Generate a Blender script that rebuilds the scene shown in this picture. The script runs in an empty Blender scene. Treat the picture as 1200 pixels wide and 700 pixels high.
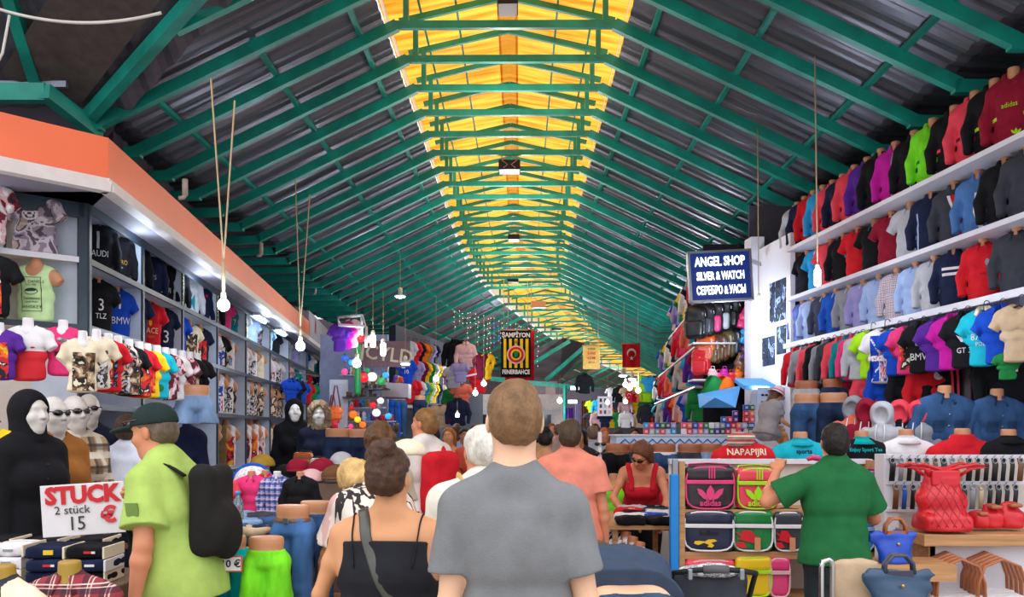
import bpy, bmesh, math, random
import numpy as np
import openvdb as vdb
from mathutils import Vector as V, Matrix as M
from mathutils.bvhtree import BVHTree
random.seed(7)
rng = np.random.default_rng(7)
SC = bpy.context.scene
COL = SC.collection
PI = math.pi
FPX, CX, HY, EYE = 1000.0, 600.0, 503.0, 1.65   # lens in pixels of the 1200 px frame, principal column, horizon row, eye height
def P(px, py, y):
 """world point seen at a photo pixel at a distance y down the hall"""
 return V(((px - CX) / FPX * y, y, EYE + (HY - py) / FPX * y))
def srgb(*c):
 if len(c) == 1 and isinstance(c[0], str):
  h = c[0].lstrip('#')
  h = h if len(h) == 6 else ''.join(k * 2 for k in h)
  c = [int(h[i:i + 2], 16) / 255 for i in (0, 2, 4)]
 elif len(c) == 1:
  c = c[0]
 if max(c) > 1.0:
  c = [v / 255 for v in c]
 return tuple(v / 12.92 if v <= .04045 else ((v + .055) / 1.055) ** 2.4 for v in c)
# ---------------------------------------------------------------- materials
MATS = {}
def nodes(name):
 m = bpy.data.materials.new(name)
 m.use_nodes = True
 nt = m.node_tree
 b = nt.nodes['Principled BSDF']
 return m, nt, b
def N(nt, t, **kw):
 n = nt.nodes.new(t)
 for k, v in kw.items():
  if k.startswith('i_'):
   n.inputs[k[2:].replace('_', ' ')].default_value = v
  else:
   setattr(n, k, v)
 return n
def mixc(nt, fac, a, b, mode='MIX'):
 n = N(nt, 'ShaderNodeMix', data_type='RGBA', blend_type=mode)
 for sock, val in ((n.inputs[0], fac), (n.inputs[6], a), (n.inputs[7], b)):
  if isinstance(val, (int, float)):
   sock.default_value = val
  elif isinstance(val, tuple):
   sock.default_value = (*val[:3], 1)
  else:
   nt.links.new(val, sock)
 return n.outputs[2]
def mat(name, col=None, rough=.6, metal=0., noise=.10, nscale=9., bump=0., bscale=60., spec=.4, objcol=False, stretch=None):
 """plain procedural material: base colour (own or from the object's colour) with a soft mottling and a fine bump"""
 if name in MATS:
  return MATS[name]
 m, nt, b = nodes(name)
 L = nt.links.new
 tc = N(nt, 'ShaderNodeTexCoord')
 co = tc.outputs['Object']
 if stretch:
  mp = N(nt, 'ShaderNodeMapping')
  mp.inputs['Scale'].default_value = stretch
  L(co, mp.inputs[0])
  co = mp.outputs[0]
 nz = N(nt, 'ShaderNodeTexNoise')
 nz.inputs['Scale'].default_value = nscale
 nz.inputs['Detail'].default_value = 4
 L(co, nz.inputs['Vector'])
 mr = N(nt, 'ShaderNodeMapRange')
 mr.inputs[1].default_value = .3
 mr.inputs[2].default_value = .7
 mr.inputs[3].default_value = 1 - noise
 mr.inputs[4].default_value = 1 + noise
 L(nz.outputs[0], mr.inputs[0])
 if objcol:
  base = N(nt, 'ShaderNodeObjectInfo').outputs['Color']
 else:
  r = N(nt, 'ShaderNodeRGB')
  r.outputs[0].default_value = (*col, 1)
  base = r.outputs[0]
 hv = N(nt, 'ShaderNodeHueSaturation')
 L(base, hv.inputs['Color'])
 L(mr.outputs[0], hv.inputs['Value'])
 L(hv.outputs[0], b.inputs['Base Color'])
 b.inputs['Roughness'].default_value = rough
 b.inputs['Metallic'].default_value = metal
 b.inputs['Specular IOR Level'].default_value = spec
 if bump:
  n2 = N(nt, 'ShaderNodeTexNoise')
  n2.inputs['Scale'].default_value = bscale
  n2.inputs['Detail'].default_value = 3
  L(co, n2.inputs['Vector'])
  bp = N(nt, 'ShaderNodeBump')
  bp.inputs['Strength'].default_value = bump
  bp.inputs['Distance'].default_value = .01
  L(n2.outputs[0], bp.inputs['Height'])
  L(bp.outputs[0], b.inputs['Normal'])
 MATS[name] = m
 return m
def emis(name, col, strength):
 if name in MATS:
  return MATS[name]
 m, nt, b = nodes(name)
 b.inputs['Base Color'].default_value = (*col, 1)
 b.inputs['Emission Color'].default_value = (*col, 1)
 b.inputs['Emission Strength'].default_value = strength
 MATS[name] = m
 return m
def print_mat(name, cols, scale, kind='voronoi', seed=0.):
 """all-over textile print: flat patches of a few dye colours"""
 if name in MATS:
  return MATS[name]
 m, nt, b = nodes(name)
 L = nt.links.new
 tc = N(nt, 'ShaderNodeTexCoord')
 oi = N(nt, 'ShaderNodeObjectInfo')
 ad = N(nt, 'ShaderNodeVectorMath', operation='ADD')
 L(tc.outputs['Object'], ad.inputs[0])
 sc = N(nt, 'ShaderNodeMath', operation='MULTIPLY')
 sc.inputs[1].default_value = 17.3
 L(oi.outputs['Random'], sc.inputs[0])
 L(sc.outputs[0], ad.inputs[1])
 nz = N(nt, 'ShaderNodeTexNoise')
 nz.inputs['Scale'].default_value = scale
 nz.inputs['Detail'].default_value = 3
 nz.inputs['Distortion'].default_value = .6 if kind != 'stripe' else .1
 if kind == 'stripe':
  mp = N(nt, 'ShaderNodeMapping')
  mp.inputs['Scale'].default_value = (1.6, 1, .25)
  L(ad.outputs[0], mp.inputs[0])
  L(mp.outputs[0], nz.inputs['Vector'])
 else:
  L(ad.outputs[0], nz.inputs['Vector'])
 cr = N(nt, 'ShaderNodeValToRGB')
 cr.color_ramp.interpolation = 'CONSTANT'
 el = cr.color_ramp.elements
 n = len(cols)
 for i, c in enumerate(cols):
  p = .28 + .44 * i / n if i else 0.
  e = el[i] if i < 2 else el.new(p)
  e.position = p
  e.color = (*c, 1)
 L(nz.outputs[0], cr.inputs[0])
 L(cr.outputs[0], b.inputs['Base Color'])
 b.inputs['Roughness'].default_value = .8
 MATS[name] = m
 return m
def plaid_mat(name, base, lines, scale=34., axis=('X', 'Z')):
 """woven check: two families of coloured bands over a ground colour"""
 if name in MATS:
  return MATS[name]
 m, nt, b = nodes(name)
 L = nt.links.new
 tc = N(nt, 'ShaderNodeTexCoord')
 sp = N(nt, 'ShaderNodeSeparateXYZ')
 L(tc.outputs['Object'], sp.inputs[0])
 col = base
 for ax in axis:
  for (c, period, width, off, strength) in lines:
   d = N(nt, 'ShaderNodeMath', operation='MULTIPLY_ADD')
   d.inputs[1].default_value = 1 / period
   d.inputs[2].default_value = off + 50
   L(sp.outputs[ax], d.inputs[0])
   fr = N(nt, 'ShaderNodeMath', operation='FRACT')
   L(d.outputs[0], fr.inputs[0])
   lt = N(nt, 'ShaderNodeMath', operation='LESS_THAN')
   lt.inputs[1].default_value = width
   L(fr.outputs[0], lt.inputs[0])
   ml = N(nt, 'ShaderNodeMath', operation='MULTIPLY')
   ml.inputs[1].default_value = strength
   L(lt.outputs[0], ml.inputs[0])
   col = mixc(nt, ml.outputs[0], col, c)
 L(col, b.inputs['Base Color'])
 b.inputs['Roughness'].default_value = .85
 MATS[name] = m
 return m
FAB = mat('woven_fabric', rough=.9, noise=.09, nscale=14, bump=.25, bscale=190, spec=.2, objcol=True)
DEN = mat('denim_cloth', rough=.9, noise=.38, nscale=7, bump=.3, bscale=240, spec=.15, objcol=True, stretch=(1, 1, .35))
SKN = mat('skin', rough=.48, noise=.06, nscale=10, bump=.06, bscale=300, spec=.35, objcol=True)
PLS = mat('dummy_plastic', rough=.42, noise=.05, nscale=5, spec=.5, objcol=True)
VIN = mat('bag_vinyl', rough=.32, noise=.05, nscale=6, spec=.5, objcol=True, bump=.12, bscale=35)
HAI = mat('hair', rough=.55, noise=.28, nscale=26, bump=.9, bscale=85, spec=.35, objcol=True, stretch=(1, 1, .45))
PNT = mat('painted_surface', rough=.5, noise=.05, nscale=4, objcol=True)
WOOD = mat('light_wood', srgb('#b98a5c'), rough=.5, noise=.22, nscale=6, stretch=(.6, 4, 8))
STEEL = mat('dull_steel', srgb('#9aa0a6'), rough=.35, metal=.9, noise=.08)
CHROME = mat('chrome', srgb('#d5d8dc'), rough=.15, metal=1., noise=.03)
BLK = mat('black_rubber', srgb('#141416'), rough=.6)
GREEN = mat('green_painted_steel', srgb('#0e8e7c'), rough=.42, noise=.28, nscale=3, spec=.5)
WHITE = mat('white_laminate', srgb('#dcd9e0'), rough=.55, noise=.04, nscale=2)
DARK = mat('dark_navy_metal', srgb('#20303c'), rough=.4, noise=.15)
# ---------------------------------------------------------------- objects
LABELS = {}
def obj(name, me, material=None, parent=None, color=None, loc=None, rz=None):
 o = bpy.data.objects.new(name, me)
 COL.objects.link(o)
 if material is not None and me is not None and len(me.materials) == 0:
  for mm in (material if isinstance(material, (list, tuple)) else [material]):
   me.materials.append(mm)
 if parent is not None:
  o.parent = parent
 if color is not None:
  o.color = (*color[:3], 1)
 if loc is not None:
  o.location = loc
 if rz is not None:
  o.rotation_euler.z = rz
 return o
ORD = 'first second third fourth fifth sixth seventh eighth ninth tenth eleventh twelfth thirteenth fourteenth fifteenth sixteenth seventeenth eighteenth nineteenth twentieth'.split()
FIX = (('skyblue', 'sky blue'), ('darkgrey', 'dark grey'), ('lightgrey', 'light grey'), ('palepink', 'pale pink'), ('darkred', 'dark red'), ('paleblue', 'pale blue'), ('darkdenim', 'dark blue'))
def tag(o, label, cat, group=None, kind=None):
 for a, b in FIX:
  label = label.replace(a, b)
 o['label'] = label
 o['category'] = cat
 if group:
  o['group'] = group
 if kind:
  o['kind'] = kind
 LABELS.setdefault(label, []).append((o.name, group))
 n = len(label.replace(',', ' ').split())
 if n < 4 or n > 16:
  print('LABEL LENGTH', n, label)
 return o
def empty(name, loc, rz=0., label=None, cat=None, group=None, scale=1.):
 o = bpy.data.objects.new(name, None)
 o.empty_display_size = .05
 COL.objects.link(o)
 o.location = loc
 o.rotation_euler.z = rz
 o.scale = (scale,) * 3
 if label:
  tag(o, label, cat, group)
 return o
def struct(o, label=None, cat=None):
 o['kind'] = 'structure'
 if label:
  o['label'] = label
  o['category'] = cat or 'building'
 return o
def kids_copy(src, dst, recol=None):
 for ch in src.children:
  c = ch.copy()
  COL.objects.link(c)
  c.parent = dst
  if recol and ch.name.split('.')[0] in recol:
   c.color = (*recol[ch.name.split('.')[0]][:3], 1)
  kids_copy(ch, c, recol)
def copy_tree(src, loc, rz, label, cat=None, group=None, scale=None, recol=None):
 r = src.copy()
 COL.objects.link(r)
 r.location = loc
 r.rotation_euler.z = rz
 if scale:
  r.scale = (scale,) * 3
 if recol and src.name.split('.')[0] in recol:
  r.color = (*recol[src.name.split('.')[0]][:3], 1)
 tag(r, label, cat or src['category'], group or src.get('group'))
 kids_copy(src, r, recol)
 return r
# ---------------------------------------------------------------- polygon builder
class MB:
 def __init__(self):
  self.v, self.f, self.mi, self.sm = [], [], [], []
 def add(self, vs, fs, mi=0, smooth=False):
  o = len(self.v)
  self.v += [tuple(p) for p in vs]
  for f in fs:
   self.f.append([i + o for i in f])
   self.mi.append(mi)
   self.sm.append(smooth)
  return self
 def box(self, c, s, R=None, mi=0, bev=0.):
  hx, hy, hz = (k / 2 for k in s)
  c = V(c)
  if bev <= 0:
   vs = [V((x, y, z)) for x in (-hx, hx) for y in (-hy, hy) for z in (-hz, hz)]
   fs = [(0, 1, 3, 2), (4, 6, 7, 5), (0, 4, 5, 1), (2, 3, 7, 6), (0, 2, 6, 4), (1, 5, 7, 3)]
  else:
   b = min(bev, hx * .9, hy * .9, hz * .9)
   bm = bmesh.new()
   bmesh.ops.create_cube(bm, size=1)
   for v in bm.verts:
    v.co = V((v.co.x * s[0], v.co.y * s[1], v.co.z * s[2]))
   bmesh.ops.bevel(bm, geom=bm.edges[:], offset=b, segments=2, affect='EDGES', profile=.5)
   bm.verts.index_update()
   vs = [v.co.copy() for v in bm.verts]
   fs = [[v.index for v in f.verts] for f in bm.faces]
   bm.free()
  if R is not None:
   vs = [R @ v for v in vs]
  return self.add([c + v for v in vs], fs, mi, False)
 def boxab(self, a, b, mi=0, bev=0.):
  a, b = V(a), V(b)
  return self.box((a + b) / 2, tuple(abs(k) for k in (b - a)), None, mi, bev)
 def beam(self, a, b, w, h, up=V((0, 0, 1)), mi=0):
  a, b = V(a), V(b)
  d = (b - a)
  L = d.length
  y = d.normalized()
  x = y.cross(up)
  if x.length < 1e-5:
   x = V((1, 0, 0))
  x.normalize()
  z = x.cross(y)
  R = M((x, y, z)).transposed()
  return self.box((a + b) / 2, (w, L, h), R, mi)
 def tube(self, pts, r, n=8, mi=0, closed=False, flat=None):
  pts = [V(p) for p in pts]
  k = len(pts)
  rs = r if isinstance(r, (list, tuple)) else [r] * k
  vs, fs = [], []
  prev = None
  for i, p in enumerate(pts):
   if closed:
    t = pts[(i + 1) % k] - pts[i - 1]
   else:
    t = pts[min(i + 1, k - 1)] - pts[max(i - 1, 0)]
   if t.length < 1e-9:
    t = V((0, 0, 1))
   t.normalize()
   if prev is None:
    u = t.cross(V((0, 0, 1)) if abs(t.z) < .9 else V((1, 0, 0)))
   else:
    u = prev - t * prev.dot(t)
   u.normalize()
   w = t.cross(u)
   prev = u
   for j in range(n):
    a = 2 * PI * j / n
    cx, cy = math.cos(a), math.sin(a)
    if flat:
     cx *= flat[0]
     cy *= flat[1]
    vs.append(p + (u * cx + w * cy) * rs[i])
  m = k if closed else k - 1
  for i in range(m):
   for j in range(n):
    a, b = i * n + j, i * n + (j + 1) % n
    c, d = ((i + 1) % k) * n + (j + 1) % n, ((i + 1) % k) * n + j
    fs.append((a, b, c, d))
  if not closed:
   fs.append(tuple(range(n - 1, -1, -1)))
   fs.append(tuple((k - 1) * n + j for j in range(n)))
  return self.add(vs, fs, mi, True)
 def rings(self, rings, mi=0, cap=(True, True), smooth=True, closed=True):
  n = len(rings[0])
  vs = [p for r in rings for p in r]
  fs = []
  for i in range(len(rings) - 1):
   for j in range(n if closed else n - 1):
    fs.append((i * n + j, i * n + (j + 1) % n, (i + 1) * n + (j + 1) % n, (i + 1) * n + j))
  if cap[0]:
   fs.append(tuple(range(n - 1, -1, -1)))
  if cap[1]:
   fs.append(tuple((len(rings) - 1) * n + j for j in range(n)))
  return self.add(vs, fs, mi, smooth)
 def lathe(self, prof, c=(0, 0, 0), n=16, mi=0, cap=(True, True)):
  c = V(c)
  return self.rings([[c + V((r * math.cos(2 * PI * j / n), r * math.sin(2 * PI * j / n), z)) for j in range(n)] for r, z in prof], mi, cap)
 def ell(self, c, r, n=12, m=8, mi=0, R=None):
  c = V(c)
  rg = []
  for i in range(m + 1):
   t = -PI / 2 + PI * (i + .02) / (m + .04)
   q = [V((r[0] * math.cos(t) * math.cos(2 * PI * j / n), r[1] * math.cos(t) * math.sin(2 * PI * j / n), r[2] * math.sin(t))) for j in range(n)]
   rg.append([c + (R @ p if R is not None else p) for p in q])
  return self.rings(rg, mi)
 def prism(self, pts, o, ux, uy, depth, mi=0):
  """outline pts (2-D) laid on axes ux, uy at o, given a thickness along ux x uy"""
  o, ux, uy = V(o), V(ux), V(uy)
  nrm = ux.cross(uy).normalized() * depth
  n = len(pts)
  vs = [o + ux * a + uy * b for a, b in pts] + [o + ux * a + uy * b + nrm for a, b in pts]
  fs = [tuple(range(n - 1, -1, -1)), tuple(range(n, 2 * n))]
  fs += [(i, (i + 1) % n, n + (i + 1) % n, n + i) for i in range(n)]
  return self.add(vs, fs, mi)
 def mesh(self, name, fixnormals=True):
  me = bpy.data.meshes.new(name)
  me.from_pydata(self.v, [], self.f)
  me.polygons.foreach_set('material_index', self.mi)
  me.polygons.foreach_set('use_smooth', self.sm)
  if fixnormals:
   bm = bmesh.new()
   bm.from_mesh(me)
   bmesh.ops.recalc_face_normals(bm, faces=bm.faces[:])
   bm.to_mesh(me)
   bm.free()
  me.update()
  return me
 def build(self, name, material, parent=None, color=None, loc=None, rz=None):
  return obj(name, self.mesh(name), material, parent, color, loc, rz)
# ---------------------------------------------------------------- implicit surfaces for bodies, clothes and soft things
class Pr:
 __slots__ = ('t', 'a', 'b', 'r', 'q', 'R', 'k', 'tag')
 def __init__(s, t, a, b=None, r=None, q=None, R=None, k=.02, tag=''):
  s.t, s.a, s.r, s.q, s.k, s.tag = t, np.array(a, float), r, q, k, tag
  s.b = None if b is None else np.array(b, float)
  s.R = np.eye(3) if R is None else np.array(R, float)
 def copy(s):
  return Pr(s.t, s.a, s.b, s.r, s.q, s.R, s.k, s.tag)
 def move(s, R, t):
  n = s.copy()
  n.a = R @ s.a + t
  if s.b is not None:
   n.b = R @ s.b + t
  n.R = R @ s.R
  return n
 def fat(s, e):
  n = s.copy()
  n.r = tuple(x + e for x in s.r)
  if s.q is not None:
   n.q = tuple(x + e for x in s.q)
  return n
 def box(s):
  m = max(s.r) if s.q is None else max(max(s.r), max(s.q))
  if s.t == 'x':
   m = float(np.linalg.norm(s.r))
  pts = np.array([s.a] if s.b is None else [s.a, s.b])
  return pts.min(0) - m, pts.max(0) + m
 def ev(s, x, y, z):
  if s.t == 'c':
   ba = s.b - s.a
   px, py, pz = x - s.a[0], y - s.a[1], z - s.a[2]
   t = np.clip((px * ba[0] + py * ba[1] + pz * ba[2]) / max(ba @ ba, 1e-9), 0, 1)
   return np.sqrt((px - t * ba[0]) ** 2 + (py - t * ba[1]) ** 2 + (pz - t * ba[2]) ** 2) - (s.r[0] + (s.r[1] - s.r[0]) * t)
  if s.t == 'e':
   px, py, pz = x - s.a[0], y - s.a[1], z - s.a[2]
   u = s.R[0, 0] * px + s.R[1, 0] * py + s.R[2, 0] * pz
   v = s.R[0, 1] * px + s.R[1, 1] * py + s.R[2, 1] * pz
   w = s.R[0, 2] * px + s.R[1, 2] * py + s.R[2, 2] * pz
   r = s.r
   k0 = np.sqrt((u / r[0]) ** 2 + (v / r[1]) ** 2 + (w / r[2]) ** 2)
   k1 = np.sqrt((u / r[0] ** 2) ** 2 + (v / r[1] ** 2) ** 2 + (w / r[2] ** 2) ** 2) + 1e-6
   return k0 * (k0 - 1) / k1
  if s.t == 's':
   ba = s.b - s.a
   L2 = ba @ ba
   L = math.sqrt(L2)
   w = ba / L
   u = s.R[:, 0]
   u = u - w * (u @ w)
   if np.linalg.norm(u) < 1e-6:
    u = np.array([0., 0, 1]) - w * w[2]
   u /= np.linalg.norm(u)
   v = np.cross(w, u)
   px, py, pz = x - s.a[0], y - s.a[1], z - s.a[2]
   t0 = (px * w[0] + py * w[1] + pz * w[2]) / L
   t = np.clip(t0, 0, 1)
   over = np.abs(t0 - t) * L
   cu = px * u[0] + py * u[1] + pz * u[2]
   cv = px * v[0] + py * v[1] + pz * v[2]
   rx = s.r[0] + (s.q[0] - s.r[0]) * t
   ry = s.r[1] + (s.q[1] - s.r[1]) * t
   mn = np.minimum(rx, ry)
   q = np.sqrt((cu / rx) ** 2 + (cv / ry) ** 2 + (over / (mn * .6)) ** 2)
   return (q - 1) * mn
  if s.t == 'x':
   px, py, pz = x - s.a[0], y - s.a[1], z - s.a[2]
   rr = s.q[0] if s.q else 0.
   u = np.abs(s.R[0, 0] * px + s.R[1, 0] * py + s.R[2, 0] * pz) - (s.r[0] - rr)
   v = np.abs(s.R[0, 1] * px + s.R[1, 1] * py + s.R[2, 1] * pz) - (s.r[1] - rr)
   w = np.abs(s.R[0, 2] * px + s.R[1, 2] * py + s.R[2, 2] * pz) - (s.r[2] - rr)
   return np.sqrt(np.maximum(u, 0) ** 2 + np.maximum(v, 0) ** 2 + np.maximum(w, 0) ** 2) + np.minimum(np.maximum(u, np.maximum(v, w)), 0) - rr
def cone(a, b, ra, rb, k=.02, tag=''):
 return Pr('c', a, b, (ra, rb), None, None, k, tag)
def elli(c, r, R=None, k=.02, tag=''):
 return Pr('e', c, None, tuple(r), None, R, k, tag)
def seg(a, b, r, q, k=.03, tag=''):
 return Pr('s', a, b, tuple(r), tuple(q), None, k, tag)
def rbox(c, h, rr=.01, R=None, k=.01, tag=''):
 return Pr('x', c, None, tuple(h), (rr,), R, k, tag)
class Fld:
 def __init__(s, prims, vox, pad=.03):
  bb = [p.box() for p in prims]
  lo = np.min([b[0] for b in bb], 0) - pad
  hi = np.max([b[1] for b in bb], 0) + pad
  s.v = vox
  n = np.ceil((hi - lo) / vox).astype(int) + 2
  s.lo = lo
  s.ax = [lo[i] + vox * np.arange(n[i]) for i in range(3)]
  s.d = np.full(n, .5, np.float32)
  for p in prims:
   s.add(p)
 def _sl(s, p, m):
  lo, hi = p.box()
  i0 = np.maximum(((lo - m - s.lo) / s.v).astype(int), 0)
  i1 = np.minimum(((hi + m - s.lo) / s.v).astype(int) + 2, s.d.shape)
  sl = tuple(slice(int(a), int(max(a, b))) for a, b in zip(i0, i1))
  return sl, s.ax[0][sl[0]][:, None, None], s.ax[1][sl[1]][None, :, None], s.ax[2][sl[2]][None, None, :]
 def add(s, p):
  sl, x, y, z = s._sl(p, p.k + .03)
  a = s.d[sl]
  if a.size == 0:
   return s
  d = p.ev(x, y, z)
  k = max(p.k, 1e-4)
  h = np.clip(.5 + .5 * (a - d) / k, 0, 1)
  s.d[sl] = d * h + a * (1 - h) - k * h * (1 - h)
  return s
 def sub(s, p, k=.006):
  sl, x, y, z = s._sl(p, k + .02)
  a = s.d[sl]
  if a.size == 0:
   return s
  d = -p.ev(x, y, z)
  h = np.clip(.5 - .5 * (a - d) / k, 0, 1)
  s.d[sl] = d * h + a * (1 - h) + k * h * (1 - h)
  return s
 def cut(s, n, c):
  """keep the side where n.p < c"""
  n = np.array(n, float)
  n /= np.linalg.norm(n)
  d = n[0] * s.ax[0][:, None, None] + n[1] * s.ax[1][None, :, None] + n[2] * s.ax[2][None, None, :] - c
  s.d = np.maximum(s.d, d.astype(np.float32))
  return s
 def cutp(s, n, p):
  n = np.array(n, float)
  n /= np.linalg.norm(n)
  return s.cut(n, float(n @ np.array(p, float)))
 def ripple(s, amp, f=14., seed=0., dirs=5):
  r = np.random.default_rng(int(seed * 1000) + 5)
  for i in range(dirs):
   w = r.normal(size=3)
   w *= f * (1 + .5 * i) / np.linalg.norm(w)
   ph = r.uniform(0, 6)
   q = w[0] * s.ax[0][:, None, None] + w[1] * s.ax[1][None, :, None] + w[2] * s.ax[2][None, None, :] + ph
   s.d += (amp / (1 + .5 * i) * np.sin(q + .8 * np.sin(q * .37 + ph))).astype(np.float32)
  return s
 def mesh(s, name, smooth=True):
  s.d[0], s.d[-1] = 1, 1
  s.d[:, 0], s.d[:, -1] = 1, 1
  s.d[:, :, 0], s.d[:, :, -1] = 1, 1
  g = vdb.FloatGrid()
  g.background = .5
  g.copyFromArray(np.ascontiguousarray(s.d, dtype=np.float32))
  pts, quads = g.convertToQuads(isovalue=0.)
  pts = np.asarray(pts, np.float64) * s.v + s.lo
  quads = np.asarray(quads, np.int64)
  me = bpy.data.meshes.new(name)
  if len(quads) == 0:
   print('EMPTY FIELD', name)
   return me
  a, b, c, d = (pts[quads[:, i]] for i in range(4))
  vol = np.einsum('ij,ij->i', a, np.cross(b, c)).sum() + np.einsum('ij,ij->i', a, np.cross(c, d)).sum()
  if vol < 0:
   quads = quads[:, ::-1]
  nq = len(quads)
  me.vertices.add(len(pts))
  me.vertices.foreach_set('co', pts.astype(np.float32).ravel())
  me.loops.add(nq * 4)
  me.loops.foreach_set('vertex_index', quads.astype(np.int32).ravel())
  me.polygons.add(nq)
  me.polygons.foreach_set('loop_start', np.arange(0, nq * 4, 4, dtype=np.int32))
  me.polygons.foreach_set('use_smooth', np.full(nq, smooth))
  me.update(calc_edges=True)
  return me
# ---------------------------------------------------------------- lettering and marks
_TXT = {}
def text_mesh(s, size=1., extrude=.0, bold=0., xs=1., align='CENTER'):
 key = (s, size, extrude, bold, xs, align)
 if key in _TXT:
  return _TXT[key]
 cu = bpy.data.curves.new('lettering', 'FONT')
 cu.body = s
 cu.size = size
 cu.extrude = extrude
 cu.offset = bold
 cu.resolution_u = 2
 cu.align_x = align
 cu.align_y = 'CENTER'
 o = bpy.data.objects.new('lettering', cu)
 COL.objects.link(o)
 dg = bpy.context.evaluated_depsgraph_get()
 dg.update()
 me = bpy.data.meshes.new_from_object(o.evaluated_get(dg))
 COL.objects.unlink(o)
 bpy.data.objects.remove(o)
 me.materials.clear()
 if xs != 1.:
  me.transform(M.Diagonal((xs, 1, 1, 1)))
 _TXT[key] = me
 return me
def bvh_of(me):
 return BVHTree.FromPolygons([v.co.copy() for v in me.vertices], [tuple(p.vertices) for p in me.polygons])
def project(verts, faces, bvh, name, off=.004, back=-.5, d=V((0, 1, 0))):
 """lay a flat mark (x, z) on the front of a cloth surface (seen from -y)"""
 out = []
 last = 0.
 for x, z in verts:
  h = bvh.ray_cast(V((x, back, z)), d)
  if h[0] is not None:
   last = h[0].y
  out.append((x, last - off, z))
 me = bpy.data.meshes.new(name)
 me.from_pydata(out, [], faces)
 me.update()
 return me
def text_on(bvh, s, size, cx, cz, name='lettering', bold=0., xs=1., off=.004):
 t = text_mesh(s, size, 0., bold, xs)
 return project([(v.co.x + cx, v.co.y + cz) for v in t.vertices], [tuple(p.vertices) for p in t.polygons], bvh, name, off)
def patch_on(bvh, x0, x1, z0, z1, n=8, name='print', off=.003):
 vs, fs = [], []
 m = max(2, int(n * (z1 - z0) / (x1 - x0)))
 for j in range(m + 1):
  for i in range(n + 1):
   vs.append((x0 + (x1 - x0) * i / n, z0 + (z1 - z0) * j / m))
 for j in range(m):
  for i in range(n):
   a = j * (n + 1) + i
   fs.append((a, a + 1, a + n + 2, a + n + 1))
 return project(vs, fs, bvh, name, off)
def text_obj(s, size, loc, rot, color, parent=None, extrude=.002, bold=0., xs=1., material=None, name='lettering', align='CENTER'):
 me = text_mesh(s, size, extrude, bold, xs, align).copy()
 o = obj(name, me, material or PNT, parent, color)
 o.location = loc
 o.rotation_euler = rot
 return o
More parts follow.
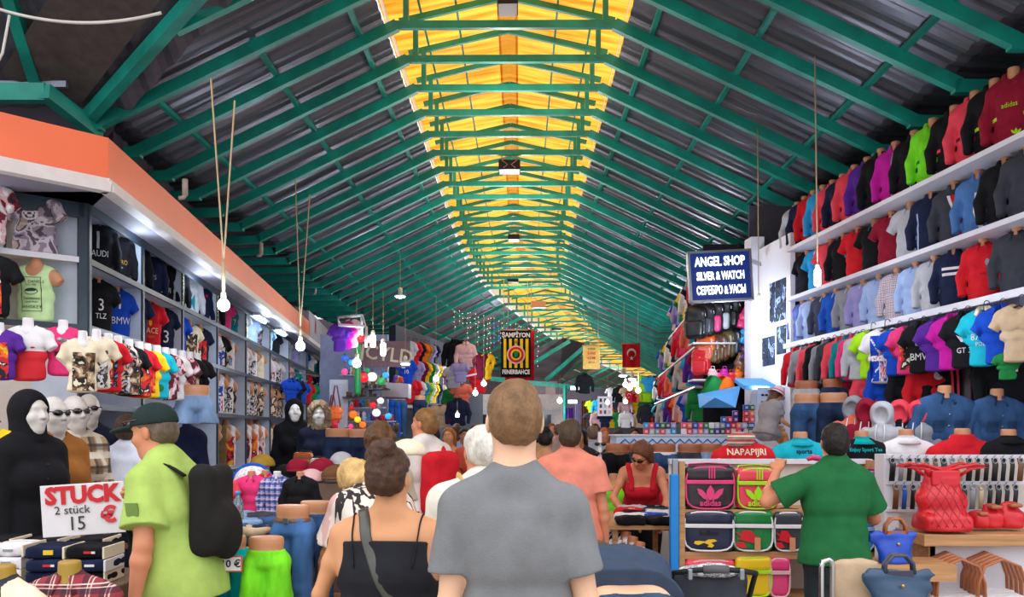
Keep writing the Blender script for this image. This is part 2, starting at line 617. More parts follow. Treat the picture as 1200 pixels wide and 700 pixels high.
# ---------------------------------------------------------------- figures
def rotx(a):
 c, s = math.cos(a), math.sin(a)
 return np.array([[1, 0, 0], [0, c, -s], [0, s, c]])
def rotz(a):
 c, s = math.cos(a), math.sin(a)
 return np.array([[c, -s, 0], [s, c, 0], [0, 0, 1]])
def roty(a):
 c, s = math.cos(a), math.sin(a)
 return np.array([[c, 0, s], [0, 1, 0], [-s, 0, c]])
def unit(v):
 v = np.array(v, float)
 return v / np.linalg.norm(v)
class Figure:
 """a standing, leaning or sitting person facing local +y; the skeleton first, flesh and clothes grown over it"""
 def __init__(s, h=1.76, fem=False, wide=1., lean=0., hip_lean=None, head=(0, 0, 0), armL=None, armR=None, legL=None, legR=None,
                 handL=None, handR=None, neck=0., vox=.008, belly=0., slim=1., sit=None):
  s.h, s.fem, s.vox = h, fem, vox
  s.S = h / (1.78 + neck)
  s.nk = neck
  w = wide
  s.w = w
  lean = math.radians(lean)
  s.Rt = rotx(-lean)
  s.piv = np.array([0, 0, .97])
  s.Rh = s.Rt @ rotz(math.radians(head[0])) @ rotx(math.radians(head[1])) @ roty(math.radians(head[2]))
  s.hp = np.array([0, .0, 1.545])
  sw = (.150 if fem else .170) * w
  hw = (.175 if fem else .165) * w
  ww = (.135 if fem else .150) * w
  b = belly
  T = lambda p: s.Rt @ (np.array(p, float) - s.piv) + s.piv
  s.T = T
  tor = [seg((0, 0, .90), (0, -.005, 1.08), (hw, .115 * w), (ww, .098 * w + b * .6), .04, 'torso'),
               seg((0, -.005 + b * .5, 1.05), (0, 0, 1.28), (ww, .100 * w + b), (.172 * w if not fem else .150 * w, .112 * w + b * .3), .05, 'torso'),
               seg((0, 0, 1.27), (0, -.012, 1.42), (.172 * w if not fem else .152 * w, .112 * w), (.150 * w, .080 * w), .05, 'torso'),
               elli((-.085 * w, -.035, .93), (.095, .105, .11), None, .04, 'torso'), elli((.085 * w, -.035, .93), (.095, .105, .11), None, .04, 'torso')]
  for sx in (-1, 1):
   tor.append(cone((sx * .06, -.015, 1.44), (sx * sw, -.01, 1.425), .062, .056 if not fem else .048, .05, 'torso'))
   tor.append(cone((0, -.018, 1.535), (sx * .125 * w, -.015, 1.458), .046 if not fem else .036, .040 if not fem else .030, .05, 'trap'))
   tor.append(elli((sx * .075 * w, -.055, 1.33), (.085 * w, .055, .12), None, .05, 'torso'))
   if fem:
    tor.append(elli((sx * .075, .085, 1.275), (.068, .062, .066), None, .04, 'torso'))
   else:
    tor.append(elli((sx * .08 * w, .065, 1.33), (.085 * w, .05, .07), None, .05, 'torso'))
  s.tor = [p.move(s.Rt, s.piv - s.Rt @ s.piv) for p in tor]
  nr = .058 if not fem else .047
  s.neck = [cone(T((0, -.015, 1.44)), T((0, -.004, 1.50)), nr * 1.12, nr, .05, 'neck'), cone(T((0, -.004, 1.50)), s.H((0, .002, 1.60)), nr, nr * .98, .05, 'neck')]
  fw = .95 if fem else 1.
  hd = [elli((0, -.008, 1.688), (.077 * fw, .099, .094), None, .02, 'head'), elli((0, .032, 1.605), (.056 * fw, .062, .064), None, .05, 'head'),
              elli((0, .060, 1.565), (.026, .026, .020), None, .03, 'head'), elli((0, .080, 1.697), (.048, .015, .011), None, .02, 'head'),
              cone((0, .094, 1.672), (0, .113, 1.640), .009, .0135, .012, 'head'), elli((.013, .100, 1.634), (.009, .010, .008), None, .008, 'head'),
              elli((-.013, .100, 1.634), (.009, .010, .008), None, .008, 'head'), elli((0, .090, 1.609), (.024, .010, .007), None, .008, 'head'),
              elli((0, .088, 1.598), (.021, .010, .007), None, .008, 'head')]
  for sx in (-1, 1):
   hd.append(elli((sx * .079 * fw, -.006, 1.655), (.009, .019, .032), rotz(sx * .35), .008, 'ear'))
   hd.append(elli((sx * .045, .060, 1.635), (.024, .026, .024), None, .03, 'head'))
  s.head = [p.move(s.Rh, s.H0()) for p in hd]
  s.arms, s.joint, s.hands = {}, {}, []
  for sx, arm, hand in ((-1, armL, handL), (1, armR, handR)):
   sh = T((sx * (sw + .006), -.008, 1.420))
   up, fo = arm if arm else ((sx * .14, -.03, -1), (sx * .02, .16, -1))
   a1, a2 = .285, .255
   if fem:
    a1, a2 = .265, .235
   el = sh + unit(up) * a1
   wr = el + unit(fo) * a2
   k = (.80 if fem else 1.) * slim
   mid = sh + (el - sh) * .45
   fm = el + (wr - el) * .28
   s.arms[sx] = [cone(sh, mid, .052 * k, .050 * k, .035, 'arm'), cone(mid, el, .050 * k, .039 * k, .02, 'arm'), cone(el, fm, .040 * k, .043 * k, .02, 'fore'),
                          cone(fm, wr, .043 * k, .026 * k, .02, 'fore')]
   s.joint[sx] = (sh, el, wr)
   s.hands += s.hand(sx, wr, unit(fo), *(hand if hand else (None, 35)), k=.92 if fem else 1.)
  s.legs = {}
  for sx, leg in ((-1, legL), (1, legR)):
   hip = np.array([sx * .09 * w, 0, .92])
   if leg:
    kn, an, fd = (np.array(q, float) for q in leg)
   else:
    kn, an, fd = np.array([sx * .095, .01, .50]), np.array([sx * .10, -.03, .085]), np.array([sx * .15, 1, 0])
   cf = kn + (an - kn) * .3 + np.array([0, -.02, 0])
   th = hip + (kn - hip) * .35
   s.legs[sx] = [cone(hip, th, .095 * w, .085 * w, .05, 'thigh'), cone(th, kn, .085 * w, .056, .03, 'thigh'), cone(kn, cf, .055, .056, .03, 'shin'), cone(cf, an, .056, .036, .03, 'shin')]
   fd = unit(fd)
   toe = an + fd * .15 + np.array([0, 0, -.055])
   s.legs[sx].append(cone(an + np.array([0, 0, -.035]) - fd * .03, toe, .042, .030, .03, 'foot'))
   s.joint['leg%d' % sx] = (hip, kn, an, toe, fd)
 def H0(s):
  b = s.T(s.hp + np.array([0, 0, s.nk]))
  return b - s.Rh @ s.hp
 def H(s, p):
  return s.Rh @ np.array(p, float) + s.H0()
 def hand(s, sx, w, f, n, curl, k=1.):
  if n is None:
   n = np.array([-sx, .2, 0.])
  n = unit(np.array(n, float) - f * (np.array(n, float) @ f))
  sd = np.cross(f, n)
  if sd @ np.array([0, 1, .3]) < 0:
   sd = -sd          # thumb side
  R = np.stack([sd, n, f], 1)
  out = [elli(w + f * .050 * k, (.041 * k, .017 * k, .052 * k), R, .018, 'hand')]
  rf = max(.0088 * k, s.vox * 1.05)
  for i, (o, L) in enumerate(((.029, .070), (.010, .078), (-.010, .072), (-.029, .056))):
   b = w + f * .090 * k + sd * o * k
   c1 = math.radians(curl * .8)
   d1 = f * math.cos(c1) + n * math.sin(c1)
   c2 = math.radians(curl * 2.0)
   d2 = f * math.cos(c2) + n * math.sin(c2)
   m = b + d1 * L * .52 * k
   e = m + d2 * L * .48 * k
   out += [cone(b, m, rf * 1.05, rf, .005, 'hand'), cone(m, e, rf, rf * .85, .004, 'hand')]
  tb = w + f * .022 * k + sd * .030 * k
  tm = tb + (sd * .55 + f * .75 + n * .25) * .042 * k
  te = tm + (sd * .1 + f * .9 + n * .45) * .034 * k
  out += [cone(tb, tm, rf * 1.45, rf * 1.15, .012, 'hand'), cone(tm, te, rf * 1.15, rf * .9, .005, 'hand')]
  return out
 def body(s, feet=True):
  pr = s.tor + s.neck + s.head
  for k in s.arms.values():
   pr = pr + k
  for k in s.legs.values():
   pr = pr + k
  f = Fld(pr + s.hands, s.vox)
  for sx in (-1, 1):
   f.sub(elli(s.H((sx * .031, .096, 1.672)), (.017, .012, .011)), .01)
  return f.mesh('person')
 def shirt(s, infl=.017, sleeve=.55, hem=.93, neck=.075, necky=.0, neckz=1.515, loose=.0, ripple=.0025, seed=1., flare=.0, drape=0., thick=None, cutz=None, sleeve_fat=.018, freq=16.):
  pr = [s.neck[0].fat(infl * .8)]
  for p in s.tor:
   if p.tag == 'trap':
    pr.append(p.fat(infl * .9))
   else:
    pr.append(p.fat(infl + loose))
  n0 = len(pr)
  for sx in (-1, 1):
   sh, el, wr = s.joint[sx]
   if sleeve > 0:
    if sleeve <= 1:
     e = sh + (el - sh) * sleeve
     pr.append(cone(sh, e, s.arms[sx][0].r[0] + infl + .006, s.arms[sx][1].r[0] + infl + sleeve_fat, .04, 'slv'))
    else:
     e = el + (wr - el) * (sleeve - 1)
     pr.append(cone(sh, el, s.arms[sx][0].r[0] + infl + .006, s.arms[sx][1].r[1] + infl + .012, .04, 'slv'))
     pr.append(cone(el, e, s.arms[sx][1].r[1] + infl + .012, .032 + infl, .03, 'slv'))
  n1 = len(pr)
  for sx in (-1, 1):
   pr.append(s.legs[sx][0].fat(infl + .004))
  if flare:
   a, b = s.T((0, .0, 1.15)), s.T((0, 0, hem - .04))
   pr.append(seg(a, b, (.15 * s.w + infl + flare * .5, .11 * s.w + infl + flare * .5), (.17 * s.w + infl + flare, .125 * s.w + infl + flare), .05, 'flare'))
  f = Fld(pr, s.vox)
  f.d[:] = .5
  for p in pr[n0:n1]:
   f.add(p)
  if 0 < sleeve <= 1:
   for sx in (-1, 1):
    sh, el, wr = s.joint[sx]
    s._cutcap(f, sh + (el - sh) * sleeve, unit(el - sh))
  d1 = f.d.copy()
  f.d[:] = .5
  for p in pr[:n0] + pr[n1:]:
   f.add(p)
  h = np.clip(.5 + .5 * (f.d - d1) / .016, 0, 1)
  f.d = d1 * h + f.d * (1 - h) - .016 * h * (1 - h)
  if ripple:
   f.ripple(ripple, freq, seed)
  ax = s.Rt @ np.array([0, 0, 1.])
  f.cutp(-ax, s.T((0, 0, hem)))
  f.sub(cone(s.T((0, .018 + necky, neckz + .028)), s.T((0, .03 + necky, neckz + .12)), neck, neck * 1.05), .006)
  return f
 def _cutcap(s, f, e, d, w=.11):
  """trim the rounded end of a sleeve square"""
  R = np.eye(3)
  z = d
  x = unit(np.cross(z, [0.3, 1, .2]))
  y = np.cross(z, x)
  R = np.stack([x, y, z], 1)
  f.sub(Pr('x', e + d * .07, None, (w, w, .07), (.004,), R), .003)
 def tank(s, infl=.012, top_back=1.30, top_front=1.27, hem=.95, seed=2., hole=(.068, .16, .12)):
  pr = [p.fat(infl) for p in s.tor if p.tag != 'trap'] + [s.legs[sx][0].fat(infl + .004) for sx in (-1, 1)]
  f = Fld(pr, s.vox)
  f.ripple(.0012, 18, seed)
  ax = s.Rt @ np.array([0, 0, 1.])
  f.cutp(-ax, s.T((0, 0, hem)))
  f.cutp(ax + s.Rt @ np.array([0, (top_back - top_front) * 3., 0]), s.T((0, 0, (top_back + top_front) / 2)))
  for sx in (-1, 1):
   f.sub(elli(s.T((sx * .205 * s.w, -.01, 1.36)), hole, s.Rt), .01)
  return f
 def legs_cloth(s, infl=.012, top=1.02, length=1.0, fat=.012, ripple=.003, seed=3.):
  """trousers or shorts; length 1 reaches the ankle, .5 the knee"""
  pel = [p.fat(infl * .8) for p in s.tor[:5]]
  pr = []
  pel.append(cone((-.05, 0, .885), (.05, 0, .885), .075 + infl, .075 + infl, .04))
  for sx in (-1, 1):
   hip, kn, an, toe, fd = s.joint['leg%d' % sx]
  ends = []
  for sx in (-1, 1):
   hip, kn, an, toe, fd = s.joint['leg%d' % sx]
   a = s.legs[sx]
   if length <= .5:
    e = hip + (kn - hip) * (length * 2)
    pr.append(cone(hip, e, .095 * s.w + infl, .075 + infl + fat, .04))
    ends.append((e, unit(kn - hip)))
   else:
    t = (length - .5) * 2
    e = kn + (an - kn) * t
    pr.append(cone(hip, kn, .095 * s.w + infl, .062 + infl + fat * .5, .04))
    pr.append(cone(kn, e, .062 + infl + fat * .5, .047 + infl + fat, .03))
    ends.append((e, unit(an - kn)))
  f = Fld(pr + pel, s.vox)
  f.d[:] = .5
  for p in pr:
   f.add(p)
  for e, d in ends:
   s._cutcap(f, e, d, .15)
  for p in pel:
   f.add(p)
  f.ripple(ripple * .6, 15, seed)
  tz = s.T((0, 0, top))
  ax = unit(s.Rt @ np.array([0, 0, 1.]) + np.array([0, 0, 1.]))
  f.cutp(ax, s.piv + (np.array([0, 0, 1.]) * (top - .97)))
  return f
 def _fcut(s, f, n, c, seed, k=.016):
  n = np.array(n, float)
  n /= np.linalg.norm(n)
  X, Y, Z = f.ax[0][:, None, None], f.ax[1][None, :, None], f.ax[2][None, None, :]
  d = n[0] * X + n[1] * Y + n[2] * Z - c / 1.
  d = d + .004 * np.sin(95 * X + 2 * np.sin(60 * Z + seed)) + .003 * np.sin(170 * X + 40 * Y + seed)
  h = np.clip(.5 + .5 * (f.d - d) / k, 0, 1)
  f.d = (f.d * h + d * (1 - h) + k * h * (1 - h)).astype(np.float32)
 def hair(s, kind='short', thick=.010, seed=1., rip=.0022, vox=None):
  base = elli((0, -.010, 1.690), (.077 + thick, .099 + thick, .094 + thick * 1.3), None, .02)
  pr = [base, elli((0, -.045, 1.655), (.066 + thick, .060 + thick, .075), None, .03)]
  if kind == 'bun':
   pr += [elli((0, -.055, 1.785), (.058, .055, .043), None, .025), elli((.02, -.05, 1.80), (.030, .035, .030), rotz(.4), .012), elli((-.035, -.035, 1.79), (.028, .026, .032), rotz(-.6), .012),
                   elli((.0, -.095, 1.765), (.03, .02, .026), None, .012)]
  if kind in ('long', 'bob'):
   zl = 1.40 if kind == 'long' else 1.55
   for sx in (-1, 1):
    pr.append(seg((sx * .055, -.015, 1.70), (sx * .070, -.025, zl), (.034, .060), (.030, .045), .03))
   pr.append(seg((0, -.065, 1.70), (0, -.07, zl - .03), (.08, .045), (.085, .038), .03))
  if kind == 'pony':
   pr.append(cone((0, -.10, 1.74), (0, -.16, 1.70), .03, .034, .02))
   pr.append(cone((0, -.16, 1.70), (0, -.15, 1.52), .034, .016, .02))
  v = vox or s.vox * .8
  f = Fld(pr, v)
  f.ripple(rip, 55, seed, 6)
  s._fcut(f, (0, .8, -.6), .8 * .045 - .6 * 1.700, seed) if kind not in ('long', 'bob') else f.cutp((0, .85, -.45), (0, .052, 1.70))
  if kind in ('short', 'bun', 'pony'):
   s._fcut(f, (0, .30, -1), (.30 * -.03 - 1.592 if kind == 'short' else .3 * -.05 - 1.60) / 1.044, seed, .022)
   for sx in (-1, 1):
    f.sub(elli((sx * .088, .006, 1.650), (.030, .034, .040)), .008)
  me = f.mesh('hair')
  Rm = M(s.Rh.tolist()).to_4x4()
  Rm.translation = V(s.H0())
  me.transform(Rm)
  return me
 def eyes(s, root, iris='#4a3322', brow=None):
  for sx in (-1, 1):
   c = V(s.H((sx * .031, .0755, 1.671)))
   b = MB()
   b.ell((0, 0, 0), (.0125, .0125, .0125), 10, 8, 0)
   b.ell((0, .0090, 0), (.006, .0045, .006), 8, 6, 1)
   me = b.mesh('eye')
   R = M(s.Rh.tolist()).to_4x4()
   R.translation = c
   me.transform(R)
   obj('eye', me, [mat('eye_white', srgb('#e8e2da'), rough=.25, noise=0), mat('eye_iris_' + iris, srgb(iris), rough=.2, noise=0)], root)
   if brow:
    q = MB()
    pts = [s.H((sx * (.014 + .036 * t), .094 - .014 * t * t, 1.696 + .006 * math.sin(t * 3))) for t in (0, .35, .7, 1)]
    q.tube(pts, [.003, .004, .0035, .002], 6)
    obj('eyebrow', q.mesh('eyebrow'), HAI, root, srgb(brow))
  b = MB()
  b.ell((0, 0, 0), (.020, .007, .0065), 10, 6)
  me = b.mesh('lips')
  R = M(s.Rh.tolist()).to_4x4()
  R.translation = V(s.H((0, .094, 1.603)))
  me.transform(R)
  obj('lips', me, SKN, root, srgb('#b4655a'))
 def shoes(s, root, color):
  for sx in (-1, 1):
   hip, kn, an, toe, fd = s.joint['leg%d' % sx]
   f = Fld([cone(an + np.array([0, 0, -.035]) - fd * .03, toe, .050, .038, .03), cone(an + np.array([0, 0, -.02]), an + np.array([0, 0, .0]), .048, .046, .02)], max(s.vox, .008))
   f.cut((0, 0, -1), -.0)
   obj('shoe', f.mesh('shoe'), FAB, root, color)
 def finish(s, root, loc, rz):
  root.location = loc
  root.rotation_euler.z = math.radians(rz)
  root.scale = (s.S,) * 3
  return root
SKINS = dict(tan=srgb('#d09468'), light=srgb('#e0a884'), pale=srgb('#e8b896'), red=srgb('#d28a66'), brown=srgb('#b07850'))
def person(fig, loc, rz, label, skin='tan', hair=None, haircol='#3a2a1c', group=None, eyes=True, iris='#4a3322'):
 root = obj('person', fig.body(), SKN, None, SKINS[skin])
 tag(root, label, 'person', group)
 fig.finish(root, loc, rz)
 if hair:
  kw = hair if isinstance(hair, dict) else dict(kind=hair)
  obj('hair', fig.hair(**kw), HAI, root, srgb(haircol))
 if eyes:
  fig.eyes(root, iris, haircol if hair else None)
 return root
def collar(fig, root, color, r=.068, h=.035, back=1.49, spread=.02, name='collar', points=True, material=None):
 """folded shirt collar around the neck"""
 b = MB()
 n = 22
 rings = [[], [], []]
 for i in range(n):
  a = math.radians(-90 + 180 + 25 + (310) * i / (n - 1))   # opens at the front (+y)
  x, y = math.cos(a), math.sin(a)
  front = max(0, y)
  z = back - .028 * front
  rings[0].append(V(fig.T((x * r * .98, y * r * .92 - .006, z - .012))))
  rings[1].append(V(fig.T((x * r * .86, y * r * .82 - .004, z + h))))
  rings[2].append(V(fig.T((x * (r + spread), y * (r + spread) * .95 - .008, z - .012 - (.03 * front if points else 0)))))
 b.rings(rings, 0, (False, False), True, False)
 me = b.mesh(name)
 o = obj(name, me, material or FAB, root, color)
 md = o.modifiers.new('t', 'SOLIDIFY')
 md.thickness = .004
 return o
# ---------------------------------------------------------------- the hall: path, roof, skylight, shell
PATH = [(-12., -.27), (0., -.16), (9., -.075), (16., -.01), (23., .06), (27., .42), (31., 1.02), (36., 1.95), (42., 3.15), (50., 5.0), (60., 7.6), (75., 12.0), (110., 26.)]
def path_x(y):
 for (y0, x0), (y1, x1) in zip(PATH, PATH[1:]):
  if y <= y1:
   t = (y - y0) / (y1 - y0)
   return x0 + (x1 - x0) * t
 return PATH[-1][1]
def path_smooth(y):
 return sum(path_x(y + d) for d in (-2, -1, 0, 1, 2)) / 5
def path_frame(y):
 c = V((path_smooth(y), y, 0))
 t = V((path_smooth(y + .4) - path_smooth(y - .4), .8, 0)).normalized()
 return c, t, V((t.y, -t.x, 0))
EZ, TZ, HT, HE = 4.75, 6.15, 1.21, 4.12      # eave and tie heights, half widths at tie and eave
SLOPE = (TZ - EZ) / (HE - HT)
def roof_pt(y, a, dz=0.):
 """point of the roof slope at station y and signed lateral offset a"""
 c, t, n = path_frame(y)
 z = TZ - (abs(a) - HT) * SLOPE
 if abs(a) > HE:
  z = EZ - (abs(a) - HE) * .05
 return c + n * a + V((0, 0, z + dz))
SHEET = mat('corrugated_sheet', srgb('#6c6a73'), rough=.36, metal=.5, noise=.32, nscale=1.6, spec=.5, stretch=(.5, 3, .5))
def sheet_mesh(name, side, y0, y1, inner=None, outer=None, step=.055):
 ns = int((y1 - y0) / step)
 vs, fs, prev = [], [], 0
 la = 9
 for i in range(ns + 1):
  y = y0 + (y1 - y0) * i / ns
  co = (.0, .022, .022, .0)[i % 4]
  ai = HT + .16 if inner is None else inner(y)
  ao = HE + 1.5 if outer is None else outer(y)
  for j in range(la):
   a = ai + (ao - ai) * j / (la - 1)
   if j == la - 2 and outer is None:
    a = HE
   if j == la - 1 and outer is None:
    a = HE + 1.5
   vs.append(roof_pt(y, side * a, .125 + co))
 for i in range(ns):
  for j in range(la - 1):
   a = i * la + j
   fs.append((a, a + 1, a + la + 1, a + la))
 me = bpy.data.meshes.new(name)
 me.from_pydata(vs, [], fs)
 me.update()
 return me
VY = 8.6                                      # where the wing roof on the left joins
def valley(y):
 t = (VY - y) / (VY - 7.54)
 return 4.22 - t * 1.47
struct(obj('ceiling', sheet_mesh('ceiling', 1, 4.6, 100), SHEET), 'right roof slope of dark corrugated metal sheets', 'roof')
struct(obj('ceiling', sheet_mesh('ceiling', -1, VY, 100), SHEET), 'left roof slope of dark corrugated metal sheets', 'roof')
struct(obj('ceiling', sheet_mesh('ceiling', -1, 6.45, VY, None, lambda y: max(valley(y), HT + .2)), SHEET), 'small roof piece of corrugated sheet inside the valley corner', 'roof')
def wing():
 vs, fs = [], []
 n = 90
 for i in range(n + 1):
  x = -1.9 - 7.5 * i / n
  co = (.0, .03, .03, .0)[i % 4]
  ytop = 5.2
  if x > -4.3:
   yv = VY - (x + 4.3) / 1.47 * 1.06
  else:
   yv = VY + .3
  yv += .35 if x > -4.4 else 0
  for y in (yv, (yv + ytop) / 2, min(ytop, yv - .01)):
   vs.append((x, y, 4.88 + .65 * (VY - y) + co))
 for i in range(n):
  for j in range(2):
   a = i * 3 + j
   fs.append((a, a + 1, a + 4, a + 3))
 me = bpy.data.meshes.new('ceiling')
 me.from_pydata(vs, [], fs)
 return me
struct(obj('ceiling', wing(), SHEET), 'corrugated roof of the crossing aisle at the upper left', 'roof')
STEP = .878
def truss_parts():
 d = {}
 d['tie_beam'] = MB().beam((-HT - .04, 0, TZ), (HT + .04, 0, TZ), .06, .085).mesh('tie_beam')
 for s, nm in ((-1, 'rafter_l'), (1, 'rafter_r')):
  b = MB()
  b.beam((s * HT, 0, TZ), (s * HE, 0, EZ), .085, .12)
  b.beam((s * (HE - .05), 0, EZ - .01), (s * (HE + 1.2), 0, EZ - .04), .085, .12)
  d[nm] = b.mesh('rafter')
  d['post' + nm] = MB().beam((s * (HT - .10), 0, TZ), (s * (HT - .10), 0, TZ + .48), .07, .06, V((1, 0, 0))).mesh('monitor_post')
  d['mon' + nm] = MB().beam((s * (HT + .10), 0, TZ + .46), (0, 0, TZ + .76), .05, .07).mesh('monitor_rafter')
 return d
TP = truss_parts()
i = -5
cnt = 0
while True:
 y = 9.5 + STEP * i
 if y > 92:
  break
 c, t, n = path_frame(y)
 vis = i + 1            # the first tie beam inside the frame is i = 0
 if 0 <= i < 10:
  lab = 'green steel roof truss, %s whole tie beam below the skylight from the camera' % ORD[i]
  grp = None
 elif i < 0:
  lab, grp = 'green steel roof truss overhead, its tie beam above the picture', 'roof trusses overhead'
 elif y < 26:
  lab, grp = 'green roof truss in the dense middle run, %s whole tie beam from the camera' % ORD[i], None
 else:
  lab, grp = 'thin green roof truss far off where the hall bends right', 'far roof trusses'
 if (y > 27 and i % 2) or (y > 55 and i % 4):
  i += 1
  continue
 r = empty('roof_truss', c, math.atan2(-t.x, t.y), lab, 'roof truss', grp)
 for k, me in TP.items():
  if k == 'rafter_l' and y < VY - .2:
   a = valley(y) - .05
   if a < HT + .3:
    continue
   me = MB().beam((-HT, 0, TZ), (-a, 0, TZ - (a - HT) * SLOPE), .085, .12).mesh('rafter')
  obj(me.name.split('.')[0], me, GREEN, r)
 i += 1
for s in (-1, 1):
 for q, a in enumerate((1.62, 2.55, 3.62)):
  pts = [roof_pt(y, s * a, .085) for y in ([VY if s < 0 else 4.6] + list(range(9 if s < 0 else 6, 96, 1)))]
  b = MB()
  for p0, p1 in zip(pts, pts[1:]):
   b.beam(p0, p1 + (p1 - p0) * .01, .05, .05)
  o = b.build('roof_purlin', GREEN)
  tag(o, 'thin green purlin along the %s roof slope, %s' % ('left' if s < 0 else 'right', ('next to the skylight', 'halfway down the slope', 'closest to the eave')[q]), 'purlin')
hv = MB().beam((-4.42, 8.7, 4.72), (-2.0, 6.92, 5.78), .10, .13)
tag(hv.build('valley_beam', GREEN), 'bright green diagonal valley beam at the upper left corner', 'beam')
wb = MB().beam(P(46, 108, 8.35), P(2, -30, 7.4), .10, .13)
tag(wb.build('wing_rafter', GREEN), 'green rafter slanting across the top left corner', 'beam')
eb = MB()
eb.beam((-9., 8.0, 4.80), (-4.36, 8.0, 4.80), .10, .16)
tag(eb.build('eave_beam', GREEN), 'bright green horizontal beam above the orange fascia at far left', 'beam')
sb = MB().beam((-4.36, 7.95, 4.80), (-4.24, 8.75, 4.68), .11, .14)
tag(sb.build('corner_strut', GREEN), 'short green corner strut joining the eave beam and valley beam', 'beam')
pb = MB().beam((-8, 7.05, 5.76), (-2.75, 7.05, 5.70), .05, .06)
tag(pb.build('wing_purlin', GREEN), 'thin green purlin under the top left roof with white cable', 'purlin')
gu = MB().beam((-8, 8.25, 4.98), (-4.3, 8.25, 4.98), .05, .06)
tag(gu.build('gutter_rail', mat('zinc', srgb('#8d93a0'), rough=.4, metal=.6)), 'grey metal rail above the green eave beam at far left', 'rail')
fb = MB()
fb.add([(-4.25, 8.45, 4.80 + .09), (-2.1, 6.75, 5.93), (-2.75, 6.45, 6.10), (-4.9, 8.15, 5.03)], [(0, 1, 2, 3)])
struct(fb.build('trim_2', mat('flashing', srgb('#5c5350'), rough=.55, metal=.3, noise=.2)), 'flat brown valley flashing at the upper left')
cb = MB()
pts = []
for k in range(25):
 t = k / 24
 p = P(-10, 8, 6.6).lerp(P(189, 15, 6.75), t)
 p.z -= .10 * 4 * t * (1 - t)
 pts.append(p)
cb.tube(pts, .012, 6)
tag(cb.build('cable', mat('white_cable', srgb('#d8d4cc'))), 'white cable sagging along the purlin in the top left corner', 'cable')
cb = MB().tube([P(11, 18, 6.6), P(7, 40, 6.6), P(3, 62, 6.6), P(-6, 80, 6.6)], .010, 6)
tag(cb.build('cable', mat('white_cable')), 'short white cable hanging at the extreme top left edge', 'cable')
def trans_mat(name, col, dark=None, mixf=.85):
 m, nt, b = nodes(name)
 L = nt.links.new
 tr = N(nt, 'ShaderNodeBsdfTranslucent')
 tc = N(nt, 'ShaderNodeTexCoord')
 mp = N(nt, 'ShaderNodeMapping')
 mp.inputs['Scale'].default_value = (.8, 7, 1)
 L(tc.outputs['Object'], mp.inputs[0])
 nz = N(nt, 'ShaderNodeTexNoise')
 nz.inputs['Scale'].default_value = 1.3
 nz.inputs['Detail'].default_value = 5
 L(mp.outputs[0], nz.inputs['Vector'])
 cr = N(nt, 'ShaderNodeValToRGB')
 cr.color_ramp.elements[0].position = .34
 cr.color_ramp.elements[1].position = .62
 cr.color_ramp.elements[0].color = (*(dark or col), 1)
 cr.color_ramp.elements[1].color = (*col, 1)
 L(nz.outputs[0], cr.inputs[0])
 L(cr.outputs[0], tr.inputs[0])
 L(cr.outputs[0], b.inputs['Base Color'])
 b.inputs['Roughness'].default_value = .5
 mx = N(nt, 'ShaderNodeMixShader')
 mx.inputs[0].default_value = mixf
 L(b.outputs[0], mx.inputs[1])
 L(tr.outputs[0], mx.inputs[2])
 L(mx.outputs[0], nt.nodes['Material Output'].inputs[0])
 return m
YEL = trans_mat('yellow_fibreglass', (1., .47, .05), (.62, .20, .010))
OPAL = trans_mat('opal_glazing', (1., .88, .70), (.95, .75, .5))
sk = MB()
ridge = MB()
ys = [4.6 + .5 * k for k in range(188)]
for y0, y1 in zip(ys, ys[1:]):
 for s in (-1, 1):
  c0, t0, n0 = path_frame(y0)
  c1, t1, n1 = path_frame(y1 + .01)
  q = []
  for c, n in ((c0, n0), (c1, n1)):
   q.append(c + n * s * .10 + V((0, 0, TZ + .80)))
   q.append(c + n * s * (HT + .30) + V((0, 0, TZ + .52)))
  sk.add(q, [(0, 1, 3, 2)])
  w = []
  for c, n in ((c0, n0), (c1, n1)):
   w.append(c + n * s * (HT + .14) + V((0, 0, TZ + .10)))
   w.append(c + n * s * (HT + .24) + V((0, 0, TZ + .54)))
  sk.add(w, [(0, 1, 3, 2)], 1)
  ridge.add([c0 + n0 * s * .0 + V((0, 0, TZ + .815)), c0 + n0 * s * .13 + V((0, 0, TZ + .79)), c1 + n1 * s * .13 + V((0, 0, TZ + .79)), c1 + V((0, 0, TZ + .815))], [(0, 1, 2, 3)], 0)
struct(sk.build('window_1', [YEL, OPAL]), 'long yellow translucent ridge skylight', 'skylight')
RID = trans_mat('amber_ridge_cap', (.55, .24, .02), (.40, .15, .01), .8)
struct(ridge.build('trim_3', RID), 'amber ridge cap along the skylight')
gb = MB()
for s in (-1, 1):
 for a in (.62, 1.05):
  pts = [path_frame(y)[0] + path_frame(y)[2] * s * a + V((0, 0, TZ + .785 - (a - .1) * .2)) for y in range(5, 60)]
  for p0, p1 in zip(pts, pts[1:]):
   gb.beam(p0, p1, .025, .02)
struct(gb.build('trim_4', GREEN), 'thin glazing bars under the skylight')
# ---------------------------------------------------------------- shell
FLOORM = mat('floor_tiles', srgb('#a39a90'), rough=.35, noise=.12, nscale=2.5)
struct(MB().box((5, 50, -.05), (50, 120, .1)).build('floor', FLOORM), 'worn pale tiled market floor', 'floor')
WLM = mat('shop_plaster', srgb('#8e8690'), rough=.8, noise=.08, nscale=1.5)
DKW = mat('dim_plaster', srgb('#4a4550'), rough=.9, noise=.1)
struct(MB().boxab((-7.6, 5.6, 0), (-7.5, 26, 5.0)).build('wall_left', DKW), 'dark outer wall behind the left shops', 'wall')
struct(MB().boxab((5.75, 4.6, 0), (5.85, 24, 5.0)).build('wall_right', DKW), 'dark outer wall behind the right shops', 'wall')
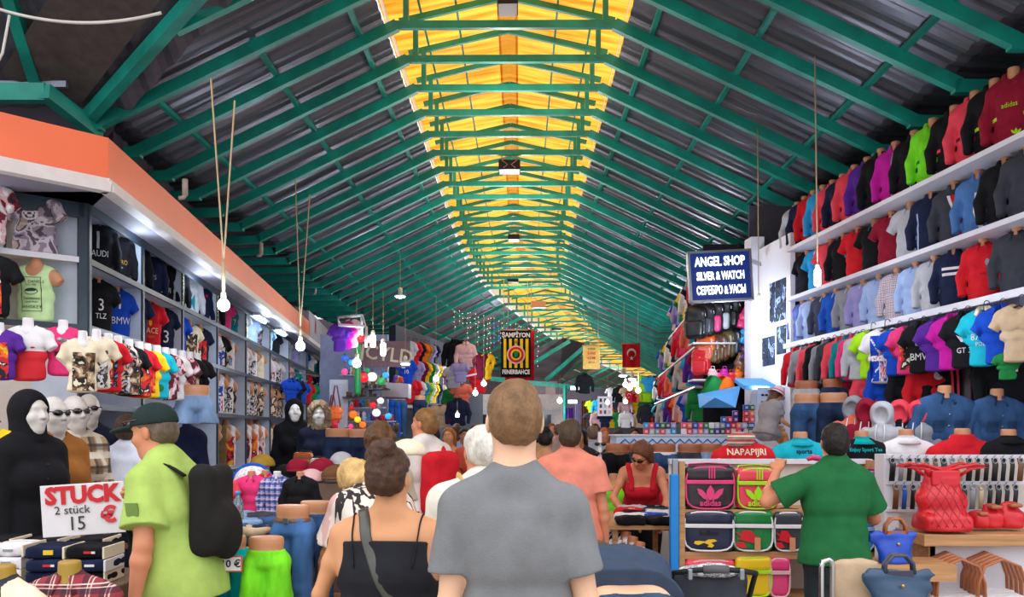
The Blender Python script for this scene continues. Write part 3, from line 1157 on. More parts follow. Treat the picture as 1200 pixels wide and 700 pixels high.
# ---------------------------------------------------------------- garments on shop dummies (front faces -y, hem at z = 0)
C = dict(black='#17171b', navy='#1c2440', darkgrey='#3b3d45', grey='#8d9098', lightgrey='#b5b6bc', white='#e4e0e2', cream='#e6d9bd', red='#cf1f2b', darkred='#8e1730', maroon='#6e1530',
         coral='#e8485a', pink='#e23b78', magenta='#c51f9c', purple='#5a2b93', lavender='#9a93c8', blue='#1f55b8', royal='#1747b5', skyblue='#2f9bd4', paleblue='#9fb4dc', teal='#17808a', green='#1f7d3e',
         lime='#a6e022', neon='#7be02a', yellow='#ecc21d', orange='#ee6a1e', beige='#c5ab8c', brown='#6d4a30', denim='#36557f', slate='#3f4457', periwinkle='#6777c0', turquoise='#1cb0c4', mint='#c7e6a8',
         plum='#54305a', khaki='#6b5c38', tan='#c78a62', darktan='#a9643f', gold='#a88632', palepink='#dcb0b2', darkdenim='#243350', wash='#7f9cc0', steelblue='#4a74ad', aqua='#00a5a8', salmon='#e8755e')
K = {k: srgb(v) for k, v in C.items()}
PRINT = [print_mat('print_rose', [K['white'], K['palepink'], K['maroon'], K['black']], 9), print_mat('print_city', [K['white'], K['lightgrey'], K['black'], K['beige'], K['white']], 11),
         print_mat('print_sunset', [K['yellow'], K['orange'], K['red'], K['black'], K['cream']], 8), print_mat('print_flag', [K['red'], K['white'], K['royal'], K['white']], 7),
         print_mat('print_sepia', [K['cream'], K['beige'], K['brown'], K['black'], K['cream']], 10), print_mat('print_comic', [K['white'], K['red'], K['black'], K['skyblue'], K['yellow']], 9),
         print_mat('print_marble', [srgb('#4a3d48'), srgb('#8f7f8c'), srgb('#c9b9c0'), srgb('#5d4f58'), srgb('#b79a8c')], 7), print_mat('print_rock', [K['black'], K['white'], K['darkgrey'], K['lightgrey']], 12)]
PLAID = plaid_mat('red_check', srgb('#93303a'), [(srgb('#3c1c2c'), .075, .30, .1, .75), (srgb('#e7d9cf'), .075, .07, .62, .75), (srgb('#e7d9cf'), .075, .05, .8, .7)])
PLAIDW = plaid_mat('tattersall_check', srgb('#d9d4da'), [(srgb('#b03a48'), .035, .16, .1, .7), (srgb('#2a3560'), .035, .18, .6, .7)])
PLAIDT = plaid_mat('tan_check', srgb('#b99b75'), [(srgb('#e6dcc8'), .15, .30, .0, .8), (srgb('#30262a'), .15, .13, .45, .8), (srgb('#5b4638'), .15, .22, .62, .6)])
PLAIDB = plaid_mat('blue_pink_check', srgb('#7f9bd0'), [(srgb('#1f2d78'), .07, .32, .1, .8), (srgb('#e2b8cc'), .07, .16, .6, .8)])
TOR = [seg((0, 0, .03), (0, 0, .24), (.140, .082), (.130, .080), .03), seg((0, 0, .22), (0, 0, .42), (.130, .080), (.148, .066), .04),
       elli((.06, -.045, .35), (.068, .045, .06), None, .04), elli((-.06, -.045, .35), (.068, .045, .06), None, .04)]
for _s in (-1, 1):
 TOR.append(cone((_s * .05, 0, .440), (_s * .160, 0, .415), .050, .043, .04))
 TOR.append(cone((0, .005, .500), (_s * .11, .003, .452), .036, .030, .04))
NECK = [cone((0, .004, .40), (0, -.004, .60), .052, .043, .03)]
def neck_form(vox=.010, arms=False, top=.575):
 pr = list(NECK) + [elli((0, 0, .44), (.10, .055, .05), None, .03)]
 if arms:
  for s in (-1, 1):
   pr.append(cone((s * .12, 0, .425), (s * .195, 0, .36), .045, .048, .03))
  pr += [p.fat(-.004) for p in TOR]
 f = Fld(pr, vox)
 f.cut((0, 0, 1), top)
 if arms:
  for s in (-1, 1):
   f.cut((s * .8, 0, -.7), .8 * .205 - .7 * .335)
 return f.mesh('form')
def garment(kind, vox=.010, depth=1., seed=1):
 inf = .008
 def sq(p):
  q = p.fat(inf)
  if depth != 1.:
   if q.t == 's':
    q.r, q.q = (q.r[0], q.r[1] * depth), (q.q[0], q.q[1] * depth)
   elif q.t == 'e':
    q.r = (q.r[0], q.r[1] * depth, q.r[2])
   else:
    q.r = (q.r[0] * (.5 + depth * .5), q.r[1] * (.5 + depth * .5))
  return q
 tor = [sq(p) for p in TOR]
 slv = []
 e = .9 if depth != 1 else 1.
 if kind in ('tee', 'polo', 'dress', 'jersey'):
  for s in (-1, 1):
   slv.append((cone((s * .155, 0, .412), (s * .232, -.012, .285), .050 * e, .054 * e, .03), (s * .225, -.01, .297), (s * .077, -.012, -.127)))
 if kind in ('shirt', 'jacket', 'hoodie', 'coat'):
  for s in (-1, 1):
   slv.append((cone((s * .155, 0, .412), (s * .215, .0, .235), .052 * e, .048 * e, .03), None, None))
   slv.append((cone((s * .215, .0, .235), (s * .200, -.055, .04), .048 * e, .036 * e, .02), (s * .200, -.053, .05), (s * -.015, -.055, -.195)))
 allp = tor + [q[0] for q in slv]
 if kind == 'dress':
  allp.append(seg((0, 0, .20), (0, 0, -.02), (.14, .085), (.185, .11), .04))
 f = Fld(allp, vox)
 f.d[:] = .5
 for q, c, d in slv:
  f.add(q)
  if c is not None:
   d = unit(d)
   x = unit(np.cross(d, [.2, 1, .1]))
   f.sub(Pr('x', np.array(c) + d * .05, None, (.08, .08, .05), (.003,), np.stack([x, np.cross(d, x), d], 1)), .003)
 for p in tor + ([allp[-1]] if kind == 'dress' else []):
  f.add(p)
 f.ripple(.0024, 26, seed)
 f.cut((0, 0, -1), 0. if kind != 'dress' else .0)
 if kind == 'tank':
  for s in (-1, 1):
   f.sub(elli((s * .205, 0, .39), (.075, .12, .095)), .008)
  f.sub(elli((0, -.06, .52), (.078, .10, .125)), .008)
 elif kind in ('tee', 'dress', 'jersey'):
  f.sub(cone((0, -.02, .520), (0, -.02, .62), .068, .07), .006)
 else:
  f.sub(cone((0, -.012, .535), (0, -.02, .62), .058, .06), .006)
 if kind == 'hoodie':
  f2 = cone((0, .055, .50), (0, .075, .44), .058, .04, .03)
  f.add(elli((0, .040, .515), (.088, .055, .055), None, .03))
  for s in (-1, 1):
   f.add(cone((s * .075, .02, .53), (s * .035, -.062, .455), .026, .020, .02))
  f.sub(cone((0, -.01, .53), (0, .0, .62), .052, .058), .008)
  f.add(f2)
  f.add(elli((0, -.085, .10), (.095, .022, .06), None, .01))
 if kind in ('jacket', 'coat'):
  for i in range(14):
   a = math.radians(-60 + 300 * i / 13)
   x, y = math.cos(a), math.sin(a)
   f.add(cone((x * .062, y * .056 - .002, .475), (x * .057, y * .050 - .004, .53), .014, .011, .012))
 return f.mesh(kind)
def ring_collar(r=.066, z=.487, h=.032, open_=50, drop=.05, name='collar'):
 b = MB()
 n = 20
 rg = [[], [], []]
 for i in range(n):
  a = math.radians(-90 + open_ / 2 + (360 - open_) * i / (n - 1))
  x, y = math.cos(a), math.sin(a)
  fr = max(0., -y)
  zz = z - .022 * fr
  rg[0].append((x * r * .95, y * r * .86, zz - .015))
  rg[1].append((x * r * .84, y * r * .76, zz + h))
  rg[2].append((x * (r + .026), y * (r + .024) * .9, zz - .006 - drop * fr * .55))
 b.rings(rg, 0, (False, False), True, False)
 me = b.mesh(name, False)
 bm = bmesh.new()
 bm.from_mesh(me)
 bmesh.ops.solidify(bm, geom=bm.faces[:], thickness=.005)
 bm.to_mesh(me)
 bm.free()
 return me
class Kind:
 """the shared meshes of one sort of dressed dummy"""
 def __init__(s, kind, form=True, arms=False, vox=.010, depth=1., hung=False, seed=1):
  s.kind = kind
  s.garment = garment(kind, vox, depth, seed)
  s.bvh = bvh_of(s.garment)
  s.form = neck_form(vox, arms) if form else None
  s.collar = ring_collar() if kind in ('polo', 'shirt') else None
  s.hung = hung
  s.hanger = None
  if hung:
   b = MB()
   pts = [V((-.15, 0, .418)), V((-.07, 0, .462)), V((0, 0, .485)), V((.07, 0, .462)), V((.15, 0, .418))]
   b.tube(pts, .009, 6)
   hk = [V((0, 0, .48)), V((0, 0, .55))] + [V((.025 - .025 * math.cos(t), 0, .55 + .025 * math.sin(t))) for t in (.6, 1.2, 1.9, 2.6, 3.1)]
   b.tube(hk, .004, 6)
   s.hanger = b.mesh('hanger')
  s.cache = {}
 def mark(s, spec):
  """spec: ('text', string, size, x, z[, xs]) | ('patch', x0, x1, z0, z1) | ('poly', pts...)"""
  if spec not in s.cache:
   if spec[0] == 'text':
    s.cache[spec] = text_on(s.bvh, spec[1], spec[2], spec[3], spec[4], 'lettering', .0, spec[5] if len(spec) > 5 else 1.)
   elif spec[0] == 'patch':
    s.cache[spec] = patch_on(s.bvh, *spec[1:5], n=8, name='printed_panel')
   elif spec[0] == 'poly':
    s.cache[spec] = poly_on(s.bvh, spec[1])
  return s.cache[spec]
def poly_on(bvh, pts, name='emblem', off=.005):
 """project a polygon on a garment: fan from its centre with subdivided edges"""
 pp = []
 for (x0, z0), (x1, z1) in zip(pts, pts[1:] + pts[:1]):
  for t in (0, .5):
   pp.append((x0 + (x1 - x0) * t, z0 + (z1 - z0) * t))
 bm = bmesh.new()
 vs = [bm.verts.new((x, 0, z)) for x, z in pp]
 bm.faces.new(vs)
 bmesh.ops.triangulate(bm, faces=bm.faces[:])
 for _ in range(4):
  e = [e for e in bm.edges if e.calc_length() > .034]
  if not e:
   break
  bmesh.ops.subdivide_edges(bm, edges=e, cuts=1)
  bmesh.ops.triangulate(bm, faces=bm.faces[:])
 bm.verts.index_update()
 v2 = [(v.co.x, v.co.z) for v in bm.verts]
 f2 = [[v.index for v in f.verts] for f in bm.faces]
 bm.free()
 return project(v2, f2, bvh, name, off)
def ellipse(cx, cz, rx, rz, n=14, a0=0.):
 return tuple((cx + rx * math.cos(2 * PI * i / n + a0), cz + rz * math.sin(2 * PI * i / n + a0)) for i in range(n))
def rect(x0, x1, z0, z1):
 return ((x0, z0), (x1, z0), (x1, z1), (x0, z1))
KIND = {}
def kind(name, **kw):
 if name not in KIND:
  KIND[name] = Kind(**kw)
 return KIND[name]
kind('polo', kind='polo')
kind('tee', kind='tee')
kind('jacket', kind='jacket')
kind('hoodie', kind='hoodie')
kind('shirt', kind='shirt')
kind('tank', kind='tank', arms=True)
kind('dress', kind='dress')
kind('hung_tee', kind='tee', form=False, depth=.42, hung=True, seed=3)
kind('hung_polo', kind='polo', form=False, depth=.42, hung=True, seed=4)
kind('hung_jacket', kind='jacket', form=False, depth=.45, hung=True, seed=5)
kind('hung_jersey', kind='jersey', form=False, depth=.40, hung=True, seed=6)
PART = dict(polo='polo_shirt', tee='t_shirt', jacket='jacket', hoodie='hoodie', shirt='shirt', tank='tank_top', dress='dress', jersey='jersey')
def dressed(kd, loc, rz, label, color, group, form='tan', col2=None, marks=(), mat_=None, scale=1., cat=None, name=None, sx=1.):
 k = KIND[kd]
 r = empty(name or ('hanging_' + PART[k.kind] if k.hung else 'dressed_dummy'), loc, rz, label, cat or ('clothes' if k.hung else 'shop dummy'), group, scale)
 if sx != 1.:
  r.scale = (scale * sx, scale, scale)
 if k.form:
  obj('form', k.form, PLS, r, K[form])
 if k.hanger:
  obj('hanger', k.hanger, PLS, r, K['white'] if form == 'white' else K['black'])
 g = obj(PART[k.kind], k.garment, None, r, K.get(color, K['grey']) if isinstance(color, str) else color)
 if len(k.garment.materials) == 0:
  k.garment.materials.append(FAB)
 if mat_ is not None:
  g.material_slots[0].link = 'OBJECT'
  g.material_slots[0].material = mat_
 if k.collar:
  c = obj('collar', k.collar, None, g, K[col2] if col2 else g.color[:3])
  if len(k.collar.materials) == 0:
   k.collar.materials.append(FAB)
  if mat_ is not None and not col2:
   c.material_slots[0].link = 'OBJECT'
   c.material_slots[0].material = mat_
 for spec, mc in marks:
  me = k.mark(spec)
  m = obj(me.name.split('.')[0], me, None, g)
  if len(me.materials) == 0:
   me.materials.append(FAB)
  if isinstance(mc, bpy.types.Material):
   m.material_slots[0].link = 'OBJECT'
   m.material_slots[0].material = mc
  else:
   m.color = (*(K[mc] if isinstance(mc, str) else mc), 1)
 return r
ZIP = (('poly', rect(-.004, .004, .01, .46)), 'lightgrey')
PLACKET = (('poly', rect(-.014, .014, .30, .455)), 'white')
def jeans_mesh(length=.80, vox=.011, seed=2, kind='jeans'):
 pr = [seg((0, 0, .86), (0, 0, .98), (.148, .105), (.128, .088), .03), elli((-.07, .045, .86), (.085, .085, .09), None, .04), elli((.07, .045, .86), (.085, .085, .09), None, .04)]
 f = Fld(pr + [cone((-.085, 0, .8), (-.09, 0, .9 - length), .09, .06), cone((.085, 0, .8), (.09, 0, .9 - length), .09, .06)], vox)
 f.d[:] = .5
 for s in (-1, 1):
  kz = max(.45, .9 - length + .05)
  if kind == 'shorts':
   f.add(cone((s * .078, 0, .84), (s * .105, -.01, .9 - length), .090, .102, .03))
  else:
   f.add(cone((s * .078, 0, .84), (s * .085, -.015, kz), .090, .068, .03))
   f.add(cone((s * .085, -.015, kz), (s * .088, .0, .9 - length), .068, .058, .02))
 f.cut((0, 0, -1), -(.9 - length))
 for p in pr:
  f.add(p)
 f.ripple(.0030, 24, seed)
 f.cut((0, 0, 1), .955)
 f.cut((0, 0, -1), -(.9 - length))
 return f
def hip_form(vox=.011):
 f = Fld([seg((0, 0, .86), (0, 0, 1.01), (.140, .098), (.116, .076), .03), seg((0, 0, 1.00), (0, 0, 1.07), (.116, .076), (.126, .08), .03), elli((-.07, .04, .86), (.075, .075, .08), None, .04), elli((.07, .04, .86), (.075, .075, .08), None, .04)], vox)
 f.cut((0, 0, 1), 1.05)
 f.cut((0, 0, -1), -.80)
 return f.mesh('form')
JF = {'jeans': jeans_mesh(.82, kind='jeans'), 'crop': jeans_mesh(.60, seed=5), 'shorts': jeans_mesh(.42, seed=7, kind='shorts'), 'hot': jeans_mesh(.20, seed=8, kind='shorts'), 'seat': jeans_mesh(.40, seed=9)}
JM = {k: f.mesh('jeans' if 'shorts' not in k and k != 'hot' else 'shorts') for k, f in JF.items()}
JB = {k: (bvh_of(m)) for k, m in JM.items()}
HIP = hip_form()
_belt = MB()
_belt.rings([[(rx * math.cos(2 * PI * i / 28), ry * math.sin(2 * PI * i / 28) + .004, z) for i in range(28)] for rx, ry, z in ((.144, .100, .925), (.146, .102, .930), (.139, .096, .958), (.135, .092, .958))], 0, (False, False))
BELT = _belt.mesh('belt')
_bk = MB().box((0, -.104, .943), (.045, .008, .042), None, 0, .003)
BUCKLE = _bk.mesh('buckle')
def back_pocket(bvh, s):
 pts = ((s * .035, .88), (s * .115, .885), (s * .110, .80), (s * .072, .775), (s * .038, .795))
 pp = pts if s > 0 else pts[::-1]
 bm = bmesh.new()
 vs = [bm.verts.new((x, 0, z)) for x, z in pp]
 bm.faces.new(vs)
 bmesh.ops.triangulate(bm, faces=bm.faces[:])
 bmesh.ops.subdivide_edges(bm, edges=bm.edges[:], cuts=3, use_grid_fill=True)
 bm.verts.index_update()
 v2 = [(v.co.x, v.co.z) for v in bm.verts]
 f2 = [[v.index for v in f.verts] for f in bm.faces]
 bm.free()
 out = []
 for x, z in v2:
  h = bvh.ray_cast(V((x, .5, z)), V((0, -1, 0)))
  out.append((x, (h[0].y if h[0] is not None else .1) + .004, z))
 me = bpy.data.meshes.new('back_pocket')
 me.from_pydata(out, [], f2)
 me.update()
 return me
POCK = [back_pocket(JB['jeans'], s) for s in (-1, 1)]
def legs_form(kd, loc, rz, label, color, group, form='tan', belt=None, scale=1., z0=None, pockets=True, material=None, cat='shop dummy', name='trouser_dummy'):
 """loc is the point under the waist; z0 the height of the cut end"""
 r = empty(name, loc, rz, label, cat, group, scale)
 o1 = obj('form', HIP, PLS, r, K[form])
 j = obj(JM[kd].name.split('.')[0], JM[kd], None, r, K[color] if isinstance(color, str) else color)
 if len(JM[kd].materials) == 0:
  JM[kd].materials.append(DEN)
 if material is not None:
  j.material_slots[0].link = 'OBJECT'
  j.material_slots[0].material = material
 ps = []
 if pockets:
  for m in POCK:
   c = j.color[:3]
   p = obj('back_pocket', m, None, j, tuple(k * .8 for k in c))
   if len(m.materials) == 0:
    m.materials.append(DEN)
   ps.append(p)
 if belt:
  b = obj('belt', BELT, None, r, K[belt])
  if len(BELT.materials) == 0:
   BELT.materials.append(VIN)
  c = obj('buckle', BUCKLE, None, b)
  if len(BUCKLE.materials) == 0:
   BUCKLE.materials.append(STEEL)
 base = {'jeans': .08, 'crop': .30, 'shorts': .48, 'hot': .70, 'seat': .50}[kd]
 for o in [o1, j] + ([b] if belt else []):
  o.location.z = -base
 return r
def seq_label(names, i, kindword, place, ends=('the camera end', 'the far end')):
 """a label that finds one thing in a row by its colour and by its neighbours, at most sixteen words"""
 for a, b in FIX:
  names = [t.replace(a, b) for t in names]
 n = names[i]
 kw = kindword(i) if callable(kindword) else kindword
 if i in (0, len(names) - 1):
  return '%s %s %s, at %s' % (n, kw, place, ends[0 if i == 0 else 1])
 p, q = names[i - 1], names[i + 1]
 def sh(t, k):
  w = t.split()[:k]
  return ' '.join(w[:-1] if w[-1] in ('and', 'number') else w)
 for k in (9, 2, 1):
  for t in ('%s %s %s, between the %s and %s ones', '%s %s %s, between %s and %s'):
   lab = t % (n, kw, place, sh(p, k), sh(q, k))
   if len(lab.split()) <= 16:
    return lab
 return lab
# ---------------------------------------------------------------- left row of shops
def LX(y, off=0.):
 return -2.48 - .1 * y - off
def LY(px, off=0.):
 """station on the left wall plane (set back by off) seen at photo column px"""
 return (2480 + 1000 * off) / (500 - px)
LN = V((1, .1, 0)).normalized()
LT = V((-.1, 1, 0)).normalized()
ORG = mat('orange_laminate', srgb('#ee7148'), rough=.38, noise=.05, nscale=2)
MOLD = mat('cream_moulding', srgb('#d9d0cc'), rough=.45, noise=.05)
CABI = mat('cabinet_interior', srgb('#c3ccda'), rough=.6, noise=.05)
CREAMP = mat('cream_panel', srgb('#d9cfc4'), rough=.6, noise=.05)
SOFF = mat('soffit_grey', srgb('#8b8795'), rough=.6)
def slab(b, y0, y1, off0, off1, z0, z1, mi=0):
 """box lying along the left wall direction"""
 ps = []
 for y in (y0, y1):
  for off in (off0, off1):
   for z in (z0, z1):
    ps.append((LX(y, off), y, z))
 return b.add(ps, [(0, 1, 3, 2), (4, 6, 7, 5), (0, 4, 5, 1), (2, 3, 7, 6), (0, 2, 6, 4), (1, 5, 7, 3)], mi)
YA, YB = 6.65, 18.2
A0 = V((LX(YA), YA, 0))
AF = V((-4.28, 5.44, 0))                       # fascia continues round the corner to the left
b = MB()
slab(b, YA, YB, 0, .10, 3.56, 3.92)
n = (AF - A0).normalized()
m = V((n.y, -n.x, 0))
if m.y < 0:
 m = -m
fascia = b
fasc = obj('fascia_board', fascia.mesh('fascia_board'), ORG)
tag(fasc, 'long orange fascia board over the left clothing shelves', 'fascia')
b2 = MB()
b2.add([A0 + V((0, 0, 3.56)), AF + V((0, 0, 3.56)), AF + V((0, 0, 3.92)), A0 + V((0, 0, 3.92)), A0 + m * .1 + V((0, 0, 3.56)), AF + m * .1 + V((0, 0, 3.56)), AF + m * .1 + V((0, 0, 3.92)), A0 + m * .1 + V((0, 0, 3.92))],
       [(0, 1, 2, 3), (7, 6, 5, 4), (0, 4, 5, 1), (3, 2, 6, 7)])
tag(b2.build('fascia_board', ORG), 'orange fascia board turning the corner at far left', 'fascia')
for nm, y0, y1 in (('moulding', YA, 21.),):
 b = MB()
 slab(b, y0 - .02, y1, -.05, .06, 3.49, 3.54)
 slab(b, y0 - .02, y1, -.03, .06, 3.54, 3.575)
 slab(b, y0 - .02, y1, -.015, .06, 3.575, 3.60)
 tag(b.build(nm, MOLD), 'cream moulding under the long orange fascia', 'moulding')
b = MB()
for (o0, z0, z1) in ((.05, 3.49, 3.54), (.03, 3.54, 3.575), (.015, 3.575, 3.60)):
 p0, p1 = A0 - m * o0, AF - m * o0
 q0, q1 = A0 + m * .05, AF + m * .05
 b.add([p0 + V((0, 0, z0)), p1 + V((0, 0, z0)), p1 + V((0, 0, z1)), p0 + V((0, 0, z1)), q0 + V((0, 0, z0)), q1 + V((0, 0, z0)), q1 + V((0, 0, z1)), q0 + V((0, 0, z1))],
          [(0, 1, 2, 3), (7, 6, 5, 4), (0, 4, 5, 1), (3, 2, 6, 7)])
tag(b.build('moulding', MOLD), 'cream moulding under the orange fascia at far left', 'moulding')
b = MB()
slab(b, YA, 21., .06, .82, 3.50, 3.53)
q = [A0 + V((0, 0, 3.5)), AF + V((0, 0, 3.5)), AF + m * 1.2 + V((0, 0, 3.5)), V((LX(7.9, .85), 7.9, 3.5))]
b.add(q, [(0, 1, 2, 3)])
struct(b.build('ceiling', SOFF), 'grey soffit under the left fascia', 'soffit')
b = MB()
slab(b, 9.2, 26, .9, .95, 3.4, 5.0)
struct(b.build('trim_5', DKW), 'dark attic boarding above the left fascia')
b = MB()
b.boxab((-9, 8.6, 3.4), (-4.3, 8.7, 4.9))
struct(b.build('trim_6', DKW), 'dark boarding above the left corner')
for px, py, w in ((211, 222, 'nearest the camera'), (302, 293, 'in the middle'), (367, 340, 'at the orange fascia end')):
 y = LY(px)
 b = MB()
 z = EYE + (HY - py) / 1000 * y
 c = V((LX(y) + .05, y, z))
 b.tube([c + V((0, 0, -.06)), c + V((0, 0, .10))], .028, 10)
 b.tube([c + V((0, 0, -.06)), c + V((-.02, 0, -.085)), c + V((-.06, 0, -.09))], .022, 8)
 r = obj('drain_pipe', b.mesh('drain_pipe'), mat('grey_pvc', srgb('#b4a49c'), rough=.5))
 tag(r, 'short grey drain pipe stub on the orange fascia, ' + w, 'pipe')
# --- the shelf cabinets
SHZ = (3.05, 2.50, 1.855, 1.07, .42)
CB = [103, 166, 213, 254, 287.5, 316, 338.5, 359, 376]
CY = [LY(p, .3) for p in CB]
LED = print_mat('led_strip', [srgb('#d8c24a'), srgb('#2a6a5a'), srgb('#e8e0b0'), srgb('#20303c')], 30)
cabname = ['first wall cabinet of the left shop, holding black lettered jackets', 'second cabinet of the left wall, below the first drain pipe', 'third left wall cabinet, with a white and green jacket on top',
           'fourth left wall cabinet, behind the round hanging bulb', 'fifth left wall cabinet, with pale blue and brown tops', 'sixth left wall cabinet, under the blue soffit lights',
           'seventh left wall cabinet, near the second hanging bulb', 'last left wall cabinet before the white panel']
for i in range(8):
 y0, y1 = CY[i], CY[i + 1]
 r = empty('display_cabinet', (LX((y0 + y1) / 2, .55), (y0 + y1) / 2, 0), 0, cabname[i], 'cabinet', None)
 o = -r.location
 def part(nm, b, mm):
  me = b.mesh(nm)
  me.transform(M.Translation(o))
  return obj(nm, me, mm, r)
 b = MB()
 slab(b, y0, y1, .80, .83, 0, 3.5)
 part('back_panel', b, CABI)
 b = MB()
 slab(b, y0, y0 + .035, .30, .80, 0, 3.5)
 slab(b, y0 - .005, y0 + .045, .285, .305, 0, 3.5, 1)
 part('side_panel', b, [CABI, DARK])
 b = MB()
 slab(b, y0, y1, .285, .30, 3.42, 3.5)
 part('top_rail', b, DARK)
 for z in SHZ:
  b = MB()
  slab(b, y0 + .035, y1, .31, .80, z - .03, z)
  slab(b, y0 + .035, y1, .285, .31, z - .045, z + .004, 1)
  part('shelf', b, [CABI, DARK])
 if i >= 2:
  b = MB()
  slab(b, y0 - .03, y0 - .005, .275, .285, 3.05, 3.42)
  part('light_strip', b, LED)
T = lambda *a: ('text',) + a
PW = ('patch', -.085, .085, .06, .33)
PB = ('patch', -.11, .11, .02, .37)
PS = ('patch', -.07, .07, .10, .26)
def row_left(px0, px1, z, items, place, kindword, off=.50, rz=.62, scale=.92, group=None, sx=.78):
 """items: (colour word, kind, colour, extra dict) spread evenly between two photo columns"""
 n = len(items)
 names = [q[0] for q in items]
 y0, y1 = LY(px0, off), LY(px1, off)
 for i, (nm, kd, col, ex) in enumerate(items):
  y = y0 + (y1 - y0) * (i + .5) / n
  dressed(kd, (LX(y, off), y, z + .001), rz + random.uniform(-.08, .08), seq_label(names, i, kindword, place), col, group, scale=scale * random.uniform(.97, 1.03), sx=sx, **ex)
BK = dict(form='gold')
row_left(105, 166, 3.05, [('black white-lettered', 'jacket', 'black', dict(marks=((T('AUDI', .085, -.01, .20), 'white'), (('poly', rect(-.05, -.02, .25, .42)), 'lightgrey')))),
                          ('black gold-crest', 'jacket', 'black', dict(marks=((T('FERRO', .07, 0, .215), 'gold'), (('poly', ((-.022, .33), (.022, .33), (.022, .285), (0, .26), (-.022, .285))), 'gold'), (T('Auto', .04, 0, .165), 'lightgrey')))),
                          ('black silver-lettered', 'jacket', 'black', dict(marks=((T('MCL', .085, .0, .17), 'white'), (('poly', rect(-.05, .0, .28, .31)), 'lightgrey'), (('poly', rect(.0, .05, .255, .28)), 'red'))))],
         'on the first left top shelf', 'jacket', group='racing jackets on the left top shelf', scale=.93)
row_left(168, 212, 3.05, [('navy lettered', 'jacket', 'navy', dict(marks=((T('DPS', .08, 0, .24), 'lightgrey'),))), ('black red-flashed', 'jacket', 'black', dict(marks=((T('DUI', .09, .02, .17), 'white'), (('poly', rect(-.03, .03, .31, .345)), 'red')))),
                          ('black blue-dotted', 'jacket', 'black', dict(marks=((T('PBN', .085, .02, .13), 'white'), (('poly', ellipse(.03, .26, .028, .028)), 'skyblue'))))],
         'on the second left top shelf', 'jacket', group='racing jackets on the left top shelf', scale=.93)
row_left(215, 253, 3.05, [('white and teal', 'jacket', 'lightgrey', dict(marks=((('poly', ((-.02, .20), (.06, .30), (.06, .08))), 'teal'),))), ('dark navy red-tabbed', 'jacket', 'navy', dict(marks=((('poly', rect(.06, .10, .36, .40)), 'red'),))),
                          ('black plain', 'jacket', 'black', {})], 'on the third left top shelf', 'jacket', group='tops on the upper left shelves', scale=.93)
row_left(256, 287, 3.05, [('pink-striped', 'tee', 'pink', {}), ('dark teal number 7', 'jersey' if False else 'tee', 'teal', dict(marks=((T('7', .14, 0, .25), 'yellow'),))), ('white lettered', 'tee', 'white', dict(marks=((PS, PRINT[7]),)))],
         'on the fourth left top shelf', 'top', group='tops on the upper left shelves', scale=.93)
row_left(289, 316, 3.05, [('periwinkle', 'tee', 'paleblue', {}), ('brown marbled', 'tee', 'beige', dict(mat_=PRINT[6])), ('wash blue', 'tee', 'wash', {})], 'on the fifth left top shelf', 'top', group='tops on the upper left shelves', scale=.93)
row_left(317, 339, 3.05, [('black', 'tee', 'black', {}), ('printed cream', 'tee', 'cream', dict(mat_=PRINT[1])), ('grey', 'tee', 'grey', {})], 'on the sixth left top shelf', 'top', group='tops on the upper left shelves', scale=.93)
row_left(340, 359, 3.05, [('lilac grey', 'tee', 'lavender', {}), ('navy', 'tee', 'navy', {}), ('mid blue', 'tee', 'blue', {})], 'on the seventh left top shelf', 'top', group='tops on the upper left shelves', scale=.93)
row_left(360, 376, 3.05, [('white', 'tee', 'white', {}), ('teal', 'tee', 'teal', {}), ('dark grey', 'tee', 'darkgrey', {})], 'on the last left top shelf', 'top', group='tops on the upper left shelves', scale=.93)
PL = (('poly', rect(-.012, .012, .31, .455)), 'white')
row_left(103, 212, 2.5, [('black number 3', 'polo', 'black', dict(marks=((T('3', .16, .01, .27), 'white'), (T('TLZ', .07, .01, .17), 'white')))),
                         ('royal blue white-lettered', 'polo', 'royal', dict(col2='royal', marks=((T('BMW', .10, .02, .19), 'white'), PL, (('poly', rect(-.10, -.06, .33, .37)), 'skyblue')))),
                         ('navy red-trimmed', 'polo', 'navy', dict(col2='red', marks=((('poly', rect(.02, .07, .29, .33)), 'pink'), (T('NAVY', .07, 0, .20), 'maroon')))),
                         ('red yellow-crested', 'polo', 'red', dict(marks=((('poly', ((-.02, .31), (.02, .31), (.02, .27), (0, .25), (-.02, .27))), 'yellow'), (T('RACE', .085, 0, .20), 'cream'), (T('Team', .05, 0, .14), 'gold')))),
                         ('navy number 3', 'polo', 'navy', dict(marks=((T('3', .20, .03, .18), 'white'), (('poly', ellipse(-.05, .32, .025, .025)), 'lightgrey')))),
                         ('royal blue white-placketed', 'polo', 'royal', dict(col2='royal', marks=((T('AC', .11, 0, .17), 'white'), PL)))],
         'on the second left shelf', 'polo', group='racing polos on the second left shelf', scale=.98, rz=.6)
row_left(215, 287, 2.5, [('beige printed', 'tee', 'cream', dict(marks=((PB, PRINT[4]),))), ('navy orange-printed', 'tee', 'navy', dict(marks=((PW, PRINT[2]),))), ('cream figure', 'tee', 'white', dict(marks=((PW, PRINT[4]),))),
                         ('black flag-print', 'tee', 'black', dict(marks=((PW, PRINT[3]),))), ('white arch-print', 'tank', 'white', dict(marks=((PS, PRINT[5]),))),
                         ('tan photo-print', 'tee', 'beige', dict(mat_=PRINT[4])), ('plain white', 'tee', 'white', dict(marks=((PS, PRINT[7]),)))],
         'below the round bulb', 'T-shirt', group='printed shirts on the second left shelf')
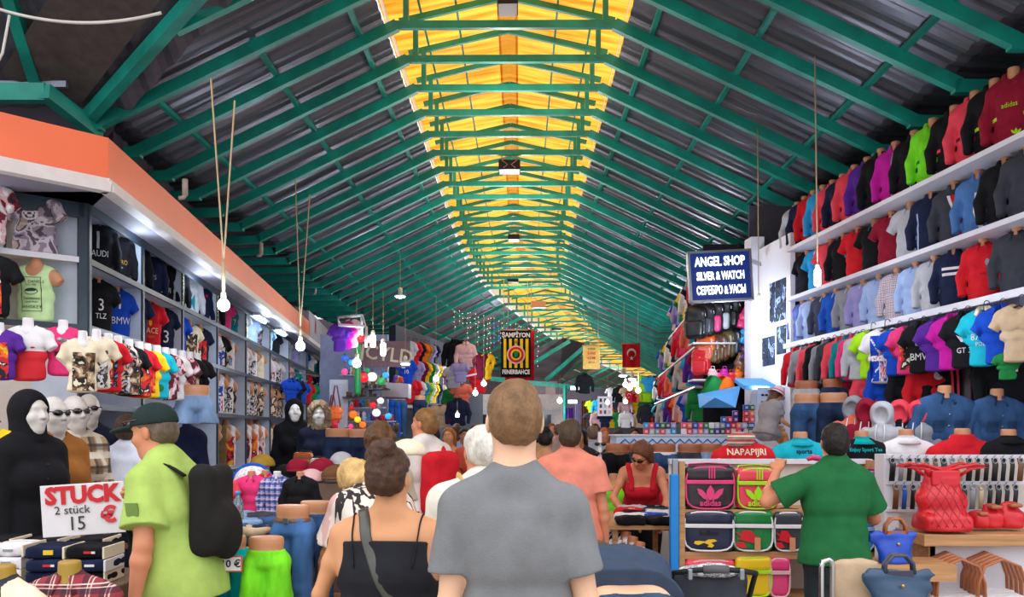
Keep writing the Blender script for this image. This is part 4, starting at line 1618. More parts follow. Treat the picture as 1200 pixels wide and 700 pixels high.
row_left(289, 338, 2.5, [('white blue-printed', 'tank', 'white', dict(marks=((PW, PRINT[7]),))), ('cream long', 'tank', 'cream', {}), ('black comic', 'tee', 'white', dict(marks=((PB, PRINT[5]),))), ('white coral-print', 'tee', 'white', dict(marks=((PW, PRINT[0]),))),
                         ('black portrait', 'tee', 'white', dict(marks=((PB, PRINT[7]),))), ('red printed', 'tee', 'salmon', dict(marks=((PB, PRINT[2]),))), ('pale rose', 'tee', 'palepink', {})],
         'right of the round bulb', 'T-shirt', group='printed shirts on the second left shelf')
row_left(340, 376, 2.45, [('dark teal', 'polo', 'teal', {}), ('charcoal', 'polo', 'darkgrey', dict(marks=((T('B', .09, .03, .28), 'white'),))), ('red', 'polo', 'red', {}), ('black', 'polo', 'black', {}), ('blue', 'polo', 'blue', {}), ('deep black', 'polo', 'black', {})],
         'above the small hanging polos', 'polo', group='polos on the far second shelf', scale=1.05)
row_left(232, 304, 1.875, [('black lettered', 'tank', 'white', dict(marks=((PB, PRINT[7]), (T('L', .12, .0, .20), 'red')))), ('white flag-print', 'tank', 'white', dict(marks=((PB, PRINT[3]),))), ('white typographic', 'tank', 'white', dict(marks=((PB, PRINT[7]),))),
                           ('cream portrait', 'tank', 'cream', dict(marks=((PB, PRINT[4]),))), ('grey city', 'tank', 'lightgrey', dict(marks=((PB, PRINT[1]),))), ('grey snake-print', 'tank', 'lightgrey', dict(mat_=PRINT[1])), ('sepia photo', 'tank', 'cream', dict(mat_=PRINT[4]))],
         'right of the denim shorts', 'tank top', group='tank tops on the third left shelf', scale=1.08)
row_left(305, 340, 1.875, [('smoky printed', 'tank', 'beige', dict(mat_=PRINT[4])), ('brown rose', 'tank', 'beige', dict(mat_=PRINT[4])), ('stone city', 'tank', 'cream', dict(mat_=PRINT[1])), ('dark-backed', 'tank', 'black', {}), ('cream banded', 'tank', 'cream', dict(marks=((PB, PRINT[4]),)))],
         'third shelf near black mannequins', 'tank top', group='tank tops on the third left shelf', scale=1.08)
row_left(234, 304, 1.09, [('rose printed', 'tank', 'palepink', dict(marks=((PB, PRINT[0]),))), ('khaki long', 'tank', 'khaki', {}), ('white orange-print', 'tank', 'white', dict(marks=((PB, PRINT[2]),))), ('red cap-print', 'tank', 'white', dict(marks=((PB, PRINT[5]),))),
                          ('white portrait', 'tank', 'white', dict(marks=((PB, PRINT[0]),))), ('rust figure', 'tank', 'white', dict(marks=((PB, PRINT[2]),))), ('coral-edged', 'tank', 'white', dict(marks=((PB, PRINT[0]),)))],
         'on the fourth left shelf', 'tank top', group='tank tops on the fourth left shelf', scale=1.25)
row_left(305, 340, 1.09, [('cream draped', 'tank', 'cream', {}), ('beige striped', 'tank', 'cream', dict(mat_=PRINT[4])), ('ivory', 'tank', 'cream', dict(marks=((PB, PRINT[4]),))), ('sand printed', 'tank', 'beige', dict(marks=((PB, PRINT[1]),)))],
         'beside the black mannequin', 'tank top', group='tank tops on the fourth left shelf', scale=1.2)
row_left(255, 340, .44, [('cream lace', 'tank', 'cream', {}), ('beige knit', 'tank', 'beige', {}), ('white ribbed', 'tank', 'white', dict(marks=((PB, PRINT[0]),))), ('tan print', 'tank', 'beige', dict(mat_=PRINT[4])), ('ivory plain', 'tank', 'cream', {})],
         'on the lowest left shelf', 'tank top', group='tank tops on the lowest left shelf', scale=1.15)
# --- children's T-shirts hanging in front of the cabinets
hp = [(97, 388), (113, 386), (127, 391), (138, 394), (151, 398), (163, 401), (172.5, 403), (184, 405), (194, 407.5), (203, 409), (213, 411), (222, 412.5), (231, 414)]
hi = [('cream photo-print', 'cream', dict(marks=((PB, PRINT[4]),))), ('ivory dark-printed', 'cream', dict(marks=((PB, PRINT[7]),))), ('red robot-print', 'red', dict(marks=((PW, PRINT[5]),))), ('blue-grey', 'slate', dict(mat_=PRINT[1])), ('black and cream', 'black', dict(marks=((PB, PRINT[4]),))),
      ('red and yellow', 'red', dict(marks=((PB, PRINT[2]),))), ('yellow', 'yellow', dict(marks=((PW, PRINT[2]),))), ('turquoise', 'turquoise', dict(marks=((('poly', ellipse(.03, .12, .04, .04)), 'green'),))), ('pink union-print', 'palepink', dict(mat_=PRINT[0])),
      ('white red-edged', 'white', dict(marks=((PS, PRINT[0]),))), ('white scribbled', 'white', dict(mat_=PRINT[0])), ('black cream-print', 'black', dict(marks=((PB, PRINT[4]),))), ('black grey-hem', 'black', dict(marks=((('poly', rect(-.1, .1, .02, .10)), 'grey'),)))]
KIND['kid_tee'] = Kind('tee', vox=.011, depth=.62, seed=11)
PART.setdefault('tee', 't_shirt')
nm = [q[0] for q in hi]
rail_pts = []
for i, ((px, py), (n_, col, ex)) in enumerate(zip(hp, hi)):
 y = 2100 / (500 - px)
 p = P(px, py, y)
 s = .66 + .010 * i
 dressed('kid_tee', (p.x, p.y, p.z - .575 * s), .62 + random.uniform(-.1, .1), seq_label(nm, i, 'T-shirt', 'in the left hanging row'), col, "children's T-shirts hanging in a row", form='white', scale=s, sx=.86, cat='clothes', name='hanging_t_shirt', **ex)
 rail_pts.append(p + V((-.10, .02, -.06)))
o = MB().tube([rail_pts[0] + (rail_pts[0] - rail_pts[-1]) * .05, rail_pts[0]] + rail_pts[1:] + [rail_pts[-1] + (rail_pts[-1] - rail_pts[0]) * .05], .014, 8).build('clothes_rail', STEEL)
tag(o, 'steel rail carrying the row of hanging children T-shirts', 'rail')
# --- corner unit facing the camera
FY = lambda x: 7.0 + (x + 3.48) * .86          # front line of the corner unit
r = empty('corner_cabinet', (-4.3, 6.6, 0), 0, 'cream corner shelf unit at far left with dress and tank top', 'cabinet')
o_ = -r.location
def cslab(b, x0, x1, d0, d1, z0, z1, mi=0):
 k = .86
 nrm = V((-.65, .76, 0))
 ps = []
 for x in (x0, x1):
  base = V((x, FY(x), 0))
  for d in (d0, d1):
   for z in (z0, z1):
    ps.append(base + nrm * d + V((0, 0, z)) + o_)
 return b.add(ps, [(0, 1, 3, 2), (4, 6, 7, 5), (0, 4, 5, 1), (2, 3, 7, 6), (0, 2, 6, 4), (1, 5, 7, 3)], mi)
b = MB()
cslab(b, -5.6, -3.56, .30, .33, 0, 3.5)
obj('back_panel', b.mesh('back_panel'), CREAMP, r)
b = MB()
cslab(b, -3.53, -3.48, 0, .10, 0, 3.5)
obj('side_panel', b.mesh('side_panel'), DARK, r)
b = MB()
cslab(b, -5.6, -3.5, .0, .05, 3.38, 3.5)
obj('top_rail', b.mesh('top_rail'), DARK, r)
for z in (3.05, 2.50):
 b = MB()
 cslab(b, -5.6, -3.56, .02, .30, z - .03, z)
 cslab(b, -5.6, -3.53, .0, .02, z - .04, z + .005, 1)
 obj('shelf', b.mesh('shelf'), [CREAMP, WHITE if z > 3 else DARK], r)
b = MB()
cslab(b, -3.90, -3.885, .28, .30, 2.5, 3.4)
obj('panel_joint', b.mesh('panel_joint'), DARK, r)
MKM = PRINT[6]
dressed('dress', (P(45, 0, 6.9).x, 6.85, 3.055), .10, 'marbled grey dress with round logo on gold dummy, top shelf far left', 'grey', None, form='gold', mat_=MKM, scale=.94,
  marks=((('poly', ellipse(0, .315, .062, .046, 20)), 'white'), (('poly', ellipse(0, .315, .052, .037, 20)), srgb('#5b4c58')), (T('MK', .06, 0, .315), 'white'), (T('MARK KO', .038, 0, .235), 'white')))
dressed('tee', (P(-16, 0, 6.5).x, 6.50, 3.055), .15, 'pink and white printed top cut by the left edge, top shelf', 'palepink', None, mat_=PRINT[0], scale=.92)
dressed('tank', (P(48, 0, 6.9).x, 6.83, 2.505), .08, 'pale mint tank top with black whiskey label print, second shelf far left', 'mint', None, scale=.90,
  marks=((T('JACK DANIELS', .034, 0, .345), 'black'), (T('OLD TIME', .02, 0, .318), 'black'), (('poly', ellipse(0, .262, .058, .030, 20)), 'darkgrey'), (('poly', ellipse(0, .262, .053, .025, 20)), 'mint'), (T('No.7', .03, 0, .262), 'black'), (T('Tennessee', .034, 0, .20), 'black'), (T('SOUR MASH', .02, 0, .168), 'black'), (T('WHISKEY', .040, 0, .125), 'black'),
               (('poly', rect(-.085, -.081, .09, .385)), 'black'), (('poly', rect(.081, .085, .09, .385)), 'black'), (('poly', rect(-.085, .085, .086, .090)), 'black'), (('poly', rect(-.085, .085, .383, .387)), 'black')))
dressed('tee', (P(-12, 0, 6.5).x, 6.50, 2.505), .2, 'black T-shirt with colourful cartoon-like print at the left edge', 'black', None, scale=.92, marks=((PB, PRINT[2]),))
KIND['kid_tee2'] = Kind('tee', vox=.010, depth=.7, seed=12)
dressed('kid_tee2', (P(33, 0, 6.2).x, 6.2, EYE + (503 - 447) * .0062), .12, 'white and red colour-block T-shirt hanging at far left', 'red', None, form='white', cat='clothes', name='hanging_t_shirt', scale=.80,
  mat_=plaid_mat('colour_block', K['red'], [(K['white'], .6, .5, -.45, 1.)], axis=('Z',)), marks=((('poly', ellipse(.07, .30, .02, .008)), 'red'),))
dressed('kid_tee2', (P(74, 0, 6.3).x, 6.3, EYE + (503 - 441) * .0063), .15, 'raspberry red T-shirt with dark chest print, hanging beside the white and red one', 'pink', None, form='white', cat='clothes', name='hanging_t_shirt', scale=.72, mat_=None,
  marks=((('poly', rect(-.06, .06, .20, .25)), 'maroon'), (T('Revue', .05, 0, .225), 'pink'), (T('SUMMER', .03, 0, .30), 'maroon')))
dressed('kid_tee2', (P(-1, 0, 6.1).x, 6.1, EYE + (503 - 446) * .0061), .1, 'purple and orange printed T-shirt at the left edge, lowest row', 'purple', None, form='white', cat='clothes', name='hanging_t_shirt', scale=.72, marks=((PB, PRINT[2]),))
for dx, px, py, c in ((0, 3, 540, 'yellow'),):
 dressed('hung_jersey', (P(px, 0, 5.2).x - .05, 5.2, EYE - (575 - 503) * .0052), .1, 'bright yellow shirt hanging at the left edge beside the black mannequin', c, None, scale=.75)
b = MB().boxab((-5.6, 7.05, 0), (-3.6, 7.12, 2.46))
struct(b.build('wall_front', mat('pinkish_plaster', srgb('#a08a90'), rough=.8)), 'pinkish wall behind the left mannequins', 'wall')
# --- full mannequins
def sunglasses(fig, root, col='#1a1014', z=1.674, parent=None, dy=0., name='sunglasses', dz=0.):
 b = MB()
 for s in (-1, 1):
  lens = []
  for i in range(12):
   a = 2 * PI * i / 12
   x = s * (.034 + .027 * math.cos(a))
   lens.append((x, .106 - 6.5 * x * x + dy, z + dz + .019 * math.sin(a)))
  c0 = [V(fig.H(p)) for p in lens]
  c1 = [V(fig.H((p[0], p[1] - .004, p[2]))) for p in lens]
  b.rings([c0, c1], 0)
  b.tube([fig.H((s * .060, .083 + dy, z + dz + .006)), fig.H((s * .082, .05 + dy, z + dz + .008)), fig.H((s * .086, -.01 + dy, z + dz + .004))], .0035, 6)
 b.tube([fig.H((-.010, .108 + dy, z + dz + .004)), fig.H((.010, .108 + dy, z + dz + .004))], .003, 6)
 return obj(name, b.mesh(name), mat('dark_lens', srgb(col), rough=.12, spec=.8, noise=0), root)
def hood_mesh(fig, big=0., fur=False):
 pr = [elli((0, -.018, 1.690), (.098 + big, .112 + big, .112 + big), None, .02), seg((0, -.03, 1.68), (0, -.02, 1.50), (.088 + big, .10), (.10 + big, .10), .03)]
 f = Fld(pr, fig.vox)
 f.sub(elli((0, .125, 1.645), (.066 + big * .6, .12, .10 + big * .5)), .02)
 f.cut((0, 0, -1), -1.46)
 if fur:
  f.ripple(.006, 90, 3, 8)
 me = f.mesh('hood')
 R = M(fig.Rh.tolist()).to_4x4()
 R.translation = V(fig.H0())
 me.transform(R)
 return me
def mannequin(px, y, topy, rz, label, coat, coatcol, hem=.82, legs='#1f2a40', hood=None, shades=True, plastic='#d9d4cc', fig_kw=None, coatmat=None, skirt=0., group=None):
 h = EYE + (HY - topy) / 1000 * y
 fig = Figure(h=h, fem=True, vox=.011, armL=((-.16, .02, -1), (-.02, .14, -1)), armR=((.16, .02, -1), (.02, .14, -1)), **(fig_kw or {}))
 root = obj('mannequin', fig.body(), PLS, None, srgb(plastic))
 tag(root, label, 'mannequin', group)
 fig.finish(root, ((px - CX) / FPX * y, y, 0), rz)
 c = obj('coat', fig.shirt(infl=.028, sleeve=1.92, hem=hem, ripple=.005, neck=.06, flare=skirt, sleeve_fat=.02).mesh('coat'), coatmat or FAB, root, srgb(coatcol))
 obj('jeans', fig.legs_cloth(length=.98).mesh('jeans'), DEN, root, srgb(legs))
 if hood:
  obj('hood', hood_mesh(fig, hood.get('big', 0), hood.get('fur', False)), HAI if hood.get('fur') else FAB, root, srgb(hood['col']))
 else:
  collar(fig, c, srgb(coatcol), r=.07, h=.06, spread=.035, material=coatmat)
 if shades:
  sunglasses(fig, root)
 b = MB()
 for k in range(6):
  z = 1.36 - k * .085
  p = fig.T((.012, .155 if k < 3 else .15, z))
  b.ell(p, (.009, .009, .009), 8, 5)
 obj('buttons', b.mesh('buttons'), BLK, c)
 return fig, root
mannequin(36, 5.3, 461, -112, 'white mannequin in black hooded jacket and faded jeans, far left', 'x', '#17161a', hem=.86, hood=dict(col='#17161a', big=.005), shades=False)
f_, r_ = mannequin(63, 5.75, 465, -118, 'bald white mannequin with sunglasses in tan brown jacket', 'x', '#a0662f', hem=.82)
mannequin(88, 6.2, 464, -125, 'mannequin with sunglasses in beige checked belted coat', 'x', '#b99b75', hem=.72, coatmat=PLAIDT, skirt=.01)
mannequin(104, 6.9, 462, -150, 'white mannequin in dark navy jacket behind the checked coat', 'x', '#1a2038', hem=.85, shades=True)
mannequin(208, 7.7, 465, 178, 'bluish white mannequin with sunglasses in navy blazer, right of the cap', 'x', '#1b2140', hem=.85, plastic='#b8c4e8')
mannequin(345, 11.2, 470, -160, 'mannequin all in black hooded tracksuit beside the shelves', 'x', '#101013', hem=.80, legs='#101013', hood=dict(col='#101013', big=.01), shades=False)
mannequin(374, 10.6, 474, -170, 'mannequin in dark padded jacket with beige fur hood', 'x', '#1b1f33', hem=.90, legs='#c9c9cf', hood=dict(col='#8a7458', big=.03, fur=True), shades=False)
legs_form('hot', (P(228, 0, 7.3).x, 7.3, EYE + (503 - 497) * .0073), .5, 'light blue denim shorts hanging below the children T-shirts', 'wash', None, form='tan', belt=None, scale=.95, pockets=False, cat='shorts', name='hanging_shorts')
kc = [('royal blue', 'royal'), ('navy', 'navy'), ('mid blue', 'blue'), ('red', 'red'), ('green', 'green'), ('sky blue', 'skyblue'), ('wine red', 'darkred'), ('black', 'black')]
nm = [q[0] for q in kc]
for i, (n_, c_) in enumerate(kc):
 px = 341 + i * 6
 y = (2480 + 150) / (500 - px)
 dressed('hung_polo', (LX(y, .15), y, EYE + (503 - 473 - i * .4) / 1000 * y), .75, seq_label(nm, i, 'small polo', 'hanging above the black mannequins'), c_, 'small polos hanging in a row', scale=.92, form='white', col2=c_)
yy0, yy1 = 2630 / (500 - 337), 2630 / (500 - 392)
o = MB().tube([(LX(yy0, .15), yy0, EYE + .067 * yy0), (LX(yy1, .15), yy1, EYE + .060 * yy1)], .014, 8).build('clothes_rail', STEEL)
tag(o, 'short steel rail with small polos above the black mannequins', 'rail')
b = MB()
slab(b, LY(376, .3), LY(392, .3), .28, .34, 0, 3.5)
pnl = b.build('end_panel', WHITE)
tag(pnl, 'white end panel with red scribbled lettering after the left cabinets', 'panel')
ym = LY(384, .28)
R_ = (PI / 2, 0, PI / 2 + .1)
tt = text_obj('SALE', .42, V((LX(ym, .265), ym, 3.18)), R_, srgb('#c8283c'), None)
tt.parent = pnl
tt2 = text_obj('O', 1.1, V((LX(ym, .265), ym, 2.65)), R_, srgb('#c8283c'), None, xs=1.3)
tt2.parent = pnl
for o_k in (tt, tt2):
 o_k.name = 'lettering'
b = MB()
slab(b, LY(362), 21.4, 0, .08, 3.60, 4.15)
gp = b.build('sign_board', mat('grey_sign', srgb('#9c98a4')))
tag(gp, 'grey sign board with a red letter past the orange fascia', 'sign')
t_ = text_obj('A', .45, V((LX(19.0, -.012), 19.0, 3.9)), R_, srgb('#b83848'), None)
t_.parent = gp
for px, y, z in ((322, 14., 3.485), (343, 16., 3.485), (140, 8.0, 3.49), (215, 10.2, 3.49)):
 r = empty('soffit_light', (LX(y, .25 if px > 300 else .36), y, z), .1, 'blue-white fluorescent fitting under the left soffit, ' + {140: 'added as hidden fill above the first cabinets', 215: 'added as hidden fill above the third cabinet', 322: 'nearer lit one before the far bulb', 343: 'farthest one'}[px], 'light')
 obj('housing', MB().box((0, 0, -.012), (.14, .9, .03)).mesh('housing'), PNT, r, srgb('#d0d4dc'))
 obj('tube', MB().tube([(0, -.42, -.04), (0, .42, -.04)], .02 if px > 300 else .008, 8).mesh('tube'), emis('tube_glow', (.55, .78, 1.), 9), r)
 if px < 300:  # the two near fittings are made up for fill, tucked behind the top rail
  r.scale = (.35, .7, .6)
# ---------------------------------------------------------------- right row of shops
def RX(y, off=0.):
 return 4.55 - .1 * y + off
def RY(px, off=0.):
 return (4550 + 1000 * off) / (px - 500)
def slabr(b, y0, y1, off0, off1, z0, z1, mi=0):
 ps = []
 for y in (y0, y1):
  for off in (off0, off1):
   for z in (z0, z1):
    ps.append((RX(y, off), y, z))
 return b.add(ps, [(0, 1, 3, 2), (4, 6, 7, 5), (0, 4, 5, 1), (2, 3, 7, 6), (0, 2, 6, 4), (1, 5, 7, 3)], mi)
SHELF = mat('white_shelf', srgb('#d6d3dc'), rough=.45, noise=.03)
BWALL = mat('shop_back_wall', srgb('#8f93ad'), rough=.7, noise=.06, nscale=1.2)
b = MB()
slabr(b, 5.0, 10.62, .50, .56, 0, 4.45)
bw = b.build('back_wall', BWALL)
struct(bw, 'pale violet back wall of the right clothing shop', 'wall')
for z, nm_, y1 in ((3.92, 'upper white display shelf on the right carrying hoodies and jackets', 10.75), (3.30, 'second white display shelf on the right above the long-sleeved shirts', 10.75)):
 b = MB()
 slabr(b, 5.0, y1, -.02, .50, z - .045, z)
 tag(b.build('display_shelf', SHELF), nm_, 'shelf')
b = MB()
slabr(b, 5.0, 10.75, -.06, -.02, 2.66, 2.72)
tag(b.build('clothes_rail', SHELF), 'white rail on the right with a long row of child shirts', 'rail')
def row_right(pxs, z, items, place, kindword, off=.20, rz=-.80, scale=.92, group=None, sx=.86, ends=('the camera end', 'the far end')):
 names = [q[0] for q in items]
 for i, (px, (nm, kd, col, ex)) in enumerate(zip(pxs, items)):
  y = RY(px, off)
  ex = dict(ex)
  sc = ex.pop('sc', 1.)
  zz = ex.pop('dz', 0.)
  kw = ex.pop('kw', kindword)
  lab = seq_label(names, i, kw, place, ends)
  dressed(kd, (RX(y, off), y, z + zz + .001), rz + random.uniform(-.06, .06), lab, col, group, scale=scale * sc * random.uniform(.98, 1.02), sx=sx, **ex)
LEAF = [tuple((x * .5, z * .5) for x, z in L) for L in (
 ((-.004, 0), (-.03, .03), (-.026, .07), (0, .11), (.026, .07), (.03, .03), (.004, 0)),
 ((-.012, .0), (-.05, .01), (-.085, .045), (-.095, .085), (-.06, .075), (-.035, .05)),
 ((.012, .0), (.035, .05), (.06, .075), (.095, .085), (.085, .045), (.05, .01)))]
def trefoil(cx, cz, k=1.):
 return [('poly', tuple((cx + x * k, cz + z * k) for x, z in L)) for L in LEAF] + [('poly', rect(cx - .03 * k, cx + .03 * k, cz - .016 * k, cz - .010 * k))]
def hood(col, mk, cuff=True):
 m = [(q, mk) for q in trefoil(.055, .07, .75)]
 return dict(marks=tuple(m + [(('text', 'adidas', .05, 0, .29), mk), (('poly', rect(-.145, -.10, .20, .225)), mk), (('poly', rect(.10, .145, .20, .225)), mk)]))
FL = lambda c: dict(marks=((('poly', ((.02, .42), (.045, .42), (.10, .30), (.085, .29))), c),))
row_right([1188, 1166, 1143, 1119, 1094, 1072, 1050, 1033, 1017, 1002, 988, 976.5, 965, 954, 943.5, 935], 3.92,
          [('wine and lime', 'hoodie', 'darkred', hood('darkred', 'lime')), ('black and lime', 'hoodie', 'black', hood('black', 'lime')), ('neon coral', 'hoodie', 'coral', hood('coral', 'maroon')),
           ('black and coral', 'hoodie', 'black', hood('black', 'coral')), ('neon green', 'hoodie', 'neon', hood('neon', 'green')), ('black zipped', 'jacket', 'black', dict(marks=(ZIP,), kw='jacket')),
           ('magenta', 'jacket', 'magenta', dict(kw='jacket', marks=(ZIP,))), ('plain black', 'jacket', 'black', dict(kw='jacket')), ('purple', 'jacket', 'purple', dict(kw='jacket')), ('coral', 'jacket', 'coral', dict(kw='jacket')),
           ('navy', 'jacket', 'navy', dict(kw='jacket')), ('coral-pink', 'jacket', 'coral', dict(kw='jacket')), ('sky blue', 'jacket', 'skyblue', dict(kw='jacket')), ('red', 'jacket', 'red', dict(kw='jacket')),
           ('dark navy', 'jacket', 'navy', dict(kw='jacket')), ('white', 'jacket', 'lightgrey', dict(kw='jacket'))],
          'on the upper right shelf', 'hoodie', scale=1.12, group='hoodies and jackets on the upper right shelf')
row_right([1204, 1178, 1147, 1119, 1092, 1067, 1045, 1025, 1006, 989, 974, 960, 947, 936], 3.30,
          [('charcoal', 'jacket', 'darkgrey', FL('grey')), ('black white-flashed', 'jacket', 'black', FL('white')), ('blue swoosh-striped', 'jacket', 'steelblue', dict(marks=((('poly', ((.0, .36), (.03, .36), (.02, .2), (.09, .02), (.05, .02), (-.02, .2))), 'white'),))),
           ('grey and red', 'jacket', 'darkgrey', dict(marks=((('poly', ((-.02, .43), (.09, .43), (.10, .02), (.07, .02), (.05, .25))), 'red'), (('poly', ((-.05, .43), (-.02, .43), (.05, .25), (.04, .22))), 'white')))),
           ('navy pale-striped', 'jacket', 'navy', dict(marks=((('poly', rect(-.125, -.105, .02, .36)), 'paleblue'),))), ('light grey', 'polo', 'lightgrey', dict(marks=((('poly', ellipse(.06, .33, .010, .010)), 'red'),), kw='polo')), ('wine red', 'polo', 'darkred', dict(marks=((('poly', ellipse(.06, .33, .012, .012)), 'white'),), kw='polo')),
           ('black', 'polo', 'black', dict(marks=((('poly', ellipse(.06, .33, .012, .012)), 'teal'),), kw='polo', col2='teal')), ('bright red', 'polo', 'red', dict(kw='polo')), ('black and teal', 'jacket', 'black', dict(marks=((('poly', rect(.05, .08, .28, .38)), 'aqua'),))), ('coral', 'polo', 'coral', dict(kw='polo')),
           ('sky blue', 'polo', 'skyblue', dict(kw='polo', col2='white')), ('dark green-black', 'polo', 'black', dict(kw='polo', marks=((('poly', ellipse(.05, .3, .02, .02)), 'teal'),))), ('lilac', 'polo', 'lavender', dict(kw='polo'))],
          'on the second right shelf', 'jacket', scale=1.02, group='tops on the second right shelf')
PKT = ((('poly', rect(.035, .095, .26, .33)), 'paleblue'),)
WC = dict(col2='white')
row_right([1192, 1153, 1119, 1096, 1074, 1052, 1031, 1013, 997, 981, 967, 953, 941], 2.73,
          [('charcoal grey', 'shirt', 'darkgrey', {}), ('red embroidered', 'shirt', 'red', dict(marks=((('poly', ellipse(.06, .33, .022, .03)), 'grey'), (T('MARINE', .035, .05, .23), 'darkred')), kw='long polo')), ('navy white-banded', 'jacket', 'navy', dict(marks=((('poly', rect(-.10, .10, .34, .365)), 'white'), (('poly', rect(-.10, .10, .29, .315)), 'white')), kw='jacket')),
           ('silver grey', 'shirt', 'lightgrey', dict(marks=((('poly', rect(.03, .10, .27, .33)), 'grey'),))), ('blue denim', 'shirt', 'paleblue', dict(marks=((('poly', rect(.03, .10, .27, .33)), 'wash'),))), ('red-blue checked', 'shirt', 'white', dict(mat_=PLAIDW)), ('ice blue', 'shirt', 'paleblue', {}),
           ('pale lavender', 'shirt', 'lavender', WC), ('grey-lilac', 'shirt', 'grey', WC), ('cornflower blue', 'shirt', 'blue', WC), ('slate', 'shirt', 'slate', WC), ('light blue', 'shirt', 'paleblue', WC), ('periwinkle', 'shirt', 'periwinkle', {})],
          'above the right clothes rail', 'shirt', scale=.95, group='long-sleeved shirts above the right rail', off=.16)
row_right([1194, 1172, 1153, 1131, 1116, 1099, 1080, 1065, 1052, 1037, 1021, 1009, 1002, 994, 985, 976, 969, 962, 953, 943, 934], 2.66 - .52,
          [('beige', 'hung_tee', 'beige', {}), ('cobalt blue', 'hung_polo', 'royal', dict(col2='royal')), ('turquoise cream-collared', 'hung_polo', 'turquoise', dict(col2='cream', marks=((T('87 29', .08, -.02, .26), 'white'), (T('POLO', .05, 0, .20), 'white')))),
           ('black cat-logo', 'hung_polo', 'black', dict(col2='black', marks=((('poly', ((-.07, .31), (.02, .27), (.06, .33), (.09, .30), (.04, .24), (-.03, .25))), 'white'), (T('GT 3', .07, 0, .17), 'white')))), ('magenta-trimmed', 'hung_polo', 'magenta', dict(marks=((('poly', rect(-.06, .0, .30, .42)), 'palepink'),))),
           ('purple', 'hung_polo', 'purple', dict(col2='purple')), ('black white-lettered', 'hung_polo', 'black', dict(col2='black', marks=((T('BMW', .10, 0, .17), 'white'), (('poly', rect(-.05, .05, .28, .34)), 'paleblue')))), ('pink and yellow', 'hung_tee', 'pink', dict(marks=((PW, PRINT[2]),))),
           ('blue yellow-badged', 'hung_tee', 'royal', dict(marks=((('poly', ((-.06, .34), (.06, .34), (.08, .28), (0, .18), (-.08, .28))), 'red'), (('poly', ellipse(0, .285, .035, .025)), 'yellow')))),
           ('union-flag', 'hung_tee', 'white', dict(sc=1.18, dz=-.06, marks=((('poly', rect(-.125, .125, .03, .43)), 'royal'), (('poly', ((-.125, .06), (-.125, .02), (.125, .40), (.125, .43))), 'white'), (('poly', ((-.125, .43), (-.125, .40), (.125, .02), (.125, .06))), 'white'), (('poly', rect(-.04, .04, .03, .43)), 'white'), (('poly', rect(-.125, .125, .20, .28)), 'white'), (('poly', rect(-.025, .025, .03, .43)), 'red'), (('poly', rect(-.125, .125, .22, .26)), 'red')))),
           ('lime', 'hung_tee', 'lime', dict(sc=1.08, marks=((('poly', ((-.04, .36), (.03, .40), (.05, .36), (.0, .34))), 'black'),))), ('light grey', 'hung_jacket', 'lightgrey', {}), ('pink', 'hung_jacket', 'pink', {}), ('teal', 'hung_jacket', 'teal', {}), ('coral', 'hung_jacket', 'coral', {}), ('dark grey', 'hung_jacket', 'darkgrey', {}),
           ('grey and black', 'hung_jacket', 'grey', {}), ('black', 'hung_jacket', 'black', {}), ('bright coral', 'hung_jacket', 'coral', {}), ('stone grey', 'hung_jacket', 'grey', {}), ('red and black', 'hung_jacket', 'red', dict(marks=((('poly', rect(-.02, .02, .02, .44)), 'black'),)))],
          'on the right rail', 'child top', off=-.10, rz=-.72, scale=.92, group='child tops on the right rail')
def hang_right(px, py_bottom, y, kd, col, label, scale=.95, rz=-.5, **ex):
 return dressed(kd, ((px - 600) / 1000 * y, y, EYE + (503 - py_bottom) / 1000 * y), rz, label, col, None, scale=scale, **ex)
TREF = lambda c: tuple((q, c) for q in trefoil(.03, .26, 1.))
hang_right(1012, 492, 9.0, 'hung_jacket', 'darkred', 'dark red hooded top hanging below the child tops, beside the blue jeans', 1.1)
hang_right(1030, 490, 8.7, 'hung_jacket', 'coral', 'coral zipped top hanging between dark red and royal blue tops', 1.1, marks=((('poly', ((-.03, .36), (.02, .40), (.04, .36))), 'black'),))
hang_right(1048, 490, 8.4, 'hung_jacket', 'royal', 'royal blue jacket with coral patches, hanging left of the black badge jacket', 1.1, marks=((('poly', rect(.02, .09, .32, .38)), 'coral'), (('poly', rect(.02, .09, .25, .29)), 'coral')))
hang_right(1075, 492, 8.1, 'hung_jacket', 'black', 'black college jacket with round white badge, hanging under the union-flag shirt', 1.12, marks=((('poly', ellipse(.03, .36, .035, .035)), 'white'), (('poly', ellipse(.03, .36, .018, .018)), 'black')))
hang_right(1097, 492, 7.9, 'hung_jacket', 'red', 'red college jacket with round white badge, beside the black one', 1.12, marks=((('poly', ellipse(.02, .36, .035, .035)), 'white'), (('poly', ellipse(.02, .36, .018, .018)), 'red')))
hang_right(1127, 492, 7.75, 'hung_jacket', 'black', 'black tracksuit jacket with coral zip stripes and pink number 3', 1.36, rz=-.75, marks=((('poly', rect(-.05, -.035, .02, .44)), 'coral'), (('poly', rect(-.015, .0, .02, .44)), 'coral'), (T('3', .12, .10, .33), 'magenta')))
b = MB()
pts0, pts1 = [], []
for k in range(25):
 x = 3.92 + .36 * k / 24
 yy = 7.42 + .03 * math.sin(k * 1.3)
 pts0.append(V((x, yy, 1.62)))
 pts1.append(V((x, yy, 2.40)))
b.rings([pts0, pts1, [p + V((0, .02, 0)) for p in pts1], [p + V((0, .02, 0)) for p in pts0]], 0, (False, False), True, False)
tag(b.build('hanging_cloth', mat('brown_cloth', srgb('#5f5152'), rough=.95, bump=.3, bscale=90)), 'plain brown cloth hanging below the turquoise polo', 'cloth')
